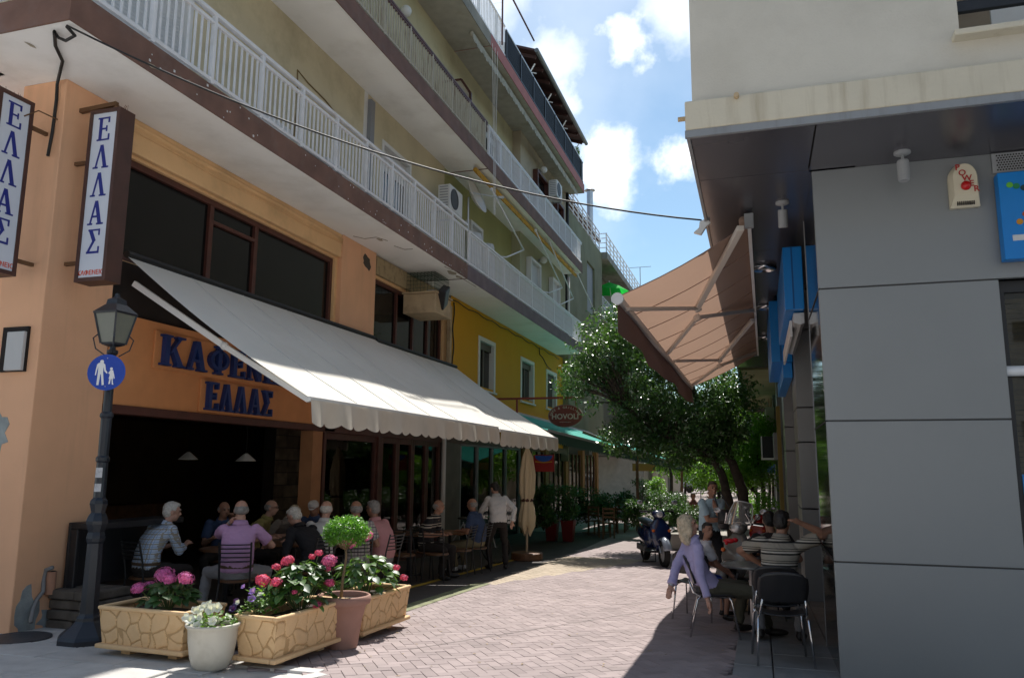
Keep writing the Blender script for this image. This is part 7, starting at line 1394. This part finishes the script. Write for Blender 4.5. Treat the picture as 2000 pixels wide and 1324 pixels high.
# seated woman: pelvis placed, hands given in world space
wl = Vn(-.52, 9.52, gz(9.5)); lw = local(fw_, wl)
LH = aty(1308, 1150, 9.15); RH = aty(1383, 1172, 8.98)
WR, _ = person('woman with pale blond hair in a lavender shirt, arms hanging behind her chair', S_lav, M_olive, hair='blond', headpx=(1345, 1040), y=9.3, face=R_(22), seat_h=.42, lean=-.66, slump=.14, turn=R_(-25), sleeve='long', style='long', hw=(RH, LH), poles=((.2, -1, 0), (-.2, -1, 0)), vox=.0085, feet=((.10, .62, 0), (-.12, .35, 0)), extras=('watch',), scale=1.0)
WL = WR.location
plastic_chair('black plastic chair with chrome legs under the woman in lavender', (WL.x + .03, WL.y + .02, WL.z), R_(4) - math.pi / 2)
BR, _ = person('boy in a white tee and blue shorts turned towards the camera', S_tee, mat('blue_shorts', (.03, .07, .42), .9), hair='black', skin='tan', headpx=(1382, 1022), y=10.55, face=R_(15), lean=.08, turn=R_(-68), style='crop', tshirt=True, hands=((.10, .44, .66), (-.14, .42, .70)), shorts=True, vox=.009, scale=.84, seat_h=.50)
plastic_chair('black plastic chair with chrome legs under the boy', (BR.location.x, BR.location.y, gz(10.6)), R_(75) - math.pi / 2)
person('standing youth in a pale blue tee with a hand at his chin', S_lbt, mat('black_jeans', (.012, .012, .016), .9), hair='brown', skin='tan', headpx=(1392, 951), y=13.5, seated=False, face=R_(-52), lean=.02, turn=R_(-18), style='crop', tshirt=True, hands=((-.10, .27, 1.13), (.03, .15, 1.45)), poles=((1, -.3, -.6), (-.6, .2, -1)), vox=.009, scale=1.0)
pw = Vn(.14, 8.98, gz(9)); lp = local(R_(88), pw)
person('man in a khaki striped polo leaning with one hand on his head', S_khk, M_gtr, hair='black', skin='tan', at=pw, face=R_(88), lean=.05, side=.10, slump=.08, turn=R_(-25), hands=(tuple(lp(aty(1566, 1022, 8.95))), tuple(lp(aty(1485, 1100, 9.25)))), poles=((1.2, .2, .2), (-1.2, .2, -.1)), vox=.009, belly=.04, style='short', feet=((.2, .3, 0), (-.2, .3, 0)), scale=1.0)
plastic_chair('black plastic chair under the man in the khaki striped polo', (.12, 8.85, gz(8.9)), R_(90) - math.pi / 2)
plastic_chair('empty black plastic chair with chrome legs, nearest the camera on the right', (.14, 8.20, gz(8.2)), R_(96) - math.pi / 2)
person('man with dark hair in a black tee, low behind the striped polo', S_blk, M_dtr, hair='black', skin='tan', headpx=(1502, 1012), y=10.9, face=R_(100), lean=.3, style='short', vox=.012, tshirt=True)
cafe_chair('chair under the man in the black tee', (.02, 10.9, gz(10.9)), R_(100) - math.pi / 2)
person('seated man far down the street in a patterned shirt by the hedge', shirtm('rust_shirt', (.16, .07, .06)), M_dtr, hair='grey', skin='tan', headpx=(1353, 950), y=26, face=R_(-100), vox=.02, fingers=False, style='crop')
mb = MB(); c_ = aty(1424, 1056, 10.3); mb.ball(c_, (.07, .035, .03), 14, 10); mb.ball(c_ + Vn(.07, .02, .01), (.04, .03, .028), 10, 8); mb.lathe([(.02, -.012), (.02, .012)], c_ + Vn(-.03, -.035, -.025), 12, mtx=Matrix.Rotation(R_(90), 3, 'X')); one(mb, 'toy_car', mat('red_plastic', (.6, .01, .02), .2), 'small shiny red toy held in the boy\'s hands', 'toy', smooth=True)
bg_ = thing('black_shoulder_bag', 'large black bag hanging in front of the standing youth', 'bag', aty(1430, 1010, 13.2)); q = aty(1414, 1012, 13.2); mb = MB(); mb.loft([(q + Vn(0, 0, -.17), (1, 0, 0), (0, 1, 0), .08, .04), (q + Vn(0, 0, -.14), (1, 0, 0), (0, 1, 0), .10, .055), (q + Vn(0, 0, .08), (1, 0, 0), (0, 1, 0), .095, .05), (q + Vn(0, 0, .14), (1, 0, 0), (0, 1, 0), .08, .03)], 18); mb.build('bag_body', M_plas, bg_, smooth=True); mb = MB(); mb.tube([q + Vn(-.09, 0, .18), q + Vn(-.14, .05, .36), q + Vn(-.05, .05, .42), q + Vn(.09, 0, .18)], .012, 6); mb.build('strap', M_plas, bg_)
t = thing('small_crate', 'pale wooden box on the ground behind the chairs', 'crate', (-.3, 11.5, gz(11.5))); a = aty(1425, 1120, 11.3); mb = MB()
for k in range(3): mb.box((a.x, 11.3, gz(11.3) + .02 + .09 * k), (a.x + .34, 11.6, gz(11.3) + .09 + .09 * k))
mb.build('slats', mat('pale_crate_wood', (.36, .25, .14), .8), t)
# ------------------------------------------------------------------ scooters
M_tyre = mat('tyre_rubber', (.015, .015, .015), .85)
def scooter(loc, rot, col, label, shield=False, fendercol=None, scale=1.):
    t = thing('scooter', label, 'scooter', (0, 0, 0)); B = mat('body_paint_' + label.split()[0], col, .18, coat=.8, var=.02); FD = mat('fender_' + label.split()[0], fendercol or col, .25, coat=.5); RX = Matrix.Rotation(R_(90), 3, 'Y')
    for y, nm in ((.62, 'front_wheel'), (-.62, 'rear_wheel')):
        mb = MB(); mb.lathe([(.15, -.045), (.22, -.05), (.245, -.03), (.25, 0), (.245, .03), (.22, .05), (.15, .045)], (0, y, .25), 26, mtx=RX, caps=False); w = mb.build(nm, M_tyre, t, smooth=True); mb = MB(); mb.lathe([(.155, -.03), (.155, .03)], (0, y, .25), 20, mtx=RX); [mb.bar((0, y, .25), (0, y + .15 * math.cos(k * 1.257), .25 + .15 * math.sin(k * 1.257)), .07, .03) for k in range(5)]; mb.build('rim', M_alu, w)
    def fen(i, j): a = R_(15 + 125 * i); s = (j - .5) * 2; r = .30 - .05 * s * s; return (s * .085, .62 + r * math.cos(a), .26 + r * math.sin(a))
    mb = MB(); mb.grid(fen, 14, 8); f_ = mb.build('front_fender', FD, t, smooth=True, fix=False); f_.modifiers.new('s', 'SOLIDIFY').thickness = .008
    mb = MB(); X, Y_, Z = (1, 0, 0), (0, 1, 0), (0, 0, 1)
    mb.loft([((0, .42, .30), X, Y_, .10, .06), ((0, .44, .42), X, Y_, .17, .07), ((0, .42, .58), X, Y_, .21, .07), ((0, .36, .74), X, Y_, .19, .07), ((0, .31, .84), X, Y_, .11, .06), ((0, .29, .90), X, Y_, .06, .05)], 22); mb.build('leg_shield', B, t, smooth=True)
    mb = MB(); mb.loft([((0, .30, .88), X, Y_, .08, .07), ((0, .31, .94), X, Y_, .13, .095), ((0, .29, 1.0), X, Y_, .12, .09), ((0, .26, 1.03), X, Y_, .06, .05)], 20); mb.build('handlebar_cowl', B, t, smooth=True)
    mb = MB(); mb.ball((0, .385, .955), (.068, .03, .062), 18, 12); mb.build('headlight', mat('headlight_glass', (.55, .57, .58), .08, .3, spec=.8), t, smooth=True)
    for s in (-1, 1):
        mb = MB(); mb.ball((s * .155, .47, .66), (.032, .02, .028), 12, 8); mb.build('indicator', mat('amber_lens', (.6, .12, .01), .2), t, smooth=True)
        mb = MB(); mb.tube([(s * .08, .26, .99), (s * .22, .22, 1.01), (s * .34, .17, 1.0)], [.014, .014, .019], 10); mb.build('grip', M_tyre, t, smooth=True); mb = MB(); mb.bar((s * .2, .27, 1.0), (s * .33, .24, .985), .008, .012); mb.build('brake_lever', M_chrome, t)
        mb = MB(); mb.tube([(s * .2, .24, 1.01), (s * .27, .25, 1.10), (s * .31, .24, 1.14)], .006, 6); m_ = mb.build('mirror_stem', M_black, t); mb = MB(); mb.ball((s * .345, .235, 1.175), (.062, .018, .04), 16, 10); mb.build('mirror', mat('mirror_shell', (.35, .36, .38), .15, .6), t, smooth=True)
        mb = MB(); mb.tube([(s * .045, .42, .42), (s * .06, .60, .26)], .018, 8); mb.build('fork_leg', M_alu, t)
    mb = MB(); mb.loft([((0, .36, .27), Z, X, .03, .16), ((0, .1, .25), Z, X, .035, .17), ((0, -.15, .26), Z, X, .04, .15)], 16); mb.build('floorboard', M_black, t, smooth=True)
    mb = MB(); mb.loft([((0, -.12, .42), Z, X, .18, .11), ((0, -.3, .50), Z, X, .22, .155), ((0, -.55, .54), Z, X, .18, .16), ((0, -.8, .60), Z, X, .12, .12), ((0, -.92, .64), Z, X, .05, .06)], 20); mb.build('rear_body', B, t, smooth=True)
    mb = MB(); mb.loft([((0, -.06, .72), Z, X, .03, .09), ((0, -.2, .74), Z, X, .05, .13), ((0, -.5, .77), Z, X, .05, .14), ((0, -.78, .80), Z, X, .04, .11), ((0, -.86, .79), Z, X, .02, .06)], 18); mb.build('seat', M_plas, t, smooth=True)
    mb = MB(); mb.bar((.13, -.15, .27), (.13, -.7, .28), .07, .12); mb.build('engine_case', mat('engine_grey', (.14, .14, .14), .5, .5), t, bevel=.02); mb = MB(); mb.tube([(-.13, -.2, .25), (-.15, -.5, .28), (-.15, -.85, .34)], [.03, .05, .055], 12); mb.build('exhaust', M_chrome, t, smooth=True)
    mb = MB(); mb.tube([(-.1, -.3, .24), (-.13, -.36, 0), (.13, -.36, 0), (.1, -.3, .24)], .012, 6); mb.build('centre_stand', M_black, t); mb = MB(); mb.ball((0, -.93, .66), (.06, .02, .035), 12, 8); mb.build('tail_light', M_red, t, smooth=True)
    if shield:
        mb = MB(); mb.grid(lambda i, j: ((i - .5) * .36 * (1 - .55 * max(0, j - .4) ** 1.5), .42 - .16 * j - .12 * (2 * i - 1) ** 2, 1.0 + .31 * j * (1 - .12 * (2 * i - 1) ** 2)), 12, 12); mb.build('windscreen', hazy('windscreen_acrylic', .2), t, smooth=True, fix=False)
        SW = lambda i, j: ((i - .5) * .36 * (1 - .55 * max(0, j - .4) ** 1.5), .42 - .16 * j - .12 * (2 * i - 1) ** 2, 1.0 + .31 * j * (1 - .12 * (2 * i - 1) ** 2))
        mb = MB(); mb.tube([SW(0, j / 8) for j in range(9)] + [SW(i / 8, 1) for i in range(1, 8)] + [SW(1, 1 - j / 8) for j in range(9)], .008, 6); mb.build('screen_rim', M_shut, t, smooth=True)
        mb = MB(); mb.tube([(-.2, .3, 1.0), (-.14, .36, 1.15)], .008, 6); mb.tube([(.2, .3, 1.0), (.14, .36, 1.15)], .008, 6); mb.build('screen_stay', M_chrome, t)
    t.location = loc; t.rotation_euler = (0, 0, rot); t.scale = (scale,) * 3; return t
y = 17.6; p = aty(1285, 1090, y); scooter((p.x - .12, 18.0, gz(18.0)), R_(180 + 24), (.012, .022, .075), 'navy blue scooter parked facing the camera at the edge of the tree shadow', fendercol=(.28, .32, .38), scale=1.14)
p = aty(1455, 1050, 12.6); scooter((p.x + .05, 13.0, gz(13.0)), R_(180 - 25), (.13, .125, .115), 'taupe touring scooter with a clear windscreen behind the seated group', shield=True, scale=1.1)
p = aty(1487, 985, 20); scooter((p.x, 20.5, gz(20.5)), R_(180 - 15), (.35, .02, .02), 'red and silver scooter farthest along the arcade', scale=1.0, fendercol=(.5, .5, .5))
# last tidy: bicycle behind the waiter
bc = thing('bicycle', 'dark bicycle leaning in the shade behind the waiter', 'bicycle', (-5.9, 16.3, gz(16.3))); z0 = gz(16.3)
for k, x in enumerate((-6.5, -5.45)): mb = MB(); mb.tube([(x + .32 * math.cos(2 * math.pi * q / 24), 16.4, z0 + .33 + .32 * math.sin(2 * math.pi * q / 24)) for q in range(25)], .016, 6); w = mb.build('wheel', M_tyre, bc); mb = MB(); [mb.tube([(x, 16.4, z0 + .33), (x + .31 * math.cos(q * .524), 16.4, z0 + .33 + .31 * math.sin(q * .524))], .002, 3) for q in range(12)]; mb.build('spokes', M_chrome, w)
mb = MB(); F_ = lambda x, z: (x, 16.4, z0 + z); [mb.tube([F_(*a), F_(*b)], .014, 7) for a, b in (((-6.5, .33), (-6.05, .33)), ((-6.05, .33), (-6.2, .85)), ((-6.05, .33), (-5.6, .78)), ((-6.18, .78), (-5.62, .82)), ((-6.5, .33), (-6.2, .80)), ((-5.62, .9), (-5.45, .33)))]; mb.build('frame', M_grey, bc); mb = MB(); mb.ball(F_(-6.22, .92), (.12, .05, .03), 12, 8); mb.build('saddle', M_plas, bc); mb = MB(); mb.tube([(-5.62, 16.15, z0 + 1.0), (-5.64, 16.4, z0 + .95), (-5.62, 16.65, z0 + 1.0)], .012, 6); mb.build('handlebar', M_chrome, bc)

# groups for repeated things
GR = {'cafe_chair': 'black metal chairs of the cafe terrace', 'stacking_chair': 'black plastic chairs on the right', 'wooden_chair': 'wooden chairs of the taverna', 'cafe_table': 'cafe tables', 'stone_planter': 'ochre cast planters', 'hydrangea': 'hydrangeas in the planters', 'petunia': 'petunias by the white pot', 'balcony_railing': 'balcony and roof railings', 'air_conditioner': 'air conditioner units', 'wall_lamp': 'round wall lamps on the apartment block', 'recessed_downlight': 'chrome downlights in the arcade soffit', 'spotlight': 'spotlights under the arcade soffit', 'vertical_blue_sign': 'blue sign boxes along the arcade', 'projecting_sign': 'projecting Greek lightbox signs', 'cafe_awning': 'cream cafe awnings', 'rolled_awning': 'retracted balcony awnings', 'leafy_tree': 'street trees', 'shrub': 'shrubs along the street', 'terrace_plant': 'dark plants on the taverna terrace', 'red_square_pot': 'red square pots', 'potted_plant': 'plants in the red square pots', 'scooter': 'parked scooters', 'person': 'people at the cafes', 'parked_car': 'cars at the end of the street', 'pendant_lamp': 'pendant lamps in the cafe', 'picture_frame': 'pictures in the cafe', 'drinking_glass': 'glasses on the cafe tables', 'flue_pipe': 'flue pipes on the lower balcony', 'roof_plant': 'plants on the roof terrace'}
for o in bpy.data.objects:
    if o.parent is None and 'group' not in o.keys():
        k_ = o.name.split('.')[0]
        if k_ in GR: o['group'] = GR[k_]
